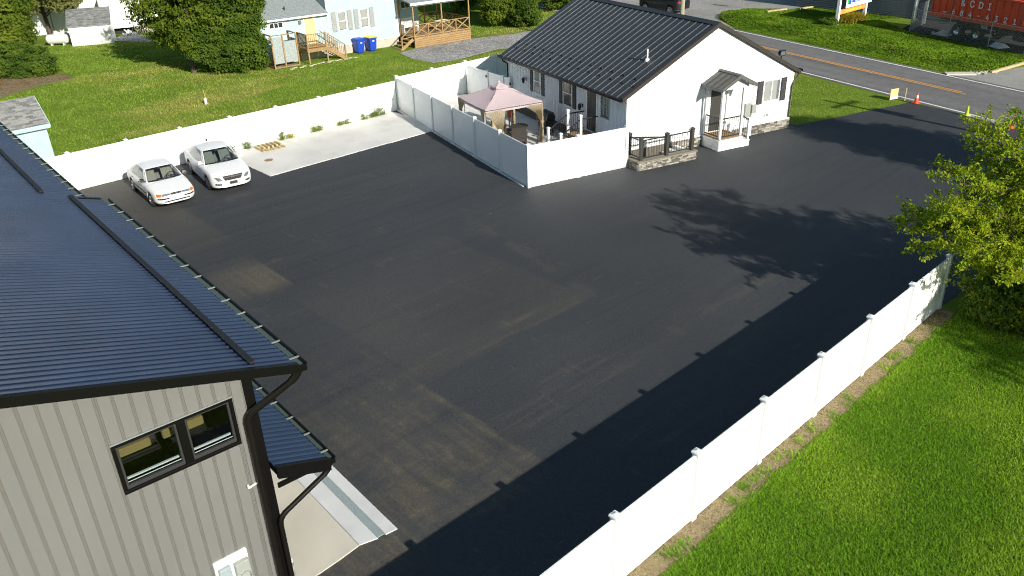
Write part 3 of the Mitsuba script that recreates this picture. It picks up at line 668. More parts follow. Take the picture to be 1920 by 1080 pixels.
# gutters: open trough with hangers
def gutter(l, y0, y1, z, w=.13, host=None, step=.65):
    m = MB(); m.box(l, l + .012, y0, y1, z - .12, z + .005); m.box(l, l + w, y0, y1, z - .125, z - .12)
    m.box(l + w, l + w + .010, y0, y1, z - .12, z - .01); m.bar([l + w + .012, y0, z - .005], [l + w + .012, y1, z - .005], .03, .018)
    m.box(l + .012, l + w, y0, y0 + .008, z - .12, z - .01)
    g_ = put(f'{host}__gutter', m, 'm_black_trim', BLD)
    m = MB(); m.box(l + .013, l + w - .001, y0 + .01, y1, z - .119, z - .055); put(f'{g_}__lining', m, 'm_gutter_in', BLD)
    for yy in np.arange(y0 + .25, y1, step):
        m = MB(); m.bar([l - .02, yy, z + .012], [l + w + .01, yy, z + .004], .035, .012); put(f'{g_}__hanger', m, 'm_galv', BLD)
gutter(4.125, 10.16, 20.0, rz(4.12) - .005, host=rf); gutter(3.665, 20.06, 38, rz(3.66) - .005, host=rf)
# lean-to canopy over the doors
CS = .36
def cz(l): return 2.96 + CS * (4.50 - l)
cn = put(f'{bld}__canopy', (lambda m: m.hull([[l, y, cz(l) - d] for l in (3.61, 4.49) for y in (10.60, 19.6) for d in (.02, .16)]).box(3.615, 4.46, 10.605, 10.64, cz(4.5) - .14, cz(4.5) - .05))(MB()), 'm_black_trim', BLD)
y = 10.56
while y < 19.3:
    put(f'{cn}__roof_panel', ribbed(y + .001, y + .909, 3.61, 4.52, cz, .152, .024), 'm_roof_metal', BLD); y += .91
m = MB(); m.hull([[l, y, cz(l) + d] for l in (3.61, 4.53) for y in (10.50, 10.57) for d in (.04, -.20)]); put(f'{cn}__rake_trim', m, 'm_black_trim', BLD)
gutter(4.525, 10.55, 19.6, cz(4.52) - .005, .11, cn)
# downspouts with ribbed elbows
def spout(pts, name, ribs=True, w=.125, d=.065):
    m = MB(); pts = np.array(pts, float)
    P = [pts[0]]
    for i in range(1, len(pts) - 1):
        a, b = pts[i - 1] - pts[i], pts[i + 1] - pts[i]; a /= np.linalg.norm(a); b /= np.linalg.norm(b); rr = .16
        for s in np.linspace(0, 1, 9): P.append(pts[i] + (1 - s) ** 2 * rr * a + s ** 2 * rr * b)
    P.append(pts[-1]); P = np.array(P)
    rad = np.full(len(P), w / 2)
    if ribs:
        for i in range(1, len(pts) - 1): rad[1 + 9 * (i - 1):10 + 9 * (i - 1)] *= np.where(np.arange(9) % 2, 1.10, .98)
    m.tube(P, rad, 10); return put(name, m, 'm_bronze', BLD, smooth=35)
ds = spout([[4.17, 10.27, 5.06], [4.15, 10.30, 4.94], [3.39, 10.745, 4.30], [3.39, 10.745, .25]], f'{bld}__downspout')
spout([[4.58, 10.66, 2.82], [4.57, 10.66, 2.66], [3.565, 10.735, 2.12], [3.565, 10.735, .25]], f'{bld}__downspout', w=.095)
m = MB()
for z in (3.0, 1.6): m.cbox(3.33, 3.45, 10.69, 10.80, z, z + .05, .005)
put(f'{ds}__strap', m, 'm_black_trim', BLD)
m = MB(); m.tube([[3.33, 10.80, 2.97], [3.22, 10.78, 2.965], [3.19, 10.77, 2.965], [3.185, 10.77, 3.03]], .018, 8); put(f'{bld}__conduit_elbow', m, 'm_white', BLD, smooth=40)
# meter cabinet
m = MB(); m.cbox(2.36, 2.93, WM - .05, WM + .01, .7, 1.83, .01); mc = put(f'{bld}__meter_panel', m, 'm_white', BLD)
m = MB(); m.cbox(2.40, 2.60, WM - .13, WM - .05, .9, 1.70, .015); put(f'{mc}__switch_box', m, 'm_grate', BLD)
m = MB(); m.cbox(2.66, 2.91, WM - .15, WM - .05, .85, 1.68, .015); put(f'{mc}__meter_box', m, 'm_grey_box', BLD)
m = MB(); m.lathe([(.001, .13), (.07, .125), (.085, .10), (.085, 0), (.10, 0), (.10, -.03)], 20, (2.785, WM - .151, 1.38), 'y'); put(f'{mc}__meter_dial', m, 'm_rim', BLD, smooth=40)
m = MB(); m.cbox(2.75, 2.82, WM - .285, WM - .278, 1.36, 1.40, .002); put(f'{mc}__meter_plate', m, 'm_letter', BLD)
m = MB(); m.cbox(2.47, 2.55, WM - .137, WM - .129, 1.42, 1.46, .002); put(f'{mc}__warning_tag', m, 'm_bin_yellow', BLD)
# stone skirt on the side wall
m = MB(); m.box(3.602, 3.63, WM + .02, 11.6, 0, 1.02); sk = put(f'{bld}__stone_skirt', m, 'm_mortar', BLD)
r = np.random.default_rng(3); z = .02
while z < .98:
    hgt = r.uniform(.07, .13); y = WM + .0
    while y < 11.5:
        w_ = r.uniform(.18, .36); m = MB(); m.cbox(3.615, 3.655 + r.uniform(0, .025), y, y + w_ - .012, z, z + hgt - .01, .012)
        put(f'{sk}__stone', m, ['m_stone', 'm_stone_pale', 'm_apron_pale'][r.integers(3)], BLD); y += w_
    z += hgt
# concrete apron with a slotted trench drain
m = MB(); m.poly([(3.55, 11.12), (4.23, 11.16), (4.7, 11.21), (5.16, 11.28), (5.16, 20), (3.55, 20)], -.03, .034); struct('apron', m, 'm_apron', BLD)
m = MB(); m.poly([(5.172, 11.285), (5.36, 11.24), (5.54, 11.20), (5.54, 20), (5.172, 20)], -.03, .034); struct('apron', m, 'm_apron_pale', BLD)
m = MB(); m.poly([(5.72, 11.18), (5.98, 11.16), (5.98, 20), (5.72, 20)], -.03, .034); struct('apron', m, 'm_apron_pale', BLD)
m = MB(); m.box(5.545, 5.715, 11.2, 20, -.03, .012)
dk = one('trench_drain', m, 'm_black', 'long grey slotted trench drain in the concrete apron beside the tall building', 'trench drain', BLD)
m = MB()
for yy in np.arange(11.22, 20, .030): m.box(5.555, 5.705, yy, yy + .018, .012, .030)
m.box(5.545, 5.555, 11.2, 20, .012, .033); m.box(5.705, 5.715, 11.2, 20, .012, .033)
put(f'{dk}__grate', m, 'm_grate', BLD, kind='stuff')
# ------------------------------------------------------------------ white house with a dark standing-seam roof
hs = thing('white_house', 'white board and batten house with dark standing seam roof beside the gazebo', 'house')
HX0, HX1, HY0, HY1, RX = -9.67, 0.0, 0.0, 11.35, -4.92
EZ, RZ = 2.72, 5.50                        # wall top at the eaves, ridge
SLP = (RZ - 2.86) / (RX - (HX0 - .30))
def hz(x): return RZ - SLP * abs(x - RX)
m = MB()
pent = [(HX0, 0), (HX1, 0), (HX1, hz(0) - .12), (RX, RZ - .12), (HX0, hz(HX0) - .12)]
m.hull([[x, y, z] for x, z in pent for y in (0, HY1)])
wl = put(f'{hs}__wall', m, 'm_siding_white', HOUSE)
m = MB()                                   # battens, about 0.3 m apart, too fine to pick apart
for y in np.arange(.15, HY1, .305):
    op = next((o for o in ((7.2, 8.86, 1.38, 2.72), (4.12, 5.86, 1.38, 2.72), (2.30, 3.32, .5, 2.76), (1.34, 2.06, 1.54, 2.62)) if o[0] - .03 < y < o[1] + .03), None)
    for z0, z1 in ((.46, EZ),) if op is None else ((.46, op[2]), (op[3], EZ)):
        if z1 - z0 > .05: m.box(HX0 - .022, HX0, y - .022, y + .022, z0, z1)
for x in np.arange(HX0 + .15, HX1, .305):
    m.box(x - .018, x + .018, -.007, 0, .50, hz(x) - .2)
put(f'{wl}__batten', m, 'm_siding_white', HOUSE, kind='stuff')
m = MB(); m.cbox(HX0 - .03, HX0 + .09, -.03, .01, .5, EZ, .005); put(f'{wl}__corner_board', m, 'm_white', HOUSE); m = MB(); m.cbox(HX1 - .09, HX1 + .03, -.03, .01, .5, EZ, .005); put(f'{wl}__corner_board', m, 'm_white', HOUSE); m = MB(); m.cbox(HX0 - .03, HX0 - .001, .012, .09, .5, EZ, .005)
put(f'{wl}__corner_board', m, 'm_white', HOUSE); m = MB()
m.cbox(HX0 + .095, -5.4, -.05, .0, .46, .51, .006); m.cbox(-3.5, HX1 + .05, -.05, .0, .46, .51, .006); m.cbox(HX0 - .05, HX0 - .002, .1, HY1, .44, .48, .006)
put(f'{wl}__base_ledge', m, 'm_white', HOUSE); m = MB()
m.bar([-5.25, -.012, 4.95], [-5.25, -.012, 4.45], .02, .012)
put(f'{wl}__joint_strip', m, 'm_white', HOUSE)
# stone base: courses of ledgestone
def stones(host, fr, x0, x1, z0, z1, seed, y=0.0, hmin=.07, hmax=.11, wmin=.16, wmax=.42, th=.045):
    r = np.random.default_rng(seed); z = z0
    while z < z1 - .03:
        h = min(r.uniform(hmin, hmax), z1 - z);
        if z1 - z - h < .035: h = z1 - z
        x = x0
        while x < x1 - .02:
            w = min(r.uniform(wmin, wmax), x1 - x)
            if x1 - x - w < .07: w = x1 - x
            m = MB(); m.cbox(x + .004, x + w - .004, y - th - r.uniform(0, .03), y, z + .004, z + h - .004, .009)
            put(f'{host}__stone', m, ['m_stone', 'm_stone', 'm_stone_pale', 'm_stone_dark'][r.integers(4)], fr); x += w
        z += h
m = MB(); m.box(HX0 - .01, -5.4, -.015, -.001, 0, .46); m.box(-3.55, HX1, -.015, -.001, 0, .46); m.box(HX0 - .05, HX0 - .001, .02, HY1, 0, .43)
bs = put(f'{hs}__stone_base', m, 'm_mortar', HOUSE)
stones(bs, HOUSE, -3.4, 0.04, 0.0, .46, 5, -.015); stones(bs, HOUSE, -6.85, -5.42, 0.0, .46, 6, -.015)
SIDE = HOUSE.sub(HX0, HY1, 0, -math.pi / 2)        # local x runs along the side wall towards the camera, y outwards is -
m = MB(); r = np.random.default_rng(7)
for z in (.0, .11, .22, .32):
    x = 0
    while x < HY1 - .05:
        w = r.uniform(.2, .45); m.cbox(x + .005, min(x + w, HY1) - .005, -.09 - r.uniform(0, .02), -.05, z + .005, z + .10, .008); x += w
put(f'{bs}__ledge_stones', m, 'm_stone_dark', SIDE, kind='stuff')
# roof
m = MB()
for s in (0, 1):
    xe = HX0 - .30 if s == 0 else HX1 + .30
    m.hull([[x, y, hz(x) + d] for x in (xe, RX) for y in (-.10, HY1 + .30) for d in (-.02, -.14)])
rf = put(f'{hs}__roof', m, 'm_brown_trim', HOUSE)
def seam_panel(y0, y1, side):
    xe = HX0 - .33 if side == 0 else HX1 + .33
    m = MB(); nx = 2
    for x0, x1 in ((xe, RX),):
        P = []
        for x in (x0, x1):
            z = hz(x); P.append([[x, y0 + .003, z], [x, y0 + .20, z + .002], [x, y1 + .003, z]])
        P = np.array(P, float); m.grid(P); m.grid(np.array([P[0], P[0] * [1, 1, 1] - [0, 0, .03]]))
    return m
n = 26; ys = np.linspace(-.12, HY1 + .32, n + 1)
for side in (0, 1):
    for i in range(n):
        k = put(f'{rf}__roof_panel', seam_panel(ys[i], ys[i + 1], side), 'm_roof_house', HOUSE)
        m = MB(); xe = HX0 - .33 if side == 0 else HX1 + .33
        P = [[x, ys[i] + .009, hz(x) + .013] for x in (xe, RX)]
        m.bar(P[0], P[1], .020, .026); put(f'{k}__seam', m, 'm_roof_seam', HOUSE)
m = MB(); m.hull([[RX - .2, y, hz(RX - .2) + .045] for y in (-.13, HY1 + .33)] + [[RX + .2, y, hz(RX + .2) + .045] for y in (-.13, HY1 + .33)] + [[RX, y, RZ + .07] for y in (-.13, HY1 + .33)] + [[RX, y, RZ - .02] for y in (-.13, HY1 + .33)])
put(f'{rf}__ridge_cap', m, 'm_roof_house', HOUSE)
m = MB()
for xe in (HX0 - .34, HX1 + .34):
    m.hull([[x, y, hz(x) + d] for x in (xe, RX) for y in (-.155, -.105) for d in (.05, -.13)])
m.hull([[x, y, hz(x) + .05 - d] for x in (HX0 - .34, RX) for y in (-.15, .06) for d in (0, .012)]); m.hull([[x, y, hz(x) + .05 - d] for x in (HX1 + .34, RX) for y in (-.15, .06) for d in (0, .012)])
put(f'{rf}__rake_trim', m, 'm_brown_trim', HOUSE)
m = MB()
for xe, s in ((HX0 - .345, -1), (HX1 + .345, 1)):
    m.bar([xe + s * .05, -.14, hz(HX0 - .33) - .045], [xe + s * .05, HY1 + .32, hz(HX0 - .33) - .045], .11, .11)
put(f'{rf}__gutter', m, 'm_black_trim', HOUSE)
m = MB()
for j, x in enumerate((HX0 + .42, HX0 + .80)):
    for i in range(n):
        if (i + j) % 2 == 0:
            y = ys[i] + .009 + .23; m.bar([x, y - .09, hz(x) + .03], [x, y + .09, hz(x) + .03], .05, .055)
put(f'{rf}__snow_guard', m, 'm_black', HOUSE, kind='stuff')
m = MB(); z = hz(-8.55); m.lathe([(.0, .46), (.038, .46), (.038, .06), (.10, .02), (.12, -.08)], 14, (-7.75, 1.28, hz(-7.75) + .03)); put(f'{rf}__vent_pipe', m, 'm_pvc', HOUSE, smooth=40)
m = MB(); m.tube([[HX1 + .28, -.06, 2.66], [HX1 + .26, -.06, 2.50], [HX1 + .02, -.05, 2.30], [HX1 - .06, -.05, 2.1], [HX1 - .06, -.05, .55]], .042, 8); put(f'{hs}__downspout', m, 'm_brown_trim', HOUSE, smooth=40)
m = MB(); m.tube([[HX0 - .36, HY1 - .05, 2.76], [HX0 - .34, HY1 - .08, 2.60], [HX0 - .08, HY1 - .12, 2.44], [HX0 - .07, HY1 - .12, .2]], .042, 8); put(f'{hs}__downspout', m, 'm_black_trim', HOUSE, smooth=40)
# flood light on the right rake
m = MB(); m.bar([-1.02, -.1, hz(-1.02) + .02], [-1.02, -.1, hz(-1.02) + .15], .05, .05); fl = put(f'{hs}__flood_light', m, 'm_black_plastic', HOUSE)
m = MB(); m.hull([[-1.02 + sx * .17, -.1 + y, hz(-1.02) + .30 + z] for sx in (-1, 1) for y, z in ((-.06, -.13), (-.10, .12), (.02, .14))] + [[-1.02 + sx * .10, .05, hz(-1.02) + .28] for sx in (-1, 1)]); put(f'{fl}__lamp_head', m, 'm_black_plastic', HOUSE)
m = MB(); m.quad(*[[-1.02 + sx * .13, -.1 + y - .004, hz(-1.02) + .30 + z] for sx, y, z in ((-1, -.067, -.09), (1, -.067, -.09), (1, -.097, .09), (-1, -.097, .09))]); put(f'{fl}__lens', m, 'm_glass_grey', HOUSE)

# windows, doors, shutters.  fr: local x along the wall, -y outwards
def window(host, fr, x0, x1, z0, z1, cols=1, glass='m_glass_dark', frame='m_white', sash=True, curtain=None, fw=.06):
    m = MB()
    m.cbox(x0 - fw, x1 + fw, -.04, 0, z1, z1 + fw, .005); m.cbox(x0 - fw, x1 + fw, -.05, 0, z0 - fw, z0, .005)
    m.cbox(x0 - fw, x0, -.038, 0, z0, z1, .005); m.cbox(x1, x1 + fw, -.038, 0, z0, z1, .005)
    w = put(f'{host}__window', m, frame, fr)
    m = MB(); cw = (x1 - x0) / cols
    for i in range(cols):
        a, b = x0 + i * cw, x0 + (i + 1) * cw
        if i: m.box(a - .025, a + .025, -.03, 0, z0, z1)
        if sash: zm = (z0 + z1) / 2; m.box(a + .001, b - .001, -.026, 0, zm - .02, zm + .02)
    if m.v: put(f'{w}__sash', m, frame, fr)
    m = MB(); m.box(x0, x1, -.012, 0, z0, z1); put(f'{w}__pane', m, glass, fr)
    if curtain:
        m = MB()
        for a, b, zz in curtain: m.box(a, b, -.0125, -.0121, zz, z1 - .01)
        put(f'{w}__curtain', m, 'm_curtain', fr)
    return w
def shutter(host, fr, x0, x1, z0, z1, mt):
    m = MB(); m.cbox(x0, x1, -.035, 0, z0, z1, .006); s = put(f'{host}__shutter', m, mt, fr)
    m = MB(); n = int((z1 - z0) / .08)
    for i in range(n):
        z = z0 + .05 + (z1 - z0 - .1) * i / n; m.hull([[x, y, zz] for x in (x0 + .04, x1 - .04) for y, zz in ((-.035, z), (-.052, z + .012), (-.036, z + .06))])
    put(f'{s}__louvre', m, mt, fr, kind='stuff')
FRONT = HOUSE.sub(0, -.001)
window(hs, FRONT, -1.80, -.84, 1.56, 2.50, cols=2, sash=False, glass='m_glass_grey', curtain=[(-1.78, -1.36, 1.57), (-1.29, -.98, 1.57)])
shutter(hs, FRONT, -2.22, -1.89, 1.45, 2.55, 'm_charcoal'); shutter(hs, FRONT, -.74, -.40, 1.45, 2.55, 'm_charcoal')
SD = lambda y: HY1 - y                              # side wall position in SIDE's local x
for y0, y1, z0, z1, sh in ((7.70, 8.36, 1.47, 2.62, 1), (4.62, 5.36, 1.47, 2.62, 1), (1.42, 1.98, 1.62, 2.55, 0)):
    a, b = SD(y1), SD(y0)
    w = window(hs, SIDE, a, b, z0, z1, glass='m_glass_grey' if sh and y0 > 5 else 'm_glass_dark', frame='m_white' if sh else 'm_grey_box', curtain=[(a + .1, b - .1, z0 + .3)] if y0 > 7 else ([(a + .08, a + .24, z0 + .05), (b - .22, b - .06, z0 + .05)] if y0 < 2 else None))
    if sh: shutter(hs, SIDE, a - .42, a - .10, z0 - .05, z1 + .05, 'm_charcoal'); shutter(hs, SIDE, b + .10, b + .42, z0 - .05, z1 + .05, 'm_charcoal')
def door(host, fr, x0, x1, z0, z1, mt, frame='m_white', panels=True):
    m = MB(); m.cbox(x0 - .09, x1 + .09, -.03, 0, z1, z1 + .10, .005); m.cbox(x0 - .09, x0, -.028, 0, z0, z1, .005); m.cbox(x1, x1 + .09, -.028, 0, z0, z1, .005)
    m.cbox(x0, x1, -.05, 0, z0 - .04, z0, .005)
    fk = put(f'{host}__door_frame', m, frame, fr)
    m = MB(); m.box(x0, x1, -.014, 0, z0, z1)
    if panels:
        for a, b in ((.08, .46), (.54, .92)):
            for c, d in ((.06, .36), (.44, .92)):
                X0, X1, Z0_, Z1_ = x0 + (x1 - x0) * a, x0 + (x1 - x0) * b, z0 + (z1 - z0) * c, z0 + (z1 - z0) * d
                m.hull([[x, -.014, z] for x in (X0, X1) for z in (Z0_, Z1_)] + [[x, -.022, z] for x in (X0 + .03, X1 - .03) for z in (Z0_ + .03, Z1_ - .03)])
    d = put(f'{host}__door', m, mt, fr)
    m = MB(); m.lathe([(.0, .05), (.03, .04), (.03, .02), (.012, .015), (.012, 0)], 10, (x1 - .08, -.014, z0 + .95), 'y'); put(f'{d}__handle', m, 'm_steel', fr, smooth=40)
    return d
door(hs, FRONT, -5.02, -4.22, .60, 2.62, 'm_door_dark'); door(hs, SIDE, SD(3.20), SD(2.42), .72, 2.66, 'm_door_dark')
# wall lamps on the shaded side
for y, z in ((9.25, 1.95), (3.62, 1.75)):
    m = MB(); x = SD(y); m.cbox(x - .05, x + .05, -.03, 0, z - .08, z + .08, .01); m.tube([[x, -.03, z + .04], [x, -.12, z + .14], [x, -.18, z + .1]], .015, 6); w = put(f'{hs}__wall_lamp', m, 'm_black_plastic', SIDE)
    m = MB(); m.lathe([(.0, .1), (.07, .06), (.09, -.02), (.06, -.2), (.0, -.22)], 10, (x, -.18, z + .02)); put(f'{w}__lantern', m, 'm_black_plastic', SIDE, smooth=40)
# service panel, meter, conduit
m = MB(); m.cbox(-2.95, -2.62, -.13, 0, .98, 1.62, .012); put(f'{hs}__service_panel', m, 'm_grey_box', HOUSE)
m = MB(); m.cbox(-2.56, -2.28, -.16, 0, 1.12, 1.52, .015); k = put(f'{hs}__meter_box', m, 'm_grey_box', HOUSE)
m = MB(); m.lathe([(.0, .10), (.07, .09), (.08, 0)], 14, (-2.42, -.16, 1.34), 'y'); put(f'{k}__meter_dial', m, 'm_rim', HOUSE, smooth=40)
m = MB(); m.cyl([-2.50, -.10, .02], [-2.50, -.10, 1.13], .05, 10); m.cyl([-2.46, -.10, 1.52], [-2.46, -.10, 1.9], .03, 8); put(f'{hs}__conduit', m, 'm_pvc', HOUSE, smooth=40)
m = MB(); m.cbox(-1.64, -1.58, -.03, 0, .78, .95, .005); m.cbox(-1.50, -1.36, -.05, 0, .80, .93, .008); put(f'{hs}__outlet_cover', m, 'm_grey_box', HOUSE)

# entry porch: deck, skirt boards, posts, rails, gabled metal awning
pc = thing('entry_porch', 'small white entry porch with a gabled grey metal awning, black rails and one step', 'porch')
PX0, PX1, PY, PZ = -5.36, -4.02, -1.20, .56
m = MB()
for i in range(8):
    a = PY + (0 - PY) * i / 8; m.box(PX0, PX1, a + .004, a + .146, PZ - .035, PZ)
put(f'{pc}__deck', m, 'm_deck', HOUSE)
for i in range(4):
    z = .02 + i * .128
    m = MB(); m.cbox(PX0 - .01, PX1 + .02, PY - .035, PY - .01, z, z + .122, .005); put(f'{pc}__skirt_board', m, 'm_white', HOUSE)
    m = MB(); m.cbox(PX0 - .035, PX0 - .011, PY - .01, -.02, z, z + .122, .005); put(f'{pc}__skirt_board', m, 'm_white', HOUSE)
m = MB(); m.cbox(PX1 + .02, PX1 + .46, PY - .03, -.12, 0.01, .26, .01); m.cbox(PX1 + .01, PX1 + .48, PY - .045, -.1, .26, .30, .008); put(f'{pc}__step', m, 'm_white', HOUSE)
for x, y, z0, z1 in ((PX0 + .07, PY + .07, .56, 2.86), (PX1 - .07, PY + .07, .56, 2.86), (PX0 + .06, -.06, .56, 2.86), (PX1 - .06, -.06, .56, 2.86), (PX1 + .40, PY + .06, .30, 1.28)):
    m = MB(); m.cbox(x - .055, x + .055, y - .055, y + .055, z0, z1, .01)
    if z1 < 2: m.cbox(x - .07, x + .07, y - .07, y + .07, z1, z1 + .04, .01)
    put(f'{pc}__post', m, 'm_white', HOUSE)
def rail(host, fr, p, q, h, mt='m_black_plastic', low=.09, n=None, rw=.05, bal=.016, step=.115):
    p, q = np.array(p, float), np.array(q, float); up = np.array([0, 0, 1.0])
    m = MB(); m.bar(p + up * h, q + up * h, rw, .045); k = put(f'{host}__railing', m, mt, fr); m = MB(); m.bar(p + up * low, q + up * low, rw * .8, .04); put(f'{k}__bottom_rail', m, mt, fr)
    L = np.hypot(*(q - p)[:2]); n = n or max(2, int(L / step)); m = MB()
    for i in range(1, n):
        b = p + (q - p) * i / n; m.bar(b + up * low, b + up * h, bal, bal)
    put(f'{k}__balusters', m, mt, fr, kind='stuff'); return k
rail(pc, HOUSE, [PX0 + .07, PY + .12, PZ], [PX0 + .06, -.1, PZ], .92); rail(pc, HOUSE, [PX0 + .12, PY + .07, PZ], [PX1 - .12, PY + .07, PZ], .92); rail(pc, HOUSE, [PX1 - .02, PY + .07, PZ], [PX1 + .36, PY + .06, .30], .92)
AX0, AX1, AXM, AY, AZ, ARZ = -5.60, -3.62, -4.61, -1.42, 2.93, 3.42
def az(x): return ARZ - (ARZ - AZ) * abs(x - AXM) / (AXM - AX0)
m = MB()
for xe in (AX0, AX1): m.hull([[x, y, az(x) + d] for x in (xe, AXM) for y in (AY + .02, -.01) for d in (-.015, -.10)])
aw = put(f'{pc}__awning', m, 'm_grey_trim', HOUSE)
for xe in (AX0 - .02, AX1 + .02):
    for i in range(4):
        y0, y1 = AY + i * .355, AY + (i + 1) * .355
        m = MB(); P = np.array([[[x, y0, az(x) + .03], [x, y0 + .014, az(x) + .03], [x, y0 + .018, az(x)], [x, y1 - .004, az(x)]] for x in (xe, AXM)]); m.grid(P)
        k = put(f'{aw}__roof_panel', m, 'm_awning', HOUSE); m = MB(); m.bar([xe, y0 + .007, az(xe) + .02], [AXM, y0 + .007, ARZ + .02], .03, .045); put(f'{k}__seam', m, 'm_brown_trim', HOUSE) if False else put(f'{aw}__seam', m, 'm_brown_trim', HOUSE)
m = MB(); m.hull([[AXM + s * .1, y, az(AXM + .1) + .035] for s in (-1, 1) for y in (AY - .02, -.01)] + [[AXM, y, ARZ + .06] for y in (AY - .02, -.01)])
for xe in (AX0 - .03, AX1 + .03): m.hull([[x, y, az(x) + d] for x in (xe, AXM) for y in (AY - .035, AY) for d in (.035, -.13)])
put(f'{aw}__rake_trim', m, 'm_grey_trim', HOUSE)
for xe in (AX0 - .045, AX1 + .025): m = MB(); m.box(xe, xe + .02, AY, -.01, AZ - .13, AZ + .01); put(f'{aw}__eave_board', m, 'm_grey_trim', HOUSE)
m = MB(); m.hull([[x, y, z] for y in (PY + .0, PY + .05) for x, z in ((PX0, 2.80), (PX1 + .14, 2.80), (PX1 + .14, 2.93), (AXM, 3.28), (PX0, 2.93))]); put(f'{aw}__gable_board', m, 'm_white', HOUSE)
m = MB(); m.box(PX0, PX0 + .10, PY + .05, 0, 2.76, 2.90); m.box(PX1 - .10, PX1 + .02, PY + .05, 0, 2.76, 2.90); put(f'{aw}__beam', m, 'm_white', HOUSE)

# railed stairwell with a ledgestone kerb
sw = thing('stairwell', 'low ledgestone kerb with black posts and railings round a basement stair, against the gable wall', 'stairwell')
SX0, SX1, SY, SZ = -10.02, -6.88, -1.46, .40
m = MB(); m.box(SX0, SX1, SY, SY + .24, 0, SZ - .04); m.box(SX0, SX0 + .24, SY + .24, -.62, 0, SZ - .04); m.box(SX1 - .2, SX1, SY + .24, -1.0, 0, SZ - .04)
kb = put(f'{sw}__kerb', m, 'm_mortar', HOUSE)
stones(kb, HOUSE.sub(0, SY), SX0, SX1, 0, SZ - .05, 15, 0, .055, .085, .12, .30, .03)
LEFT = HOUSE.sub(SX0, -.62, 0, -math.pi / 2); stones(kb, LEFT, 0, -SY - .62, 0, SZ - .05, 16, 0, .055, .085, .12, .30, .03)
RIGHT = HOUSE.sub(SX1, SY, 0, math.pi / 2); stones(kb, RIGHT, 0, .5, 0, SZ - .05, 17, 0, .055, .085, .12, .30, .03)
m = MB(); m.cbox(SX0 - .06, SX1 + .06, SY - .07, SY + .28, SZ - .04, SZ + .02, .012); m.cbox(SX0 - .06, SX0 + .28, SY + .283, -.60, SZ - .04, SZ + .02, .012); m.cbox(SX1 - .24, SX1 + .06, SY + .283, -.96, SZ - .04, SZ + .02, .012)
put(f'{kb}__capstone', m, 'm_stonecap', HOUSE)
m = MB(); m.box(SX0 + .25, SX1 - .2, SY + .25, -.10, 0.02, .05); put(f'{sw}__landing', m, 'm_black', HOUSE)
for i, w in enumerate((.25, .5, .75)): m = MB(); m.box(SX1 - .3 - i * .3, SX1 - .21 - i * .3 + .2, SY + .26, -.12, .051, .32 - i * .09); put(f'{sw}__step', m, 'm_concrete', HOUSE)
PP = [(-9.78, -.44), (-9.78, -1.30), (-8.42, -1.32), (-7.02, -1.30)]
for x, y in PP:
    m = MB(); m.cbox(x - .075, x + .075, y - .075, y + .075, SZ + .02, SZ + .98, .012); k = put(f'{sw}__post', m, 'm_door_dark', HOUSE)
    m = MB(); m.cbox(x - .095, x + .095, y - .095, y + .095, SZ + .98, SZ + 1.02, .012); m.hull([[x + a * .08, y + b * .08, SZ + 1.021] for a in (-1, 1) for b in (-1, 1)] + [[x, y, SZ + 1.07]]); put(f'{k}__cap', m, 'm_door_dark', HOUSE)
for a, b in zip(PP[:-1], PP[1:]): rail(sw, HOUSE, [*a, SZ + .02], [*b, SZ + .02], .86, step=.13)
rail(sw, HOUSE, [-7.02, -1.30, SZ + .02], [-7.02, -1.05, SZ + .02], .86)
m = MB(); m.bar([SX0 + .1, -.08, 1.15], [-7.3, -.08, .75], .05, .05); put(f'{sw}__handrail', m, 'm_black_plastic', HOUSE)

# side steps down to the patio
ss = thing('side_steps', 'side door steps with tall white posts and dark rails behind the sunlit short fence', 'steps')
m = MB()
for i in range(8): m.box(-10.72, -9.72, 2.12 + i * .155, 2.12 + i * .155 + .148, .62, .66)
m.box(-10.7, -9.74, 2.14, 3.34, .50, .62); put(f'{ss}__landing', m, 'm_deck', HOUSE)
for i in range(3): m = MB(); x = -10.74 - i * .29; m.cbox(x - .30, x, 2.16, 3.32, .47 - i * .16, .51 - i * .16, .008); m.box(x - .02, x, 2.18, 3.30, .34 - i * .16, .469 - i * .16); put(f'{ss}__tread', m, 'm_deck', HOUSE)
for x, z0, z1 in ((-10.66, .66, 1.72), (-11.72, .02, 1.04)):
    for y in (3.34, 2.20):
        m = MB(); m.cbox(x - .055, x + .055, y - .055, y + .055, .02, z1, .008); k = put(f'{ss}__post', m, 'm_white', HOUSE)
        put(f'{k}__cap', cap(x, y, z1, .15), 'm_white', HOUSE)
for y in (3.34, 2.20):
    rail(ss, HOUSE, [-11.66, y, .10], [-10.72, y, .66], .86); rail(ss, HOUSE, [-10.60, y, .66], [-9.74, y, .66], .90)
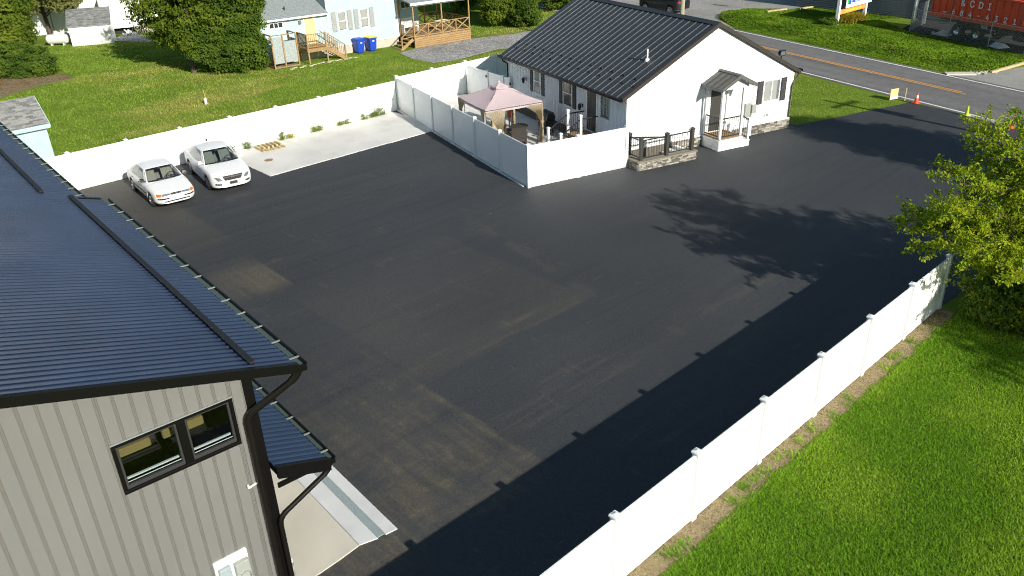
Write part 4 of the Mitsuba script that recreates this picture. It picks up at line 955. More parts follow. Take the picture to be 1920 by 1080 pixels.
# ------------------------------------------------------------------ gazebo and patio furniture
gz = thing('gazebo', 'square pink-roofed fabric gazebo with tied back beige curtains on the patio', 'gazebo')
GX0, GX1, GY0, GY1, GE, GT = -14.38, -11.36, 4.50, 7.55, 2.03, 2.72
GXM, GYM = (GX0 + GX1) / 2, (GY0 + GY1) / 2
def canopy(x0, x1, y0, y1, ze, zt, sag, t0=0.0, val=.13, top=0.0):
    m = MB(); cx, cy = (x0 + x1) / 2, (y0 + y1) / 2; cs = [(x0, y0), (x1, y0), (x1, y1), (x0, y1)]
    for i in range(4):
        a, b = np.array(cs[i]), np.array(cs[(i + 1) % 4]); P = []
        for t in np.linspace(t0, 1 - top, 9):
            row = []
            for s in np.linspace(0, 1, 11):
                e = a + (b - a) * s; q = e + (np.array([cx, cy]) - e) * t
                z = ze + (zt - ze) * t - sag * math.sin(math.pi * min(t, 1)) * (.5 + .5 * math.sin(math.pi * s)) - (.05 * math.sin(math.pi * s) * (1 - t))
                row.append([q[0], q[1], z])
            P.append(row)
        P = np.array(P); m.grid(P.transpose(1, 0, 2))
        if val: m.grid(np.array([P[0], P[0] - [0, 0, val]]).transpose(1, 0, 2))
    return m
put(f'{gz}__canopy', canopy(GX0, GX1, GY0, GY1, GE, GT, .07, 0, .13, .16), 'm_canopy', HOUSE, smooth=30)
put(f'{gz}__vent_cap', canopy(GXM - .33, GXM + .33, GYM - .33, GYM + .33, GT - .04, GT + .12, .02, 0, .06), 'm_canopy', HOUSE, smooth=30)
m = MB(); m.lathe([(0, .06), (.03, .04), (.035, 0), (.0, -.02)], 10, (GXM, GYM, GT + .12)); put(f'{gz}__finial', m, 'm_white', HOUSE, smooth=40)
m = MB()
for x in (GX0, GX1):
    for y in (GY0, GY1):
        sx, sy = np.sign(GXM - x), np.sign(GYM - y)
        for a, b in ((.04, .04), (.30, .04), (.04, .30)): m.cyl([x + sx * a, y + sy * b, .02], [x + sx * a, y + sy * b, GE - .05], .016, 6)
        for z in (.35, .75, 1.1): m.bar([x + sx * .04, y + sy * .04, z], [x + sx * .30, y + sy * .04, z], .015, .015); m.bar([x + sx * .04, y + sy * .04, z], [x + sx * .04, y + sy * .30, z], .015, .015)
for a, b in (((GX0, GY0), (GX1, GY0)), ((GX1, GY0), (GX1, GY1)), ((GX1, GY1), (GX0, GY1)), ((GX0, GY1), (GX0, GY0))): m.bar([*a, GE - .06], [*b, GE - .06], .03, .03)
for x in (GX0, GX1):
    for y in (GY0, GY1): m.bar([x, y, GE - .05], [GXM, GYM, GT - .04], .025, .025)
put(f'{gz}__frame', m, 'm_frame_bronze', HOUSE, smooth=40)
def drape(p, q, tie_t, tie_z, seed, nfold=9, zt=GE - .10, zb=.06):
    "curtain hung from p to q, gathered at fraction tie_t at height tie_z"
    p, q = np.array(p, float), np.array(q, float); d = q - p; L = np.linalg.norm(d); d /= L; nrm = np.array([-d[1], d[0]]); P = []
    for z in np.linspace(zt, zb, 22):
        w = np.interp(z, [zb, .5 * tie_z, tie_z, (tie_z + zt) / 2, zt], [.22, .16, .07, .34, 1.0]); row = []
        for i, s in enumerate(np.linspace(0, 1, nfold * 4 + 1)):
            c = p + d * L * (tie_t + (s - tie_t) * w)
            off = .05 * (0.35 + .65 * (1 - w)) * math.sin(s * nfold * 2 * math.pi + seed) + .02 * math.sin(5 * z + seed + 7 * s)
            c = c + nrm * off; row.append([c[0], c[1], z])
        P.append(row)
    m = MB(); m.grid(np.array(P)); return m
for i, (p, q, t) in enumerate([((GX1, GY0), (GX1 - .95, GY0), .06), ((GX1, GY0), (GX1, GY0 + .5), .06), ((GX0, GY0), (GX0 + 1.05, GY0), .80), ((GX0, GY0), (GX0, GY0 + .55), .1),
                               ((GX0, GY1), (GX0, GY1 - .60), .1), ((GX0, GY1), (GX0 + .5, GY1), .1), ((GX1, GY1), (GX1 - .55, GY1), .1), ((GX1, GY1), (GX1, GY1 - .5), .1)]):
    tz = 1.05 if i != 2 else .3
    k = put(f'{gz}__curtain', drape(p, q, t, tz, i * 1.7), 'm_drape', HOUSE, smooth=50)
    c = np.array(p) + (np.array(q) - p) * t; m = MB(); m.lathe([(.075, .05), (.085, 0), (.075, -.05)], 10, (*c, tz)); put(f'{k}__tie', m, 'm_deck', HOUSE, smooth=40)
def armchair(x, y, rot, label):
    t = thing('patio_armchair', label, 'armchair', 'patio armchairs under the gazebo'); fr = HOUSE.sub(x, y, .022, rot)
    m = MB()
    for sx in (-1, 1):
        m.cbox(sx * .36 - .05, sx * .36 + .05, -.36, .36, .0, .60, .03)
    m.cbox(-.32, .32, -.34, .34, .16, .30, .02); put(f'{t}__frame', m, 'm_wicker', fr)
    m = MB(); m.hull([[sx * .36, y_, z] for sx in (-1, 1) for y_, z in ((.28, .3), (.36, .3), (.40, .92), (.48, .90))]); put(f'{t}__backrest', m, 'm_wicker', fr)
    m = MB(); m.cbox(-.30, .30, -.36, .26, .30, .43, .04); put(f'{t}__seat_cushion', m, 'm_cushion', fr)
    m = MB(); m.hull([[sx * .29, y_, z] for sx in (-1, 1) for y_, z in ((.17, .44), (.27, .44), (.27, .88), (.37, .88))]); put(f'{t}__back_cushion', m, 'm_cushion', fr)
armchair(-12.55, 4.95, math.pi * .93, 'dark wicker armchair with its cushioned back to the corner post, under the gazebo')
armchair(-12.85, 6.35, -.5, 'dark wicker armchair with tan cushions deeper under the gazebo')
tb = thing('patio_table', 'round dark patio table between the armchairs under the gazebo', 'table'); fr = HOUSE.sub(-12.0, 5.75, .022)
m = MB(); m.lathe([(0, .62), (.42, .62), (.44, .60), (.42, .575), (0, .575)], 20); put(f'{tb}__table_top', m, 'm_wicker', fr)
m = MB()
for k in range(3): a = k * 2.094; m.tube([[.34 * math.cos(a), .34 * math.sin(a), 0], [.12 * math.cos(a), .12 * math.sin(a), .3], [.30 * math.cos(a), .30 * math.sin(a), .575]], .018, 6)
put(f'{tb}__legs', m, 'm_wicker', fr)
um = thing('folded_umbrella', 'rust orange folded patio umbrella standing behind the gazebo seats', 'umbrella'); fr = HOUSE.sub(-11.75, 7.25, .022)
m = MB(); m.lathe([(.02, 1.75), (.05, 1.65), (.10, 1.15), (.12, .70), (.09, .64)], 9); put(f'{um}__fabric', m, 'm_rust', fr, smooth=50)
m = MB(); m.cyl([0, 0, .05], [0, 0, 1.85], .02, 8); m.lathe([(.0, .09), (.2, .06), (.24, 0)], 14); put(f'{um}__stand', m, 'm_frame_bronze', fr, smooth=40)
gr = thing('grill', 'dark covered barbecue grill on the patio by the house wall', 'grill'); fr = HOUSE.sub(-10.55, 5.6, .022, -math.pi / 2)
m = MB(); m.hull([[sx * .42, y, z] for sx in (-1, 1) for y, z in ((-.26, .78), (.26, .78), (-.27, .92), (.27, .95), (-.12, 1.12), (.2, 1.14))]); put(f'{gr}__lid', m, 'm_black_plastic', fr)
m = MB(); m.cbox(-.40, .40, -.25, .25, .12, .77, .02); m.cbox(-.72, -.43, -.22, .22, .74, .78, .01); m.cbox(.43, .72, -.22, .22, .74, .78, .01); put(f'{gr}__cabinet', m, 'm_charcoal', fr)
m = MB(); m.bar([-.3, -.30, .92], [.3, -.30, .92], .025, .025); put(f'{gr}__handle', m, 'm_steel', fr)

# pallet and plants by the slab
pl = thing('pallet', 'pale wooden pallet lying on the concrete slab against the back fence', 'pallet'); fr = LOT.sub(17.75, 36.45, .035, math.radians(-3))
for i in range(7): m = MB(); y = -.46 + i * .153; m.cbox(-.6, .6, y - .045, y + .045, .105, .123, .003) if i in (0, 3, 6) else m.cbox(-.60, .60, y - .045, y + .045, .0, .018, .003); put(f'{pl}__board', m, 'm_wood_pale', fr)
for x in (-.56, -.28, 0, .28, .56): m = MB(); m.cbox(x - .022, x + .022, -.50, .50, .0185, .104, .003); put(f'{pl}__stringer', m, 'm_wood_pale', fr)
for i in range(5):
    m = MB(); x = -.44 + i * .22; m.hull([[x + a * .05, b * .36, .124 + z] for a in (-1, 1) for b in (-1, 1) for z in (0, .08)]); put(f'{pl}__block', m, 'm_wood_pale', fr)
ORD = 'first second third fourth fifth sixth seventh eighth ninth tenth eleventh twelfth thirteenth fourteenth fifteenth sixteenth'.split()
r = np.random.default_rng(41)
for i, (x, h) in enumerate(((16.1, .55), (17.0, .62), (18.9, .66), (19.35, .35), (20.75, .55), (21.05, .45), (22.3, .35), (22.7, .38), (23.85, .55), (24.4, .45), (24.65, .85), (25.0, .60))):
    h *= .62; n = 60; c = np.c_[x + r.normal(0, .13, n), 37.32 - np.abs(r.normal(0, .07, n)), .03 + h * r.random(n) ** 1.3]
    lv = quads(LOT(c), .07, r, .2); st = blades(LOT(np.c_[x + r.normal(0, .1, 26), 37.28 - np.abs(r.normal(0, .08, 26)), np.zeros(26)])[:, :2], .03, h * .9, .02, .35, r)
    one('weed', join([lv, st]), 'm_leaf_gold' if i in (3,) else 'm_leaf_tall', f'leafy green weed where the slab meets the back fence, {ORD[i]} from the white cars', 'weed', group='weeds along the back fence')
# ------------------------------------------------------------------ cars
def ray_mesh(v, f, o, d):
    "first hits of rays o (n,3) along d (3,) on the mesh: distance or nan, face normal"
    a, b, c = v[f[:, 0]], v[f[:, 1]], v[f[:, 2]]; e1, e2 = b - a, c - a; h = np.cross(d, e2); det = np.einsum('ij,ij->i', e1, h)
    ok = np.abs(det) > 1e-12; a, e1, e2, h, det = a[ok], e1[ok], e2[ok], h[ok], det[ok]
    T_ = np.full(len(o), np.nan)
    for i, p in enumerate(o):
        s = p - a; u = np.einsum('ij,ij->i', s, h) / det; qv = np.cross(s, e1); w = qv @ d / det; t = np.einsum('ij,ij->i', e2, qv) / det
        k = (u >= -1e-6) & (w >= -1e-6) & (u + w <= 1 + 1e-6) & (t > 1e-4)
        if k.any(): T_[i] = t[k].min()
    return T_
class Car:
    """x forward (front at x = 0, rear at x = -L), y left, z up. All from station tables."""
    def __init__(s, spec, fr):
        s.S, s.fr = spec, fr
        X = spec['x']; s.f = lambda name, x: np.interp(x, X, spec[name])
    def smooth(s, name, xs):
        y = s.f(name, xs); k = np.array([1, 2, 3, 2, 1]) / 9; yp = np.pad(y, 2, mode='edge'); return np.convolve(yp, k, 'valid')
    def body(s):
        S = s.S; L = S['L']
        xs = np.r_[-.002, -.02, -.05, -.10, np.linspace(-.17, -L + .17, 56), -L + .10, -L + .05, -L + .02, -L + .002]
        wid, top, sill = s.smooth('w', xs), s.smooth('top', xs), s.smooth('sill', xs)
        # rounded plan view at nose and tail
        for i, x in enumerate(xs):
            e = min(-x, L + x); wid[i] *= 1 - .30 * max(0, 1 - e / .42) ** 2.6
            top[i] -= S['nose_drop'] * max(0, 1 - (-x) / .16) ** 2 + .10 * max(0, 1 - (L + x) / .14) ** 2
        n = 15; P = []
        for x, w, t, b in zip(xs, wid, top, sill):
            sh = S['shoulder'](x); h = t - b
            sec = [(0, b), (w * .75, b), (w * .93, b + .02), (w * .985, b + .12), (w * 1.0, b + .26 * h / .5), (w * .995, b + .55 * h), (w * .985, b + h * .74), (w * .955, t - .045 - sh * .3), (w * .90, t - .014 - sh * .12), (w * .72, t + .004), (w * .4, t + .022), (0, t + .028)]
            P.append([[x, y, z] for y, z in sec] + [[x, -y, z] for y, z in sec[-2:0:-1]])
        P = np.array(P); m = MB(); P2 = np.concatenate([P, P[:, :1]], 1); v, f = MB().grid(P2[::-1]).get()
        tm = trimesh.Trimesh(v, f, process=False); tm.merge_vertices(digits_vertex=6)
        k = P.shape[1]; V = list(tm.vertices); F = list(tm.faces)
        for ring, fl in ((P[0], 1), (P[-1], -1)):
            c = ring.mean(0); _, idx = __import__('scipy.spatial', fromlist=['cKDTree']).cKDTree(tm.vertices).query(ring); ci = len(V); V.append(c)
            for j in range(k): F.append([idx[j], idx[(j + 1) % k], ci][::-fl])
        tm = trimesh.Trimesh(np.array(V), np.array(F), process=False); tm.fix_normals()
        man = m3.Manifold(m3.Mesh(np.asarray(tm.vertices, np.float32), np.asarray(tm.faces, np.uint32)))
        for xw in (S['xf'], S['xr']):
            R = S['R'] + .055
            cyl = m3.Manifold.cylinder(2.6, R, R, 36).rotate([90, 0, 0]).translate([xw, 1.3, S['R'] + .02])
            core = m3.Manifold.cube([2, (S['W'] / 2 - .23) * 2, 2], True).translate([xw, 0, .5])
            man = man - (cyl - core)
        c_ = S['cab']; zz = c_['zb'] + .6; man = man - m3.Manifold.cube([c_['x0'] - .10 - (c_['x3'] + .22), (c_['wb'] - .07) * 2, zz - .34], False).translate([c_['x3'] + .22, -(c_['wb'] - .07), .34])
        mm = man.to_mesh(); s.bv, s.bf = np.array(mm.vert_properties[:, :3], float), np.array(mm.tri_verts, int)
        return s.bv, s.bf
    def cabin(s):
        "four glazed faces as grids G[u][v]; returns dict of grid functions"
        S = s.S; c = S['cab']
        def side(x, t, sgn):        # t 0 belt .. 1 roof
            pass
        return c
    def patch(s, pts2, d, plane, off=.006, nu=7, nv=4):
        "quad given by four 3-d points projected on the body along d"
        p = np.array(pts2, float); u, v = np.meshgrid(np.linspace(0, 1, nu), np.linspace(0, 1, nv), indexing='ij')
        g = (p[0] * ((1 - u) * (1 - v))[..., None] + p[1] * (u * (1 - v))[..., None] + p[2] * (u * v)[..., None] + p[3] * ((1 - u) * v)[..., None])
        d = np.array(d, float) / np.linalg.norm(d); o = g.reshape(-1, 3) - d * 2; t = ray_mesh(s.bv, s.bf, o, d)
        if np.isnan(t).any(): t = np.where(np.isnan(t), np.nanmedian(t), t)
        q = (o + d * (t - off)[:, None]).reshape(nu, nv, 3); m = MB(); m.grid(q); return m, q
def build_car(spec, fr, label, name='parked_car'):
    t = thing(name, label, 'car', 'cars parked at the back fence'); cr = Car(spec, fr); S = spec; L, W = S['L'], S['W']
    put(f'{t}__body', cr.body(), S.get('paint', 'm_paint_white'), fr, smooth=32)
    c = S['cab']; wb, wr = c['wb'], c['wr']
    # greenhouse: curved faces between the belt and the roof
    def belt(u): return np.interp(u, [0, 1], [c['zb'], c['zb'] + c.get('rise', .02)])
    def sidep(x_b, x_t, tt, sgn): return None
    def wind(u, v, xb, xt, zb, zt, bow):
        "u across (-1..1), v up"
        w = wb + (wr - wb) * v; x = xb + (xt - xb) * v - bow * u * u * (1 - .3 * v); z = zb + (zt - zb) * v + .04 * math.sin(math.pi * v) - .035 * u * u * v
        return [x, u * w, z]
    def face(fn, u0, u1, v0, v1, nu=11, nv=7, off=0):
        return np.array([[fn(u, v) for v in np.linspace(v0, v1, nv)] for u in np.linspace(u0, u1, nu)])
    fw = lambda u, v: wind(u, v, c['x0'], c['x1'], c['zb'], c['zr'], c['bow'])
    rw = lambda u, v: wind(u, v, c['x3'], c['x2'], c['zb'] + .04, c['zr'] - .01, -c['bow'] * .7)
    def sd(sgn):
        def fn(u, v):
            a = np.array(fw(sgn, v)); b = np.array(rw(sgn, v)); p = a + (b - a) * u
            p[1] += sgn * (.035 * math.sin(math.pi * u) * (1 - v * .4) + .018 * math.sin(math.pi * v)); p[2] += (.03 * math.sin(math.pi * u)) * v
            return p.tolist()
        return fn
    pt = S.get('paint', 'm_paint_white')
    m = MB()
    # roof skin from the four edges
    P = []
    for u in np.linspace(0, 1, 12):
        l, r_ = np.array(sd(1)(u, 1)), np.array(sd(-1)(u, 1)); row = []
        for s_ in np.linspace(0, 1, 11):
            p = l + (r_ - l) * s_; p[2] += .045 * math.sin(math.pi * s_) ** .8 + .0; row.append(p)
        P.append(row)
    P = np.array(P)
    f_edge = face(fw, 1, -1, 1, 1, 11, 1)[:, 0]; r_edge = face(rw, 1, -1, 1, 1, 11, 1)[:, 0]
    P[0, :, :2] = f_edge[:, :2]; P[0, :, 2] = f_edge[:, 2]; P[-1, :, :2] = r_edge[:, :2]; P[-1, :, 2] = r_edge[:, 2]
    m.grid(P)
    def framed(fn, holes, u0=0., u1=1., outer=(0, 1)):
        "grid with rectangular openings: strips of the face around the holes"
        us = sorted({u0, u1, *[h[0] for h in holes], *[h[1] for h in holes]}); vs = sorted({0., 1., *[h[2] for h in holes], *[h[3] for h in holes]})
        for i in range(len(us) - 1):
            for j in range(len(vs) - 1):
                uc, vc = (us[i] + us[i + 1]) / 2, (vs[j] + vs[j + 1]) / 2
                if any(h[0] < uc < h[1] and h[2] < vc < h[3] for h in holes): continue
                m.grid(face(fn, us[i], us[i + 1], vs[j], vs[j + 1], max(2, int(abs(us[i + 1] - us[i]) * 10) + 2), max(2, int((vs[j + 1] - vs[j]) * 8) + 2)))
    wsh = (-.93, .93, .05, .93); framed(fw, [wsh], -1., 1.); framed(rw, [(-.90, .90, .12, .90)], -1., 1.)
    sh = S['side_holes']
    for sg in (1, -1): framed(sd(sg), sh)
    k = put(f'{t}__roof', m, pt, fr, smooth=32)
    def glass(fn, h, name, mt='m_pane'):
        mm = MB(); mm.grid(face(fn, h[0], h[1], h[2], h[3], 11, 7)); return put(f'{t}__{name}', mm, mt, fr, smooth=True)
    glass(fw, wsh, 'windscreen'); glass(rw, (-.90, .90, .12, .90), 'rear_window', 'm_glass_dark')
    for sg in (1, -1):
        for h in sh: glass(sd(sg), h, 'side_window', 'm_glass_grey')
    # black surround and wipers
    mm = MB()
    for (u0, u1, v0, v1) in ((-.95, .95, .035, .062), (-.95, .95, .92, .945), (-.945, -.925, .05, .94), (.925, .945, .05, .94)):
        P = face(fw, u0, u1, v0, v1, 11, 5); mm.grid(P + [.004, 0, .004])
    for u0, u1 in ((-.55, .05), (.0, .62)):
        a, b = np.array(fw(u0, .07)), np.array(fw(u1, .12)); mm.bar(a + [.02, 0, .012], b + [.02, 0, .012], .014, .012)
    put(f'{t}__window_seal', mm, 'm_black_plastic', fr)
    for sg in (1, -1):
        mm = MB()
        for h in sh:
            for (u0, u1, v0, v1) in ((h[0] - .012, h[1] + .012, h[2] - .03, h[2]), (h[0] - .012, h[1] + .012, h[3], h[3] + .03), (h[0] - .012, h[0], h[2], h[3]), (h[1], h[1] + .012, h[2], h[3])):
                mm.grid(face(sd(sg), u0, u1, v0, v1, 7, 4) + [0, sg * .004, 0])
        put(f'{t}__side_trim', mm, 'm_black_plastic', fr)
    # interior
    zb = c['zb']; xd = c['x0'] - .28; mm = MB()
    mm.hull([[x, y, z] for y in (-wb * .88, wb * .88) for x, z in ((c['x0'] - .02, zb - .02), (xd, zb + .02), (xd - .15, zb - .05), (xd - .1, zb - .35), (c['x0'] - .1, zb - .4))]); put(f'{t}__dashboard', mm, 'm_black', fr)
    for sg in (1, -1):
        mm = MB(); y = sg * .36; x = xd - .72
        mm.hull([[x + a, y + b, z] for b in (-.24, .24) for a, z in ((0, zb - .38), (.48, zb - .32), (.48, zb - .2), (0, zb - .22))]); mm.hull([[x + a, y + b, z] for b, w in ((-.23, 1), (.23, 1)) for a, z in ((-.02, zb - .25), (.12, zb - .25), (-.20, zb + .26), (-.10, zb + .28))])
        mm.hull([[x + a, y + b, z] for b in (-.13, .13) for a, z in ((-.24, zb + .28), (-.15, zb + .28), (-.26, zb + .42), (-.18, zb + .43))]); put(f'{t}__seat', mm, S['seat'], fr)
    mm = MB(); x = xd - 1.5; mm.hull([[x + a, b, z] for b in (-.6, .6) for a, z in ((0, zb - .3), (.4, zb - .3), (-.25, zb + .25), (-.15, zb + .28), (.4, zb - .2))]); mm.box(x - .4, x, -.6, .6, zb - .0, zb + .02); put(f'{t}__rear_seat', mm, S['seat'], fr)
    mm = MB(); mm.box(c['x3'] + .24, c['x0'] - .12, -wb * .88, wb * .88, .345, .36); mm.box(c['x3'] + .23, c['x3'] + .25, -wb * .88, wb * .88, .36, zb - .05); put(f'{t}__floor', mm, 'm_dim', fr)
    mm = MB(); g_ = np.linspace(0, 2 * math.pi, 21); ctr = np.array([xd - .22, .36, zb + .0]); P = [ctr + [.06 * math.sin(a), .18 * math.cos(a), .17 * math.sin(a)] for a in g_]
    mm.tube(P, .017, 6); mm.bar(P[0], P[10], .05, .02); mm.bar(ctr, ctr + [.15, 0, -.08], .05, .05); put(f'{t}__steering_wheel', mm, 'm_black_plastic', fr)
    mm = MB(); p = np.array(fw(0, .86)); mm.cbox(p[0] - .07, p[0] - .04, -.11, .11, p[2] - .05, p[2] + .01, .01); put(f'{t}__mirror_inside', mm, 'm_black_plastic', fr)
    # wheels
    R = S['R']
    for xw in (S['xf'], S['xr']):
        for sg in (1, -1):
            w = fr.sub(xw, sg * (W / 2 - .115), R, 0)
            mm = MB(); mm.lathe([(R * .62, .09), (R * .9, .10), (R * .985, .07), (R, 0), (R * .985, -.07), (R * .9, -.10), (R * .62, -.09)], 28, axis='y'); wk = put(f'{t}__wheel', mm, 'm_tyre', w, smooth=50)
            mm = MB(); y = -sg * .082 if False else sg * .082
            mm.lathe([(0, .0), (R * .62, .0)], 24, (0, sg * .05, 0), 'y'); mm.lathe([(R * .64, .04), (R * .64, -.01), (R * .56, -.02), (R * .56, .03)], 24, (0, sg * .085, 0), 'y')
            for q in range(S['spokes']):
                a = q * 2 * math.pi / S['spokes']; mm.bar([.05 * math.cos(a), sg * .088, .05 * math.sin(a)], [R * .6 * math.cos(a), sg * .084, R * .6 * math.sin(a)], .05, .02, (0, 1, 0))
            mm.lathe([(0, .03), (.06, .02), (.07, 0)], 12, (0, sg * .085, 0), 'y'); put(f'{wk}__rim', mm, 'm_rim', w)
    # mirrors
    for sg in (1, -1):
        p = np.array(sd(sg)(.06, .04)); mm = MB(); mm.hull([p + [a, sg * b, z] for a, b, z in ((.04, .03, .02), (-.07, .03, .03), (.05, .19, .03), (-.07, .19, .04), (.03, .19, .13), (-.07, .19, .15), (.0, .05, .13), (-.07, .05, .15))]); mm.bar(p + [0, -sg * .02, .03], p + [0, sg * .05, .05], .05, .04)
        put(f'{t}__mirror', mm, S['mirror'], fr)
    # door seams and handles as fine proud and sunk strips
    for sg in (1, -1):
        mm = MB()
        for xs_ in S['doors']:
            P, q = cr.patch([[xs_ - .006, sg, S['sill_z'] + .1], [xs_ + .006, sg, S['sill_z'] + .1], [xs_ + .006, sg, zb - .05], [xs_ - .006, sg, zb - .05]], (0, -sg, 0), None, .003, 2, 8); mm.grid(q)
        put(f'{t}__door_seam', mm, 'm_black_plastic', fr)
        for xs_ in S['handles']:
            P, q = cr.patch([[xs_ - .08, sg, zb - .14], [xs_ + .08, sg, zb - .14], [xs_ + .08, sg, zb - .11], [xs_ - .08, sg, zb - .11]], (0, -sg, 0), None, .02, 3, 2)
            mm = MB(); mm.grid(q); mm.grid(q - [0, sg * .018, 0]); put(f'{t}__door_handle', mm, S.get('handle', pt), fr)
    for nm, mt, pts, d, off, lab in S['marks']:
        P, q = cr.patch(pts, d, None, off, 9, 5); mm = MB(); mm.grid(q)
        # a rim that goes back to the body
        ed = np.concatenate([q[:, 0], q[-1, 1:], q[-2::-1, -1], q[0, -2::-1]]); mm.grid(np.array([ed, ed + np.array(d) / np.linalg.norm(d) * (off + .01)]))
        kk = put(f'{t}__{nm}', mm, mt, fr, label=lab)
    for nm, mt, bx in S.get('boxes', []):
        mm = MB(); mm.cbox(*bx, .005); put(f'{t}__{nm}', mm, mt, fr)
    return t
X_ = (-1, 0, 0)
def sym(nm, mt, pts, d, off=.006):
    return [(nm, mt, pts, d, off, None), (nm, mt, [[x, -y, z] for x, y, z in pts], (d[0], -d[1], d[2]), off, None)]
old = dict(L=4.35, W=1.68, R=.29, xf=-.86, xr=-3.36, spokes=8, seat='m_seat_tan', mirror='m_black_plastic', handle='m_black_plastic', nose_drop=.10, sill_z=.2,
    x=[-4.35, -4.25, -3.6, -2.6, -1.3, -.95, -.25, 0], w=[.72, .80, .835, .84, .84, .835, .81, .76], top=[.80, .88, .90, .90, .895, .865, .735, .66], sill=[.36, .26, .22, .2, .2, .22, .24, .27],
    shoulder=lambda x: .06, cab=dict(x0=-1.12, x1=-1.82, x2=-3.02, x3=-3.62, zb=.885, zr=1.32, wb=.735, wr=.55, bow=.10, rise=.02), side_holes=[(.13, .47, .10, .88), (.52, .82, .10, .88)], doors=[-1.32, -2.28, -3.12], handles=[-2.12, -3.0],
    marks=sym('headlight', 'm_lamp_lens', [[.2, .24, .60], [.2, .56, .585], [.2, .56, .665], [.2, .24, .665]], X_, .012) + sym('turn_signal', 'm_orange_lens', [[.2, .575, .575], [.2, .735, .565], [.2, .735, .675], [.2, .575, .672]], X_, .014)
        + [('grille', 'm_black_plastic', [[.2, -.22, .60], [.2, .22, .60], [.2, .22, .665], [.2, -.22, .665]], X_, .010, None), ('emblem', 'm_chrome', [[.2, -.04, .615], [.2, .04, .615], [.2, .04, .652], [.2, -.04, .652]], X_, .018, None)]
        + sym('bumper_strip', 'm_black_plastic', [[.2, .30, .455], [.2, .72, .455], [.2, .72, .505], [.2, .30, .505]], X_, .016)
        + [('bumper_slot', 'm_black', [[.2, -.5, .33], [.2, .5, .33], [.2, .5, .375], [.2, -.5, .375]], X_, .004, None), ('hood_seam', 'm_grey_box', [[-.20, -.6, 1.5], [-.20, .6, 1.5], [-.19, .6, 1.5], [-.19, -.6, 1.5]], (0, 0, -1), .003, None)]
        + sym('side_moulding', 'm_black_plastic', [[-1.25, 1, .47], [-2.95, 1, .47], [-2.95, 1, .51], [-1.25, 1, .51]], (0, -1, 0), .012))
c1 = LOT.sub(11.22, 31.98, .012, math.radians(-95))
build_car(old, c1, 'older white sedan with orange corner lights and black mirrors, left of the two parked cars')
new = dict(L=4.55, W=1.79, R=.325, xf=-.90, xr=-3.58, spokes=5, seat='m_seat_grey', mirror='m_paint_white', nose_drop=.09, sill_z=.2,
    x=[-4.55, -4.4, -3.8, -2.7, -1.3, -.95, -.3, 0], w=[.80, .87, .89, .895, .895, .89, .86, .80], top=[.98, 1.04, 1.03, .98, .975, .955, .86, .78], sill=[.36, .26, .22, .2, .2, .22, .22, .24],
    shoulder=lambda x: .10, cab=dict(x0=-1.10, x1=-1.92, x2=-3.15, x3=-4.0, zb=.965, zr=1.435, wb=.775, wr=.57, bow=.13, rise=.05), side_holes=[(.12, .45, .10, .86), (.50, .80, .14, .86)], doors=[-1.34, -2.36, -3.25], handles=[-2.2, -3.12],
    marks=sym('headlight', 'm_lamp_lens', [[.2, .46, .60], [.2, .66, .60], [.2, .80, .80], [.2, .56, .74]], (-1, -.15, -.25), .010)
        + [('grille', 'm_charcoal', [[.2, -.33, .53], [.2, .33, .53], [.2, .40, .655], [.2, -.40, .655]], X_, .012, None), ('grille', 'm_charcoal', [[.2, -.41, .685], [.2, .41, .685], [.2, .42, .735], [.2, -.42, .735]], X_, .012, None),
           ('grille_bar', 'm_chrome', [[.2, -.42, .657], [.2, .42, .657], [.2, .42, .683], [.2, -.42, .683]], X_, .018, None), ('emblem', 'm_chrome', [[.2, -.085, .645], [.2, .085, .645], [.2, .085, .695], [.2, -.085, .695]], X_, .028, None),
           ('number_plate', 'm_charcoal', [[.2, -.16, .36], [.2, .16, .36], [.2, .16, .47], [.2, -.16, .47]], X_, .02, 'dark front plate holder'), ('lower_grille', 'm_grey_box', [[.2, -.36, .33], [.2, .36, .33], [.2, .36, .355], [.2, -.36, .355]], X_, .008, None)]
        + sym('fog_lamp', 'm_black_plastic', [[.2, .50, .36], [.2, .73, .37], [.2, .73, .44], [.2, .50, .43]], X_, .010)
        + sym('hood_crease', 'm_paint_white', [[-.25, .34, 2], [-1.0, .46, 2], [-1.0, .47, 2], [-.25, .35, 2]], (0, 0, -1), .006)
        + [('hood_seam', 'm_grey_box', [[-.17, -.62, 1.8], [-.17, .62, 1.8], [-.16, .62, 1.8], [-.16, -.62, 1.8]], (0, 0, -1), .003, None)],
    boxes=[('aerial', 'm_black_plastic', (-3.32, -3.22, -.03, .03, 1.44, 1.52))])
c2 = LOT.sub(13.70, 32.05, .012, math.radians(-99))
build_car(new, c2, 'newer white sedan with white mirrors and a dark plate holder, beside the concrete slab')
# ------------------------------------------------------------------ pale blue house behind, with its porch, deck and bins
bh = thing('blue_house', 'pale blue house with grey shutters and a cream side door across the lawn', 'house')
m = MB(); m.box(-1.05, 4.72, .0, 7.5, .66, 5.6); m.box(-6.3, -1.05, .06, 6.0, .62, 3.08); m.box(4.72, 7.3, 1.2, 7.5, .66, 5.6)
wl = put(f'{bh}__wall', m, 'm_siding_blue', BLUE)
m = MB()
for z in np.arange(.72, 5.5, .125):
    for a, b, y, top in ((-1.05, 4.72, 0, 5.5), (-6.3, -1.06, .06, 3.0), (4.73, 7.3, 1.2, 5.5)):
        if z < top: m.hull([[x, yy, zz] for x in (a, b) for yy, zz in ((y, z), (y - .018, z), (y, z + .12))])
put(f'{wl}__clapboard', m, 'm_siding_blue', BLUE, kind='stuff')
m = MB(); m.box(-1.02, 4.69, .03, 7.45, 0, .66); m.box(-6.2, -1.02, .09, 5.9, 0, .62); put(f'{bh}__foundation', m, 'm_foundation', BLUE)
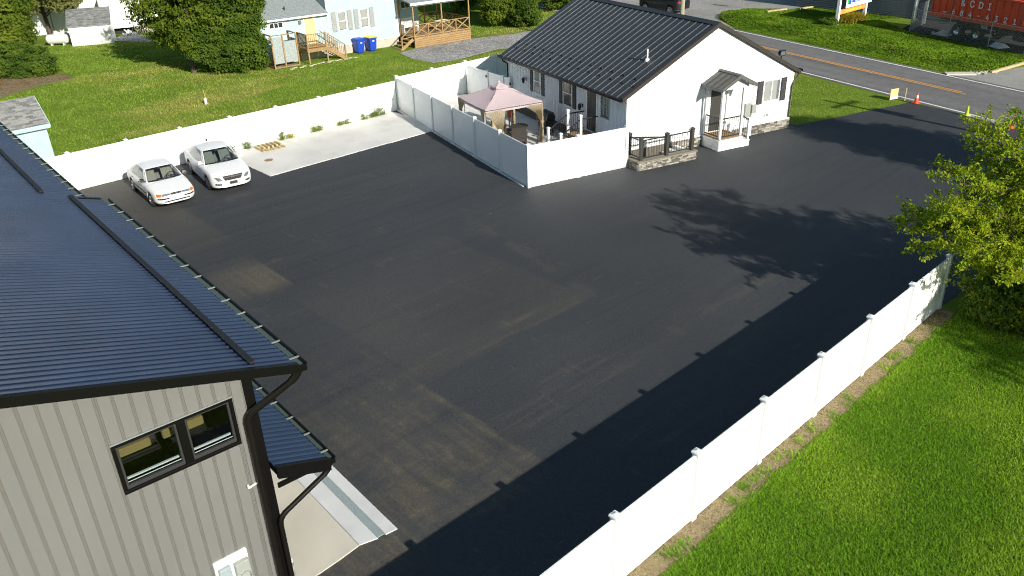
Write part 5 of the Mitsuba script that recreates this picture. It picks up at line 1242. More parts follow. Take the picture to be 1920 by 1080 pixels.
for bx in ((-1.10, -1.0, -.035, .05, .70, 5.5), (4.66, 4.76, -.035, .05, .70, 5.5)): m = MB(); m.box(*bx); put(f'{bh}__corner_board', m, 'm_white', BLUE)
m = MB(); m.box(-1.05, 4.72, -.04, 0, .62, .695); put(f'{bh}__base_trim', m, 'm_white', BLUE)
m = MB(); m.hull([[x, y, z] for x in (-6.7, -1.06) for y, z in ((-.30, 3.04), (-.30, 3.10), (3.6, 4.55), (3.6, 4.45))]); m.hull([[x, y, z] for x in (-6.7, -1.06) for y, z in ((3.6, 4.55), (3.6, 4.45), (6.4, 3.4), (6.4, 3.3))])
rf = put(f'{bh}__roof', m, 'm_roof_grey', BLUE, label='low grey roof of the side wing')
m = MB()
for i in range(24):
    y0, y1 = -.30 + i * .1625, -.30 + (i + 1) * .1625; z = lambda y: 3.105 + (y + .3) * .3718; m.hull([[x, y, zz] for x in (-6.68, -1.08) for y, zz in ((y0, z(y0)), (y0, z(y0) + .018), (y1, z(y1) + .004))])
put(f'{rf}__shingle_course', m, 'm_roof_grey', BLUE, kind='stuff')
m = MB(); m.box(-6.7, -1.07, -.34, -.301, 2.98, 3.10); m.box(-6.7, -1.07, -.29, .0, 2.99, 3.02); put(f'{rf}__fascia', m, 'm_white', BLUE)
m = MB(); m.cyl([-3.9, .75, 3.3], [-3.9, .75, 3.75], .05, 8); put(f'{rf}__vent_pipe', m, 'm_charcoal', BLUE)
m = MB(); m.hull([[x, y, z] for x in (-1.4, 5.1) for y, z in ((-.4, 5.5), (-.4, 5.6), (3.75, 7.6), (3.75, 7.5), (7.9, 5.6), (7.9, 5.5))]); put(f'{bh}__roof', m, 'm_roof_grey', BLUE)
BF = BLUE.sub(0, -.02)
for x0, x1 in ((-.22, .36), (1.60, 2.18)):
    window(bh, BF, x0, x1, 1.74, 2.98, glass='m_glass_grey', curtain=[(x0 + .03, x1 - .03, 1.80)])
    shutter(bh, BF, x0 - .54, x0 - .17, 1.66, 3.06, 'm_shutter_grey'); shutter(bh, BF, x1 + .17, x1 + .54, 1.66, 3.06, 'm_shutter_grey')
window(bh, BLUE.sub(0, .04), -5.45, -4.52, 2.50, 2.80, cols=3, sash=False, fw=.05)
door(bh, BLUE.sub(0, .04), -2.86, -2.06, 1.14, 3.0, 'm_door_cream')
m = MB(); x = -3.22; m.hull([[x + a, .04 + b, 2.55 + z] for a in (-.09, .09) for b, z in ((0, 0), (0, .22), (-.16, .02), (-.12, .22))]); put(f'{bh}__door_lamp', m, 'm_grey_trim', BLUE)
window(bh, BLUE.sub(0, 1.18), 5.8, 6.5, 2.5, 2.95, cols=2, sash=False, fw=.05)
# timber deck with a stair at the cream door
dk = thing('wood_deck', 'small timber landing with balusters and a stair below the cream door', 'deck')
DX0, DX1, DY, DZ = -3.62, -2.10, -1.66, 1.06
m = MB()
for i in range(11): y = DY + i * .152; m.box(DX0, DX1, y + .004, y + .146, DZ - .04, DZ)
put(f'{dk}__decking', m, 'm_wood', BLUE)
m = MB(); m.box(DX0, DX1, DY - .04, DY, DZ - .24, DZ - .01); m.box(DX0 - .04, DX0, DY - .04, 0, DZ - .24, DZ - .01); put(f'{dk}__rim_joist', m, 'm_wood', BLUE)
for x, y in ((DX0 + .05, DY + .04), (DX1 - .05, DY + .04), (DX0 + .05, -.1)):
    m = MB(); m.box(x - .05, x + .05, y - .05, y + .05, 0, DZ + 1.0); put(f'{dk}__post', m, 'm_wood', BLUE)
ST0, ST1 = [DX1, DY + .04, DZ], [-.72, DY + .04, .05]
m = MB(); m.box(-.77, -.67, DY - .01, DY + .09, 0, 1.02); put(f'{dk}__post', m, 'm_wood', BLUE)
rail(dk, BLUE, [DX0 + .05, DY + .04, DZ], [DX1 - .05, DY + .04, DZ], .96, 'm_wood', .10, None, .09, .035, .13); rail(dk, BLUE, [DX0 + .05, DY + .04, DZ], [DX0 + .05, -.1, DZ], .96, 'm_wood', .10, None, .09, .035, .13)
rail(dk, BLUE, ST0, ST1, .96, 'm_wood', .12, None, .09, .035, .13); rail(dk, BLUE, [DX1, -.6, DZ], [-.72, -.6, .05], .96, 'm_wood', .12, None, .09, .035, .13)
for i in range(6): m = MB(); x = DX1 + .02 + i * .23; z = DZ - .17 * (i + 1); m.box(x, x + .26, DY + .05, -.6, z - .04, z); put(f'{dk}__tread', m, 'm_wood', BLUE)
m = MB(); m.bar([DX1, DY + .06, DZ - .12], [-.70, DY + .06, -.02], .04, .24); put(f'{dk}__stringer', m, 'm_wood', BLUE)
# outdoor stall of corrugated sheet in a timber frame
sl = thing('outdoor_shower_stall', 'corrugated grey-green shower stall in a timber frame beside the dark shrubbery', 'shower stall')
for x, z in ((-6.05, 2.2), (-5.25, 2.2), (-4.25, 2.2)): m = MB(); m.box(x - .045, x + .045, -1.42, -1.33, 0, z); put(f'{sl}__post', m, 'm_wood', BLUE)
for x in (-6.05, -4.25): m = MB(); m.box(x - .045, x + .045, -.12, -.03, 0, 2.2); put(f'{sl}__post', m, 'm_wood', BLUE)
m = MB(); m.box(-6.1, -4.2, -1.43, -1.36, 2.2, 2.26); m.box(-6.1, -6.0, -1.36, -.03, 2.2, 2.26); m.box(-4.3, -4.2, -1.36, -.03, 2.2, 2.26); put(f'{sl}__top_rail', m, 'm_wood', BLUE)
def corr(x0, x1, z0, z1, y, n, along='x'):
    s = np.linspace(0, 1, n * 4 + 1); a = .014 * np.sin(s * n * 2 * math.pi); u = x0 + (x1 - x0) * s
    P = np.array([[[uu, y + aa, z] if along == 'x' else [y + aa, uu, z] for uu, aa in zip(u, a)] for z in (z0, z1)]); m = MB(); m.grid(P); return m
put(f'{sl}__panel', corr(-6.0, -5.3, .32, 2.1, -1.37, 9), 'm_corrugated', BLUE, smooth=40); put(f'{sl}__panel', corr(-5.2, -4.3, .34, 1.78, -1.37, 12), 'm_corrugated', BLUE, smooth=40); put(f'{sl}__panel', corr(-1.3, -.1, .3, 1.85, -4.25, 12, 'y'), 'm_corrugated', BLUE, smooth=40)
m = MB(); m.box(-6.1, -4.2, -1.4, -.05, .02, .10); put(f'{sl}__floor', m, 'm_deck', BLUE)
r = np.random.default_rng(51)
for i in range(15):
    x = -5.2 + i * .36 + r.normal(0, .03); y = -1.95 + (i % 2) * .22 - (.25 if i < 6 else 0) + r.normal(0, .03); m = MB(); m.cbox(x - .15, x + .15, y - .1, y + .1, .0, .045, .01)
    one('stepping_stone', m, 'm_apron', f'flat pale stepping stone below the timber deck, {ORD[i]} from the shower stall', 'stepping stone', BLUE, group='stepping stones by the deck')
# recycling bins
def bin_(x, y, lid, label):
    b = thing('wheelie_bin', label, 'bin'); fr = BLUE.sub(x, y, 0, .1)
    m = MB(); m.hull([[a * .25, c * .27, .06] for a in (-1, 1) for c in (-1, 1)] + [[a * .31, c * .36, 1.0] for a in (-1, 1) for c in (-1, 1)]); m.cbox(-.34, .34, -.39, .39, .94, 1.0, .015); put(f'{b}__body', m, 'm_blue_bin', fr)
    m = MB(); m.hull([[a * .35, c * .40, 1.005] for a in (-1, 1) for c in (-1, 1)] + [[a * .28, c * .30, 1.08] for a in (-1, 1) for c in (-1, 1)]); put(f'{b}__lid', m, lid, fr)
    m = MB(); m.bar([-.28, .42, .95], [.28, .42, .95], .035, .035); put(f'{b}__handle', m, 'm_blue_bin', fr)
    m = MB(); m.quad([-.09, -.352, .72], [.09, -.352, .72], [.09, -.359, .80], [-.09, -.359, .80]); put(f'{b}__label', m, 'm_letter', fr)
    for a in (-.25, .25): m = MB(); m.lathe([(0, .03), (.1, .03), (.1, -.03), (0, -.03)], 14, (a, .26, .1), 'x'); put(f'{b}__wheel', m, 'm_tyre', fr)
bin_(.98, -.45, 'm_blue_bin', 'blue wheelie bin with a blue lid against the pale blue house'); bin_(2.02, -.42, 'm_bin_yellow', 'blue wheelie bin with a bright yellow lid, nearer the porch')
# covered porch
po = thing('timber_porch', 'large timber porch with cross-braced rails and stairs right of the pale blue house', 'porch')
QX0, QX1, QY0, QY1, QZ = 4.80, 9.95, -2.18, 2.6, .78
m = MB()
for i in range(32):
    y = QY0 + i * .15
    if y < QY1: m.box(QX0, QX1, y + .004, y + .145, QZ - .035, QZ)
put(f'{po}__decking', m, 'm_deck', BLUE)
for i in range(5):
    z = .03 + i * .146; m = MB(); m.cbox(QX0, QX1, QY0 - .03, QY0, z, z + .132, .004); put(f'{po}__skirt_board', m, 'm_wood', BLUE)
    m = MB(); m.cbox(QX1, QX1 + .03, QY0, QY1, z, z + .132, .004); put(f'{po}__skirt_board', m, 'm_wood', BLUE)
PT = [(QX0 + .05, QY0 + .05), ((QX0 + QX1) / 2 - .0, QY0 + .05), (QX1 - .05, QY0 + .05), (QX1 - .05, QY1 - .05), (7.5, QY1 - .05), (QX0 + .05, -.1), (8.7, QY1 - .05)]
for x, y in PT: m = MB(); m.box(x - .05, x + .05, y - .05, y + .05, .0 if y < 0 else .3, 3.2); put(f'{po}__post', m, 'm_wood', BLUE)
def xrail(p, q, h=.92):
    p, q = np.array([*p, QZ]), np.array([*q, QZ]); u = np.array([0, 0, 1.0]); m = MB(); m.bar(p + u * h, q + u * h, .09, .05); m.bar(p + u * .08, q + u * .08, .05, .08); k = put(f'{po}__railing', m, 'm_wood', BLUE)
    n = max(1, int(round(np.linalg.norm(q - p) / 1.25)))
    for i in range(n):
        a, b = p + (q - p) * i / n, p + (q - p) * (i + 1) / n
        for s, e in ((a + u * .1, b + u * h), (a + u * h, b + u * .1)): mm = MB(); mm.bar(s, e, .035, .07); put(f'{k}__brace', mm, 'm_wood', BLUE)
        if i: mm = MB(); mm.bar(a, a + u * h, .08, .08); put(f'{k}__baluster', mm, 'm_wood', BLUE)
xrail(PT[0], PT[1]); xrail(PT[1], PT[2]); xrail(PT[2], PT[3]); xrail(PT[4], PT[3])
m = MB(); m.hull([[x, y, z] for x in (4.55, 10.2) for y, z in ((QY0 - .25, 3.22), (QY0 - .25, 3.30), (QY1 + .2, 4.1), (QY1 + .2, 4.0))]); rk = put(f'{po}__roof', m, 'm_roof_grey', BLUE)
m = MB(); m.box(4.5, 10.22, QY0 - .30, QY0 - .26, 3.14, 3.31); m.box(4.75, 10.0, QY0, QY0 + .1, 3.0, 3.2); put(f'{rk}__fascia', m, 'm_white', BLUE)
for i in range(4): m = MB(); z = QZ - .19 * (i + 1) + .02; x = QX0 - .02 - i * .27; m.cbox(x - .30, x, QY0 + .15, QY0 + 1.5, z - .045, z, .006); m.box(x - .02, x - .001, QY0 + .17, QY0 + 1.48, z - .19, z - .046); put(f'{po}__stair_tread', m, 'm_wood', BLUE)
m = MB(); m.bar([QX0, QY0 + .12, QZ + .85], [QX0 - 1.1, QY0 + .12, .85], .05, .07); m.bar([QX0 - 1.05, QY0 + .12, 0], [QX0 - 1.05, QY0 + .12, .9], .09, .09); m.bar([QX0 - .05, QY0 + .12, QZ - .1], [QX0 - 1.15, QY0 + .12, -.02], .05, .22); m.bar([QX0, QY0 + .12, QZ + .1], [QX0 - 1.0, QY0 + .12, .8], .04, .06); put(f'{po}__stair_rail', m, 'm_wood', BLUE)
be = thing('porch_bench', 'white slatted glider bench on the timber porch', 'bench'); fr = BLUE.sub(6.0, .55, QZ, .1)
m = MB(); m.cbox(-.65, .65, -.3, .25, .38, .45, .01); put(f'{be}__seat', m, 'm_paint_line', fr)
m = MB()
for i in range(12): x = -.6 + i * .109; m.box(x - .03, x + .03, .25, .29, .45, .95)
m.box(-.66, .66, .24, .30, .93, 1.02); put(f'{be}__backrest', m, 'm_paint_line', fr)
for s in (-1, 1): m = MB(); m.box(s * .64 - .03, s * .64 + .03, -.3, .28, 0.0, .62); put(f'{be}__arm', m, 'm_paint_line', fr)
ch = thing('porch_table', 'white table with a timber base near the porch front rail', 'table'); fr = BLUE.sub(8.2, -.9, QZ, .2)
m = MB(); m.cbox(-.5, .5, -.4, .4, .70, .75, .01); put(f'{ch}__top', m, 'm_paint_line', fr)
for a in (-.4, .4):
    for b in (-.3, .3): m = MB(); m.bar([a * 1.1, b * 1.1, 0], [a, b, .7], .06, .06); put(f'{ch}__leg', m, 'm_wood_pale', fr)

# ------------------------------------------------------------------ sheds and white buildings on the left
def shingles(m, fr_pts, ncol, nrow, seed):
    "tabs over a roof slope given by four corners: eave left, eave right, ridge right, ridge left"
    r = np.random.default_rng(seed); a, b, c, d = [np.array(p, float) for p in fr_pts]; nrm = np.cross(b - a, d - a); nrm /= np.linalg.norm(nrm)
    if nrm[2] < 0: nrm = -nrm
    for i in range(nrow):
        t0, t1 = i / nrow, (i + 1.05) / nrow; s = -(r.random() * .6 / ncol)
        while s < 1:
            s1 = min(s + r.choice([.7, 1., 1., 1.3]) / ncol, 1); s0 = max(s, 0)
            if s1 - s0 > .1 / ncol:
                P = lambda s_, t_: (a + (b - a) * s_) * (1 - t_) + (d + (c - d) * s_) * t_
                th = r.uniform(.012, .03); e = .004 / max(1e-3, np.linalg.norm(b - a)); q = [P(s0 + e, t0), P(s1 - e, t0), P(s1 - e, min(t1, 1)), P(s0 + e, min(t1, 1))]
                m.add([q[0] + nrm * th, q[1] + nrm * th, q[2] + nrm * .006, q[3] + nrm * .006, q[0], q[1]], [[0, 1, 2], [0, 2, 3], [4, 5, 1], [4, 1, 0], [0, 3, 4], [1, 5, 2]])
            s = s1
    return m
SH = LOT.sub(8.80, 38.62)                                  # near shed: right front corner
s1 = thing('shed', 'pale blue shed with grey shingle roof over the back fence beside the tall building', 'shed')
m = MB(); m.box(-4.2, 0, 0, 2.1, 0, 2.82); m.hull([[x, y, z] for x in (-4.2, 0) for y, z in ((0, 2.81), (2.1, 2.81), (1.05, 3.68))]); put(f'{s1}__wall', m, 'm_siding_blue', SH)
m = MB(); m.hull([[x, y, z] for x in (-4.35, .12) for y, z in ((-.18, 2.76), (-.18, 2.82), (1.05, 3.80), (1.05, 3.72))]); m.hull([[x, y, z] for x in (-4.35, .12) for y, z in ((2.28, 2.76), (2.28, 2.82), (1.051, 3.80), (1.051, 3.72))]); rk = put(f'{s1}__roof', m, 'm_roof_grey', SH)
put(f'{rk}__shingles', shingles(MB(), [(-4.35, -.19, 2.822), (.13, -.19, 2.822), (.13, 1.05, 3.805), (-4.35, 1.05, 3.805)], 15, 12, 61), 'm_shingle', SH, kind='stuff')
m = MB(); m.box(-4.36, .13, -.22, -.181, 2.64, 2.81); m.hull([[x, y, z] for x in (.121, .15) for y, z in ((-.2, 2.68), (-.2, 2.82), (1.05, 3.81), (1.05, 3.64))]); put(f'{rk}__fascia', m, 'm_siding_blue', SH)
m = MB(); m.hull([[x, y, z] for x, y, z in ((.05, .2, 0), (.7, .2, 0), (.05, 1.6, 0), (.7, 1.6, 0), (.05, .2, .75), (.05, 1.6, .75))]); one('shed_hatch', m, 'm_wood', 'weathered sloping timber hatch at the right end of the pale blue shed', 'hatch', SH)
WS = Fr(math.radians(19), (-35.6, 69.5))
s2 = thing('white_shed', 'low white shed with a weathered grey shingle roof beside the white gas tank', 'shed')
m = MB(); m.box(0, 3.15, 0, 2.6, 0, 1.55); m.hull([[x, y, z] for x in (0, 3.15) for y, z in ((0, 1.54), (2.6, 1.54), (2.2, 2.5))]); put(f'{s2}__wall', m, 'm_white', WS)
m = MB(); m.hull([[x, y, z] for x in (-.12, 3.25) for y, z in ((-.12, 1.50), (-.12, 1.56), (2.2, 2.66), (2.2, 2.58))]); rk = put(f'{s2}__roof', m, 'm_roof_grey', WS)
put(f'{rk}__shingles', shingles(MB(), [(-.13, -.13, 1.562), (3.26, -.13, 1.562), (3.26, 2.2, 2.665), (-.13, 2.2, 2.665)], 11, 15, 62), 'm_shingle', WS, kind='stuff')
WB = Fr(math.radians(21), (-34.75, 74.15))
wbk = thing('white_building', 'white sided building with an open crawl space behind the white shed', 'building')
m = MB(); m.box(2.3, 6.5, .0, 6, .62, 3.6); m.box(-7.5, -.2, 4.0, 8, 0, 4.6); m.box(-.1, 6.5, 5.5, 8, 0, 4.2); k = put(f'{wbk}__wall', m, 'm_white', WB)
m = MB(); m.box(2.32, 6.4, .03, 5.9, 0, .62); put(f'{wbk}__foundation', m, 'm_foundation', WB)
m = MB(); m.box(2.26, 2.36, -.02, .05, .6, 3.6); put(f'{wbk}__corner_trim', m, 'm_grey_box', WB)
m = MB(); m.box(-.05, 2.25, -.12, 4, .58, 3.25); put(f'{wbk}__raised_wall', m, 'm_white', WB, label='white wall raised over a dark open crawl space')
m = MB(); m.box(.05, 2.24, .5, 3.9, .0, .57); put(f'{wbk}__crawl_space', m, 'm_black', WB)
m = MB(); m.box(-.1, 2.3, -.16, -.121, 3.16, 3.28); m.box(-.1, -.051, -.16, 4, .5, 3.25); put(f'{wbk}__edge_trim', m, 'm_grey_box', WB)
m = MB(); m.bar([.9, -3.4, .0], [.1, -.25, .55], .16, .05); put(f'{wbk}__ramp_plank', m, 'm_grey_box', WB)
m = MB(); m.hull([[x, 3.99, z] for x, z in ((-2.0, 2.9), (-.5, 2.9), (-.5, 4.05), (-1.5, 4.05), (-2.0, 3.6))] + [[x, 3.96, z] for x, z in ((-2.0, 2.9), (-.5, 2.9), (-.5, 4.05), (-1.5, 4.05), (-2.0, 3.6))]); put(f'{wbk}__window', m, 'm_shutter_grey', WB)
m = MB(); m.box(-7.5, -.3, 3.9, 3.99, 3.35, 3.42); put(f'{wbk}__frieze', m, 'm_grey_box', WB)
m = MB(); m.box(-4.5, -4.42, 3.93, 3.985, 0, 3.35); put(f'{wbk}__corner_board', m, 'm_grey_box', WB)
r = np.random.default_rng(63); m = MB()
for i in range(7): p = np.array([1.9, -.5, .1]) + r.normal(0, .22, 3) * [1.5, .6, .4]; m.hull(p + r.normal(0, .14, (9, 3)))
one('covered_load', m, 'm_white', 'crumpled white sheeting heaped at the mouth of the open undercroft', 'sheeting', WB)
# gas tank
gt = thing('gas_tank', 'white horizontal gas tank with a domed cover under the trees', 'gas tank'); fr = Fr(math.radians(2), (-37.15, 70.35))
m = MB(); s = np.linspace(-1, 1, 25); prof = [(.38 * math.sqrt(max(0, 1 - max(0, (abs(t) - .72) / .28) ** 2)), t * .92) for t in s]; m.lathe([(max(a, .001), b) for a, b in prof], 20, (0, 0, .50), 'x'); put(f'{gt}__tank', m, 'm_tank', fr, smooth=40)
m = MB(); m.lathe([(0.001, .34), (.13, .30), (.17, .20), (.18, 0)], 14, (0, 0, .84)); put(f'{gt}__dome', m, 'm_tank', fr, smooth=40)
m = MB()
for x in (-.5, .5): m.box(x - .04, x + .04, -.25, .25, 0, .2)
put(f'{gt}__feet', m, 'm_tank', fr)
g2 = thing('gas_cylinder_bank', 'smaller pale tank standing just behind the white gas tank', 'gas tank'); fr = Fr(.1, (-37.3, 71.3))
m = MB(); m.lathe([(.001, .95), (.2, .9), (.32, .75), (.33, .1), (.3, 0)], 16, (.35, 0, 0)); m.lathe([(.001, .95), (.2, .9), (.32, .75), (.33, .1), (.3, 0)], 16, (-.35, .1, 0)); put(f'{g2}__tanks', m, 'm_tank', fr, smooth=40)
# well stub on the lawn
ws = thing('well_pipe', 'short white pipe stub with a thin marker rod alone on the lawn', 'pipe'); fr = Fr(0, (-17.8, 48.3))
m = MB(); m.lathe([(.0, .36), (.085, .36), (.085, 0)], 12); put(f'{ws}__pipe', m, 'm_tank', fr, smooth=40)
m = MB(); m.cyl([.02, .09, 0], [-.04, .09, .82], .012, 6); put(f'{ws}__rod', m, 'm_yellow_sign', fr)
# ------------------------------------------------------------------ across the road: sign, slate building, trailer, chain link
def lettering(text, h, fr, x, z, y, depth=.012, bold=True, center=True, rot=True):
    tm = meshkit.text_mesh(text, h, depth, bold); v = np.array(tm.vertices); v[:, 0] -= v[:, 0].min() if not center else (v[:, 0].min() + v[:, 0].max()) / 2
    v = np.c_[v[:, 0] + x, y - v[:, 2], v[:, 1] + z]; return (fr(v), np.array(tm.faces))
SG = Fr(math.atan2(70.02 - 66.79, 30.09 - 26.58), (26.58, 66.79))
sg = thing('roadside_sign', 'white-posted roadside sign with a blue phone number band and an orange strip', 'sign')
for x in (0, 4.70): m = MB(); m.cbox(x - .12, x + .12, -.12, .12, 0, 3.2, .01); put(f'{sg}__post', m, 'm_white', SG)
m = MB(); m.cbox(.55, 5.05, -.32, .02, 1.26, 3.0, .02); bd = put(f'{sg}__board', m, 'm_white', SG)
m = MB(); m.box(.53, .57, -.30, .0, 1.27, 2.99); put(f'{bd}__edge', m, 'm_charcoal', SG)
m = MB(); m.box(1.45, 5.03, -.326, -.3205, 1.60, 1.96); put(f'{bd}__blue_band', m, 'm_sign_blue', SG)
put(f'{bd}__phone_number', lettering('302-500-4521', .25, SG, 3.25, 1.66, -.3265), 'm_letter')
m = MB(); r = np.random.default_rng(71); x = 1.5
while x < 4.6: w = r.uniform(.06, .16); m.box(x, x + w * .6, -.326, -.3205, 2.06, 2.06 + r.uniform(.28, .36)); m.box(x, x + w, -.326, -.3206, 2.06, 2.11); x += w + .07
put(f'{bd}__red_letters', m, 'm_sign_red', SG)
m = MB(); m.hull([[.9 + .28 * math.cos(a) * (1 + .2 * math.sin(3 * a)), y, 1.85 + .34 * math.sin(a)] for a in np.linspace(0, 6.2, 14) for y in (-.325, -.3205)]); put(f'{bd}__emblem_green', m, 'm_sign_green', SG)
m = MB(); m.hull([[1.12 + .24 * math.cos(a), y, 1.68 + .2 * math.sin(a)] for a in np.linspace(0, 6.2, 12) for y in (-.329, -.3255)]); put(f'{bd}__emblem_blue', m, 'm_sign_blue', SG)
m = MB(); m.cbox(.14, 4.57, -.06, .06, .80, 1.17, .01); ob = put(f'{sg}__lower_strip', m, 'm_sign_orange', SG)
m = MB(); r = np.random.default_rng(72); x = 1.0
while x < 3.9: w = r.uniform(.05, .11); m.box(x, x + w, -.066, -.0605, .90, .90 + r.uniform(.12, .18)); x += w + .06
put(f'{ob}__letters', m, 'm_bin_yellow', SG)
m = MB(); m.poly([(-.5, -1.0), (2, -1.2), (5.2, -.5), (5.8, .3), (4.8, .9), (0, .6)], -.03, .02); struct('mulch_bed', m, 'm_mulch', SG)

SBF = Fr(math.radians(-52), (31.05, 71.51))
sb = thing('slate_building', 'slate blue clapboard building with white window frames behind the roadside sign', 'building')
m = MB(); m.box(-7, 3.88, .0, 8, 0, 4.2); m.box(3.88, 10, .5, 8, 0, 4.2); k = put(f'{sb}__wall', m, 'm_siding_slate', SBF)
for i in range(26):
    z = .12 + i * .155
    for a, b, y in ((-7, 3.86, 0), (3.95, 10, .5)): m = MB(); m.hull([[x, yy, zz] for x in (a, b) for yy, zz in ((y, z), (y - .03, z), (y - .004, z + .15))]); put(f'{k}__clapboard', m, 'm_siding_slate', SBF)
m = MB(); m.cbox(3.80, 3.95, -.05, .1, 0, 4.2, .01); put(f'{sb}__corner_trim', m, 'm_shutter_grey', SBF)
window(sb, SBF.sub(0, -.03), 1.2, 2.9, 2.35, 3.7, cols=2, glass='m_glass_dark', fw=.13); window(sb, SBF.sub(0, .47), 4.75, 5.6, 2.0, 3.3, glass='m_glass_dark', fw=.16)
m = MB(); m.bar([4.2, -.2, 1.55], [5.3, -.2, 1.9], .08, .08); put(f'{sb}__gate_bar', m, 'm_white', SBF)

TR = Fr(math.radians(-71.5), (32.60, 60.10))
tr = thing('dump_trailer', 'faded red dump trailer with white numbers parked behind the chain link fence', 'trailer')
m = MB(); m.box(-2.6, 9.5, .06, .12, 1.36, 3.1); m.box(-2.6, 9.5, 2.4, 2.46, 1.36, 3.1); m.box(-2.6, 9.5, .12, 2.4, 1.36, 1.5); m.box(-2.6, -2.54, .12, 2.4, 1.5, 3.1); m.box(9.44, 9.5, .12, 2.4, 1.5, 3.1)
bd = put(f'{tr}__bed', m, 'm_trailer_red', TR)
for i in range(21):
    m = MB(); x = -2.55 + i * .6; m.cbox(x - .05, x + .05, -.0, .06, 1.42, 2.98, .015); put(f'{bd}__rib', m, 'm_trailer_red', TR)
m = MB(); m.cbox(-2.65, 9.55, -.06, .14, 2.98, 3.12, .02); put(f'{bd}__top_rail', m, 'm_trailer_red', TR)
m = MB(); m.cbox(-2.7, 9.5, -.05, .1, 1.26, 1.42, .02); put(f'{bd}__lower_rail', m, 'm_trailer_red', TR)
for ch, x in zip('&CDI', (.22, 1.0, 1.75, 2.46)): put(f'{bd}__letter', lettering(ch, .43, TR, x, 2.26, -.004, .014), 'm_letter')
for ch, x in zip('684-4321', -.48 + .735 * np.arange(8)): put(f'{bd}__number', lettering(ch, .36, TR, x, 1.60, -.004, .014), 'm_letter')
for x, z in ((5.35, 2.30), (5.35, 1.62)): m = MB(); m.box(x - .05, x + .05, -.012, -.002, z, z + .34); put(f'{bd}__reflector', m, 'm_sign_orange', TR)
m = MB(); m.box(-1.45, -1.1, -.006, -.001, 1.62, 1.72); put(f'{bd}__maker_plate', m, 'm_yellow_sign', TR)
m = MB(); m.box(-2.2, 9.2, .7, .85, 1.0, 1.3); m.box(-2.2, 9.2, 1.65, 1.8, 1.0, 1.3)
for x in (-.0, 1.72): m.cyl([x, .25, .52], [x, 2.2, .52], .07, 8); m.box(x - .4, x + .4, .5, .9, .55, 1.0); m.box(x - .4, x + .4, 1.6, 2.0, .55, 1.0)
m.box(-.8, 2.5, .35, .9, 1.05, 1.2); m.box(3.3, 3.5, .3, 2.1, .6, 1.0); put(f'{tr}__chassis', m, 'm_black', TR)
m = MB(); m.box(2.0, 2.55, .1, .14, 1.02, 1.36); put(f'{tr}__plate', m, 'm_shutter_grey', TR)
m = MB(); m.bar([2.0, .09, 1.0], [3.3, .09, .98], .03, .05); put(f'{tr}__light_bar', m, 'm_shutter_grey', TR)
for x in (0, 1.72):
    for y in (.26, 2.2):
        m = MB(); m.lathe([(.28, .13), (.46, .15), (.515, .11), (.52, 0), (.515, -.11), (.46, -.15), (.28, -.13)], 28, (x, y, .52), 'y'); wk = put(f'{tr}__wheel', m, 'm_tyre', TR, smooth=50)
        m = MB(); m.lathe([(0, .05), (.10, .05), (.12, -.02), (.22, -.06), (.24, .03), (.285, .05), (.285, -.05)], 20, (x, y - .10, .52), 'y'); put(f'{wk}__rim', m, 'm_chrome', TR, smooth=40)
for x in (6.2, 6.5): m = MB(); m.box(x - .07, x + .07, .5, .64, 0.02, 1.3); m.box(x - .15, x + .15, .4, .74, 0, .03); put(f'{tr}__landing_leg', m, 'm_charcoal', TR)
m = MB(); m.cbox(4.5, 5.5, .2, .8, .55, 1.05, .1); put(f'{tr}__tool_box', m, 'm_charcoal', TR)
m = MB(); m.hull([[x, y, z] for x, y, z in ((3.3, -.3, 0), (4.3, -.5, 0), (3.4, .6, 0), (4.4, .5, 0), (3.6, 0, .35), (4.2, .1, .3))]); one('slab_rubble', m, 'm_concrete', 'pale lump of broken concrete on the ground beside the trailer wheels', 'rubble', TR)
m = MB(); m.hull([[x, y, z] for x, y, z in ((-1.9, -.2, 0), (-.7, -.1, 0), (-1.8, 1, 0), (-.6, .8, 0), (-1.2, .2, .45), (-.8, .4, .4))]); one('sand_heap', m, 'm_apron', 'small pale sand heap behind the left trailer wheel', 'heap', TR)

# chain link fence
FP = [np.array(p) for p in ((30.72, 63.04), (31.92, 59.74), (33.02, 56.35), (33.95, 53.2), (34.85, 50.1))]
cf = thing('chain_link_fence', 'galvanised chain link fence in front of the red trailer', 'fence')
def links(p, q, h, z0=.05):
    L = np.hypot(*(q - p)); d = (q - p) / L; m = MB(); st = .115; n = int((L + h) / st)
    P = lambda s, z: [*(p + d * s), z]
    for i in range(1, n):
        s0 = i * st; a, b = max(0, s0 - h), min(s0, L); m.bar(P(a, z0 + (s0 - a) if s0 - a < h else h + z0), P(b, z0 + s0 - b), .006, .006)
        m.bar(P(L - a, z0 + s0 - a), P(L - b, z0 + s0 - b), .006, .006)
    return m
for i, p in enumerate(FP):
    m = MB(); m.cyl([*p, 0], [*p, 1.74], .032, 8); put(f'{cf}__post', m, 'm_steel')
    if i: put(f'{cf}__mesh', links(FP[i - 1], p, 1.62), 'm_steel', kind='stuff'); m = MB(); m.bar([*FP[i - 1], 1.68], [*p, 1.68], .03, .03); put(f'{cf}__top_wire', m, 'm_steel')
q = FP[0] + np.array([2.6, 3.1]); m = MB(); m.cyl([*q, 0], [*q, 1.86], .032, 8); put(f'{cf}__post', m, 'm_steel'); put(f'{cf}__mesh', links(FP[0], q, 1.75), 'm_steel', kind='stuff')
m = MB(); m.box(-.1, .1, -.06, .06, .0, .12); one('white_block', m, 'm_white', 'small white block on the ground just inside the chain link fence', 'block', Fr(.3, (32.1, 62.2)))

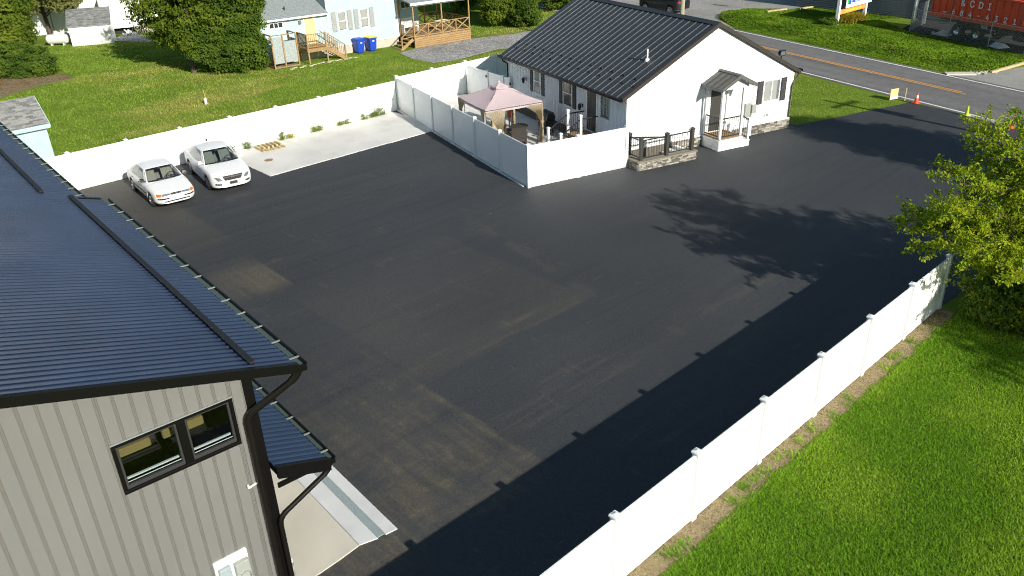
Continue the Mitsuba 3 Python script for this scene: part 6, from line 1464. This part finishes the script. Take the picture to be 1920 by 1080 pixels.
# black sport utility car and the pole in front of it
suv = dict(L=4.8, W=1.88, R=.37, xf=-.95, xr=-3.8, spokes=6, seat='m_seat_grey', mirror='m_paint_black', paint='m_paint_black', nose_drop=.08, sill_z=.3,
    x=[-4.8, -4.65, -4.0, -2.8, -1.4, -1.0, -.3, 0], w=[.86, .92, .94, .94, .94, .935, .91, .86], top=[1.14, 1.16, 1.15, 1.13, 1.12, 1.10, 1.03, .95], sill=[.45, .38, .32, .3, .3, .32, .34, .36],
    shoulder=lambda x: .06, cab=dict(x0=-1.3, x1=-2.0, x2=-4.45, x3=-4.72, zb=1.12, zr=1.74, wb=.84, wr=.70, bow=.08, rise=.02), side_holes=[(.16, .42, .10, .88), (.46, .70, .10, .88), (.74, .92, .10, .88)], doors=[-1.45, -2.5, -3.5], handles=[-2.3, -3.3],
    marks=sym('tail_light', 'm_red_lens', [[-5, .68, .95], [-5, .84, .95], [-5, .84, 1.12], [-5, .68, 1.12]], (1, 0, 0), .012) + sym('headlight', 'm_lamp_lens', [[.2, .5, .80], [.2, .8, .80], [.2, .8, .92], [.2, .5, .92]], X_, .012))
k = build_car(suv, Fr(math.radians(130), (13.1, 78.7, .012)), 'black sport utility car parked across the road behind the house roof')
labels[k].pop('group', None)
up = thing('utility_pole', 'pale round utility pole rising behind the white house roof', 'pole')
m = MB(); m.tube([[11.9, 56, 0], [11.9, 56, 4], [11.9, 56, 10.5]], [.165, .15, .11], 12); put(f'{up}__pole', m, 'm_pole', smooth=40)
m = MB(); m.bar([11.1, 55.2, 9.9], [12.7, 56.8, 9.9], .1, .12); put(f'{up}__crossarm', m, 'm_pole')
up = thing('utility_pole', 'second utility pole outside the view whose shadow crosses the fresh asphalt', 'pole')
bx, by = 29.9, 27.0
m = MB(); m.tube([[bx, by, 0], [bx, by, 5], [bx, by, 10.2]], [.17, .15, .11], 12); put(f'{up}__pole', m, 'm_pole', smooth=40)
m = MB(); m.bar([bx - .9, by - .6, 9.6], [bx + .9, by + .6, 9.6], .12, .14); m.lathe([(.0, 1.0), (.22, .98), (.24, .9), (.24, .05), (.0, 0)], 12, (bx + .33, by + .1, 7.9)); put(f'{up}__crossarm', m, 'm_pole')

sp = thing('lot_sign', 'small white sign on a thin post at the edge of the far car park', 'sign')
m = MB(); m.cyl([21.9, 77.2, 0], [21.9, 77.2, 1.7], .03, 6); put(f'{sp}__post', m, 'm_steel')
m = MB(); m.cbox(21.70, 22.12, 77.12, 77.16, .85, 1.7, .005); put(f'{sp}__plate', m, 'm_white')
for (a, b), lb in ((((23.15, 73.95), (25.2, 75.0)), 'pale timber beam lying at the edge of the far car park, left of two'), (((26.3, 74.9), (28.6, 76.2)), 'pale timber beam lying at the edge of the far car park, right of two')):
    m = MB(); m.bar([*a, .10], [*b, .10], .2, .2); one('timber_beam', m, 'm_wood_pale', lb, 'beam')
def cone(p, h, body, label, band):
    t = thing('traffic_cone', label, 'traffic cone'); fr = Fr(.4, p)
    m = MB(); w = h * .30; m.cbox(-w, w, -w, w, .005, .04, .012); put(f'{t}__base', m, body, fr)
    m = MB(); f_ = lambda z: h * .21 * (1 - z / h) + h * .05 * (z / h); m.lathe([(f_(0), .04), (f_(h * .98), h * .98), (0.001, h)], 16); put(f'{t}__body', m, body, fr, smooth=40)
    if band: m = MB(); m.lathe([(f_(h * .52) + .004, h * .52), (f_(h * .80) + .004, h * .80)], 16); put(f'{t}__reflective_band', m, 'm_letter', fr, smooth=40)
cone((21.99, 42.94, .012), .56, 'm_cone', 'orange traffic cone with a white band at the lawn corner by the road', 1)
cone((23.35, 40.30, .012), .50, 'm_cone_lime', 'lime green traffic cone standing in the lot mouth', 0)
cone((24.25, 37.90, .012), .58, 'm_cone', 'orange traffic cone with a white band partly hidden by the maple leaves', 1)
ys_ = thing('yard_sign', 'small yellow yard sign on wire legs beside a thin stake near the road', 'sign'); fr = Fr(math.radians(20), (21.15, 43.80))
m = MB(); m.box(-.27, .27, -.006, .006, .22, .62); put(f'{ys_}__panel', m, 'm_yellow_sign', fr)
m = MB(); m.box(-.30, .26, -.05, -.038, .06, .22); put(f'{ys_}__lower_panel', m, 'm_letter', fr)
m = MB(); m.cyl([-.2, .0, 0], [-.2, .0, .4], .006, 5); m.cyl([.2, .0, 0], [.2, .0, .4], .006, 5); put(f'{ys_}__legs', m, 'm_steel', fr)
m = MB(); m.box(21.64, 21.68, 43.54, 43.57, 0, .70); one('survey_stake', m, 'm_wood_pale', 'thin pale wooden stake between the yellow yard sign and the first cone', 'stake')
# ------------------------------------------------------------------ trees and shrubs
def leafquads(c, nrm, size, rng, droop=.0):
    n = len(c); nrm = nrm / (np.linalg.norm(nrm, axis=1, keepdims=True) + 1e-9)
    a = np.cross(nrm, rng.normal(size=(n, 3))); a[:, 2] -= droop; a /= np.linalg.norm(a, axis=1, keepdims=True) + 1e-9; b = np.cross(nrm, a)
    s = size * (.6 + .8 * rng.random((n, 1))); f = nrm * s * .18
    v = np.stack([c - a * s * .55, c - b * s * .33 + f, c + a * s * .62, c + b * s * .33 + f], 1).reshape(-1, 3); k = np.arange(n)[:, None] * 4
    return v, np.vstack([k + [0, 1, 2], k + [0, 2, 3]])
def crown(lobes, nclump, nleaf, size, seed, rc=.42, shell=.55, up=.5):
    "lobes: (centre, radii, weight); leaves in clumps biased to the outside of the lobes, with gaps"
    r = np.random.default_rng(seed); C_, N_ = [], []
    wts = np.array([l[2] for l in lobes], float); wts /= wts.sum()
    for (c, rad, _), w in zip(lobes, wts):
        n = int(nclump * w); d = r.normal(size=(n, 3)); d /= np.linalg.norm(d, axis=1, keepdims=True)
        rr = shell + (1 - shell) * r.random((n, 1)) ** .5; bump = .62 + .80 * meshkit.fbm(d * 2.9 + seed, 3, seed)[:, None]
        p = np.array(c) + d * np.array(rad) * rr * bump; keep = p[:, 2] > .12; C_.append(p[keep]); N_.append(d[keep])
    C_, N_ = np.vstack(C_), np.vstack(N_); gap = meshkit.fbm(C_ * .55 + 5, 3, seed + 3); k = gap > np.quantile(gap, .14); C_, N_ = C_[k], N_[k]
    m = len(C_); off = r.normal(size=(m, nleaf, 3)); off *= rc * (.35 + .65 * r.random((m, nleaf, 1))) / np.linalg.norm(off, axis=2, keepdims=True); off[..., 2] *= .62
    p = (C_[:, None] + off).reshape(-1, 3); nn = (N_[:, None] * .7 + off / rc * .4 + [0, 0, up] + r.normal(0, .55, (m, nleaf, 3))).reshape(-1, 3)
    ok = p[:, 2] > .03; return leafquads(p[ok], nn[ok], size, r, .4), C_
def woody(base, h, rad, targets, seed, nlimb=22, mat_='m_bark', stems=1):
    r = np.random.default_rng(seed); m = MB(); base = np.array(base, float); tops = []
    for s in range(stems):
        a = r.random() * 6.28; lean = (r.random() * .12 + (.16 if stems > 1 else 0)) * h; zs = np.linspace(0, h, 7)
        P = np.c_[base[0] + np.cos(a) * lean * (zs / h) ** 1.3, base[1] + np.sin(a) * lean * (zs / h) ** 1.3, zs] + np.r_[0, 0, 0]; P[1:-1, :2] += r.normal(0, .03, (5, 2)); m.tube(P, rad * (1 - .75 * zs / h) * (1 if stems == 1 else .7), 8); tops.append(P)
    if len(targets):
        for t in targets[r.choice(len(targets), min(nlimb, len(targets)), replace=False)]:
            P = tops[r.integers(stems)]; zt = min(max(t[2] * .55, h * .12), h * .92); b = np.array([np.interp(zt, P[:, 2], P[:, 0]), np.interp(zt, P[:, 2], P[:, 1]), zt])
            mid = (b + t) / 2 + [0, 0, .08 * np.linalg.norm(t - b)]; s = np.linspace(0, 1, 6)[:, None]; Q = (1 - s) ** 2 * b + 2 * s * (1 - s) * mid + s * s * t; m.tube(Q, rad * .32 * (1 - .85 * s[:, 0]), 5)
    return m
def tree(name, label, cat, base, h, rad, lobes, nclump, nleaf, size, seed, lm, rc=.42, shell=.55, nlimb=22, stems=1, group=None):
    t = thing(name, label, cat, group); lv, cl = crown(lobes, nclump, nleaf, size, seed, rc, shell)
    put(f'{t}__crown', lv, lm, kind='stuff'); put(f'{t}__trunk', woody(base, h, rad, cl, seed + 1, nlimb, stems=stems), 'm_bark', smooth=60); return t

# the near tree at the fence end: limbs, twigs and single leaves
def near_tree():
    r = np.random.default_rng(101); base = np.array([14.6, 19.9, 0.]); m = MB(); leaves, norms = [], []
    def limb(p, d, L, rad, lvl):
        n = 7; P = [p]; dd = d / np.linalg.norm(d)
        for i in range(n):
            dd = dd + r.normal(0, .10 + .05 * lvl, 3) + np.array([0, 0, .035 if lvl < 2 else -.05]); dd /= np.linalg.norm(dd); P.append(P[-1] + dd * L / n)
        P = np.array(P); s = np.linspace(0, 1, n + 1); m.tube(P, np.maximum(rad * (1 - .8 * s), .004), 7 if lvl == 0 else 5 if lvl == 1 else 4, cap=False)
        return P
    def twig(p, d, L):
        P = limb(p, d, L, .011, 3); k = int(L * 56) + 7; t = r.random(k) ** .75
        q = np.array([np.interp(t * 7, np.arange(8), P[:, j]) for j in range(3)]).T + r.normal(0, .055, (k, 3)); leaves.append(q); nn = r.normal(0, .55, (k, 3)) + [0, 0, .9]; norms.append(nn)
    stems = [(np.array([-.20, .25, 1.0]), 4.3), (np.array([.25, .10, 1.0]), 4.8), (np.array([-.05, -.28, 1.0]), 4.1), (np.array([.42, .35, 1.0]), 4.6), (np.array([-.34, -.02, 1.0]), 3.9)]
    for d, L in stems:
        P = limb(base + np.r_[d[:2] * .3, 0], d, L, .085, 0)
        for i in range(17):
            t = r.uniform(.12, 1.0); p = np.array([np.interp(t * 7, np.arange(8), P[:, j]) for j in range(3)]); a = r.random() * 6.283
            o = p[:2] - base[:2]; dirn = np.array([math.cos(a), math.sin(a), r.uniform(.0, .5)]); dirn[:2] += .9 * o / (np.linalg.norm(o) + .3)
            Lb = r.uniform(.9, 2.6) * (1.1 - .55 * t); Q = limb(p, dirn, Lb, .028, 1)
            for j in range(9):
                tt = r.uniform(.15, 1); pp = np.array([np.interp(tt * 7, np.arange(8), Q[:, c]) for c in range(3)]); a2 = r.random() * 6.283
                twig(pp, np.array([math.cos(a2), math.sin(a2), r.uniform(-.25, .35)]) + .8 * dirn / np.linalg.norm(dirn), r.uniform(.35, .95))
    for tip, z0 in (((10.6, 19.9, 3.2), 1.7), ((10.9, 20.4, 2.9), 1.5), ((11.2, 19.5, 3.4), 1.7), ((11.0, 19.4, 2.6), 1.4), ((13.2, 20.3, 5.6), 3.0), ((14.4, 20.6, 5.9), 3.2), ((12.2, 21.0, 5.4), 2.8), ((12.6, 19.7, 5.4), 2.8), ((11.4, 19.2, 4.4), 2.3), ((11.1, 18.9, 3.8), 2.0), ((11.3, 18.1, 3.0), 1.6), ((13.4, 22.4, 4.4), 2.3), ((12.0, 20.9, 4.2), 2.2), ((11.4, 20.4, 2.7), 1.4), ((12.4, 17.8, 2.2), 1.1), ((13.3, 17.6, 1.7), 1.0), ((14.0, 20.4, 5.6), 2.9), ((15.5, 21, 5.6), 2.9), ((15, 18, 3.4), 1.8), ((13.6, 18.9, 4.4), 2.3), ((16.2, 20, 4.5), 2.3), ((12.6, 20.9, 3.0), 1.6), ((13.0, 21.6, 3.4), 1.8), ((11.8, 19.6, 3.4), 1.8), ((12.0, 18.8, 2.6), 1.4)):
        p = base + [0, 0, z0]; d = np.array(tip) - p; L = np.linalg.norm(d); n = 8; s = np.linspace(0, 1, n)[:, None]; Q = p + d * s + np.array([0, 0, .45]) * np.sin(s * math.pi) + r.normal(0, .05, (n, 3)) * s; m.tube(Q, .034 * (1 - .85 * s[:, 0]), 5, cap=False)
        for j in range(26):
            tt = r.uniform(.30, 1); pp = np.array([np.interp(tt * 7, np.arange(8), Q[:, c]) for c in range(3)]); a2 = r.random() * 6.283
            twig(pp, np.array([math.cos(a2), math.sin(a2), r.uniform(-.2, .35)]) + .7 * d / L, r.uniform(.35, .95))
    c, n = np.vstack(leaves), np.vstack(norms); k = c[:, 2] > .15
    return leafquads(c[k], n[k], .086, r, .6), m
lv, wd_ = near_tree()
t = thing('maple_tree', 'yellow-green leafy tree at the far end of the right-hand white fence', 'tree')
put(f'{t}__crown', lv, 'm_leaf_maple', kind='stuff'); put(f'{t}__trunk', wd_, 'm_bark', smooth=60)
def shrub(label, lobes, nclump, nleaf, size, seed, lm, name='shrub', rc=.28, group=None):
    t = thing(name, label, 'shrub', group); lv, cl = crown(lobes, nclump, nleaf, size, seed, rc, .45); put(f'{t}__foliage', lv, lm, kind='stuff')
    c = np.mean([l[0] for l in lobes], 0); put(f'{t}__stems', woody([c[0], c[1], 0], max(.5, c[2] * 1.2), .035, cl, seed + 1, 18, stems=3), 'm_bark', smooth=60); return t
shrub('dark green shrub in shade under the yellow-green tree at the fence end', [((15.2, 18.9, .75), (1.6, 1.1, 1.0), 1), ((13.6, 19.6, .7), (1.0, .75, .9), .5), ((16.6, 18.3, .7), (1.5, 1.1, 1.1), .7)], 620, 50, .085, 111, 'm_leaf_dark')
# out of view to the right; only their shadows fall in the picture
tree('broad_tree', 'broad tree outside the view whose shadow lies on the bright lawn', 'tree', (23.9, 10.4, 0), 6.5, .18, [((23.9, 10.4, 5.2), (5.0, 4.8, 3.3), 1)], 950, 40, .20, 120, 'm_leaf_tall', .6, .4)
tree('slender_tree', 'tree outside the view whose long shadow crosses the asphalt near the road', 'tree', (26.3, 24.9, 0), 8.0, .16, [((26.0, 24.8, 6.0), (2.5, 2.3, 3.3), 1), ((25.0, 25.6, 7.6), (1.6, 1.6, 1.5), .3), ((27.4, 24.0, 4.2), (2.0, 1.8, 1.8), .4), ((26.6, 26.6, 5.2), (1.9, 1.8, 2.2), .45), ((25.6, 23.8, 3.4), (1.8, 1.6, 1.6), .35)], 900, 46, .17, 123, 'm_leaf_tall', .5, .3)
# back lawn
tree('shade_tree', 'large dense dark green tree on the back lawn, left of the pale blue house', 'tree', (-21.5, 57.4, 0), 8, .22, [((-20.9, 59.2, 5.2), (4.2, 3.2, 3.9), 1), ((-23.3, 59.6, 3.6), (2.3, 2.0, 2.1), .35), ((-18.9, 58.6, 4.6), (2.3, 1.9, 2.6), .6), ((-20.6, 58.1, 2.6), (2.0, 1.6, 1.6), .4)], 2300, 34, .19, 131, 'm_leaf_tall', .50, .5, 40)
shrub('dense glossy dark green shrubbery beside the corrugated shower stall', [((-18.6, 57.3, 1.5), (2.1, 1.5, 1.9), 1), ((-20.1, 57.2, 1.2), (1.4, 1.2, 1.4), .5), ((-17.5, 57.9, 1.9), (1.2, 1.2, 1.8), .6), ((-18.0, 58.0, 3.6), (1.3, 1.2, 1.5), .5), ((-17.2, 57.6, .9), (.9, .8, .9), .2)], 1700, 34, .13, 133, 'm_leaf_dark', 'shrub', .36)
tree('oak_tree', 'big dark tree filling the upper left corner', 'tree', (-36.9, 60.8, 0), 7, .28, [((-37.0, 60.8, 4.6), (3.3, 3.0, 3.6), 1), ((-35.4, 60.4, 2.7), (1.7, 1.7, 2.0), .4), ((-38, 59, 3.0), (2.6, 2.2, 2.2), .5)], 1900, 36, .18, 135, 'm_leaf_tall', .48, .5, 34)
shrub('low dark shrub spreading at the foot of the big tree in the upper left', [((-33.3, 58.4, .9), (1.9, 1.3, 1.1), 1), ((-35.2, 58.2, 1.1), (1.7, 1.4, 1.3), .7)], 700, 34, .13, 137, 'm_leaf_dark', 'shrub', .34)
tree('birch_tree', 'pale green weeping tree overhanging the gas tank and white shed', 'tree', (-40.4, 75.6, 0), 9, .2, [((-39.6, 74.6, 5.6), (2.6, 2.2, 3.0), 1), ((-37.2, 73.0, 3.9), (1.5, 1.3, 1.5), .5), ((-41.2, 73.4, 4.4), (2.2, 1.8, 2.4), .5)], 1100, 32, .17, 139, 'm_leaf_pale', .5, .5, 26)
tree('back_tree', 'dark tree standing behind the gas tank at the left edge', 'tree', (-44, 79, 0), 9, .25, [((-44, 79, 5.5), (4.2, 3.5, 5.2), 1), ((-42.5, 83, 4.5), (3, 3, 4), .5)], 1200, 30, .24, 141, 'm_leaf_dark', .6, .5, 20)
# beyond the porch
tree('garden_tree', 'bushy green tree on the grass right of the timber porch', 'tree', (0.3, 72.6, 0), 5, .12, [((0.3, 72.8, 3.4), (2.3, 1.9, 2.6), 1), ((-.6, 72.0, 1.6), (1.2, 1.1, 1.4), .4), ((1.6, 73.2, 2.4), (1.5, 1.3, 2.2), .5)], 900, 34, .17, 143, 'm_leaf_tall', .42, .5, 24, 3)
shrub('round dark shrub between the garden tree and the gravel drive', [((2.0, 71.2, .9), (1.2, 1.0, 1.1), 1)], 300, 34, .14, 145, 'm_leaf_dark', 'shrub', .34)
tree('garden_tree', 'dark shady tree further back behind the timber porch roof', 'tree', (-3.2, 81.0, 0), 7, .2, [((-3.2, 81, 4.2), (4.0, 3.0, 3.8), 1)], 800, 32, .25, 147, 'm_leaf_dark', .6, .5, 20)
tree('evergreen_tree', 'dark conical evergreen behind the far end of the white house roof', 'tree', (5.3, 80.0, 0), 8, .16, [((5.3, 80, 2.0), (2.3, 2.1, 2.0), 1), ((5.3, 80, 4.4), (1.6, 1.5, 2.0), .6), ((5.3, 80, 6.6), (.9, .9, 1.8), .3)], 700, 34, .17, 149, 'm_leaf_dark', .4, .5, 16)
tree('garden_tree', 'slim multi-stemmed tree just left of the dark evergreen', 'tree', (2.9, 77.4, 0), 6, .1, [((2.9, 77.4, 4.6), (1.9, 1.7, 2.0), 1)], 420, 32, .17, 151, 'm_leaf_tall', .42, .5, 20, 3)
# planting under the roadside sign
r = np.random.default_rng(161); cs = SG(np.c_[r.uniform(.5, 2.9, 26), r.uniform(-.75, -.05, 26), np.zeros(26)]); pts = np.vstack([c[:2] + r.normal(0, .14, (46, 2)) for c in cs])
one('ornamental_grass', blades(pts, .02, .62, .06, .9, r), 'm_leaf_gold', 'golden arching grass clump below the roadside sign', 'ornamental grass')
shrub('low dark plant at the foot of the left white sign post', [((26.0, 66.9, .25), (.7, .6, .4), 1)], 70, 34, .12, 163, 'm_leaf_dark', 'shrub', .25)
# dry litter in the bare earth under the big tree
r = np.random.default_rng(165); q, _ = scatter([(-38, 58.5), (-31, 58.2), (-29.9, 56.8), (-31.2, 55.2), (-32.0, 52.5), (-32.5, 50.9), (-36, 49.8)], 1300, 166)
stuff('leaf_litter', quads(np.c_[q, .03 + .05 * r.random(len(q))], .11, r, .6), 'm_leaf_red', 'dry brown litter on the bare earth under the trees in the upper left', 'litter')
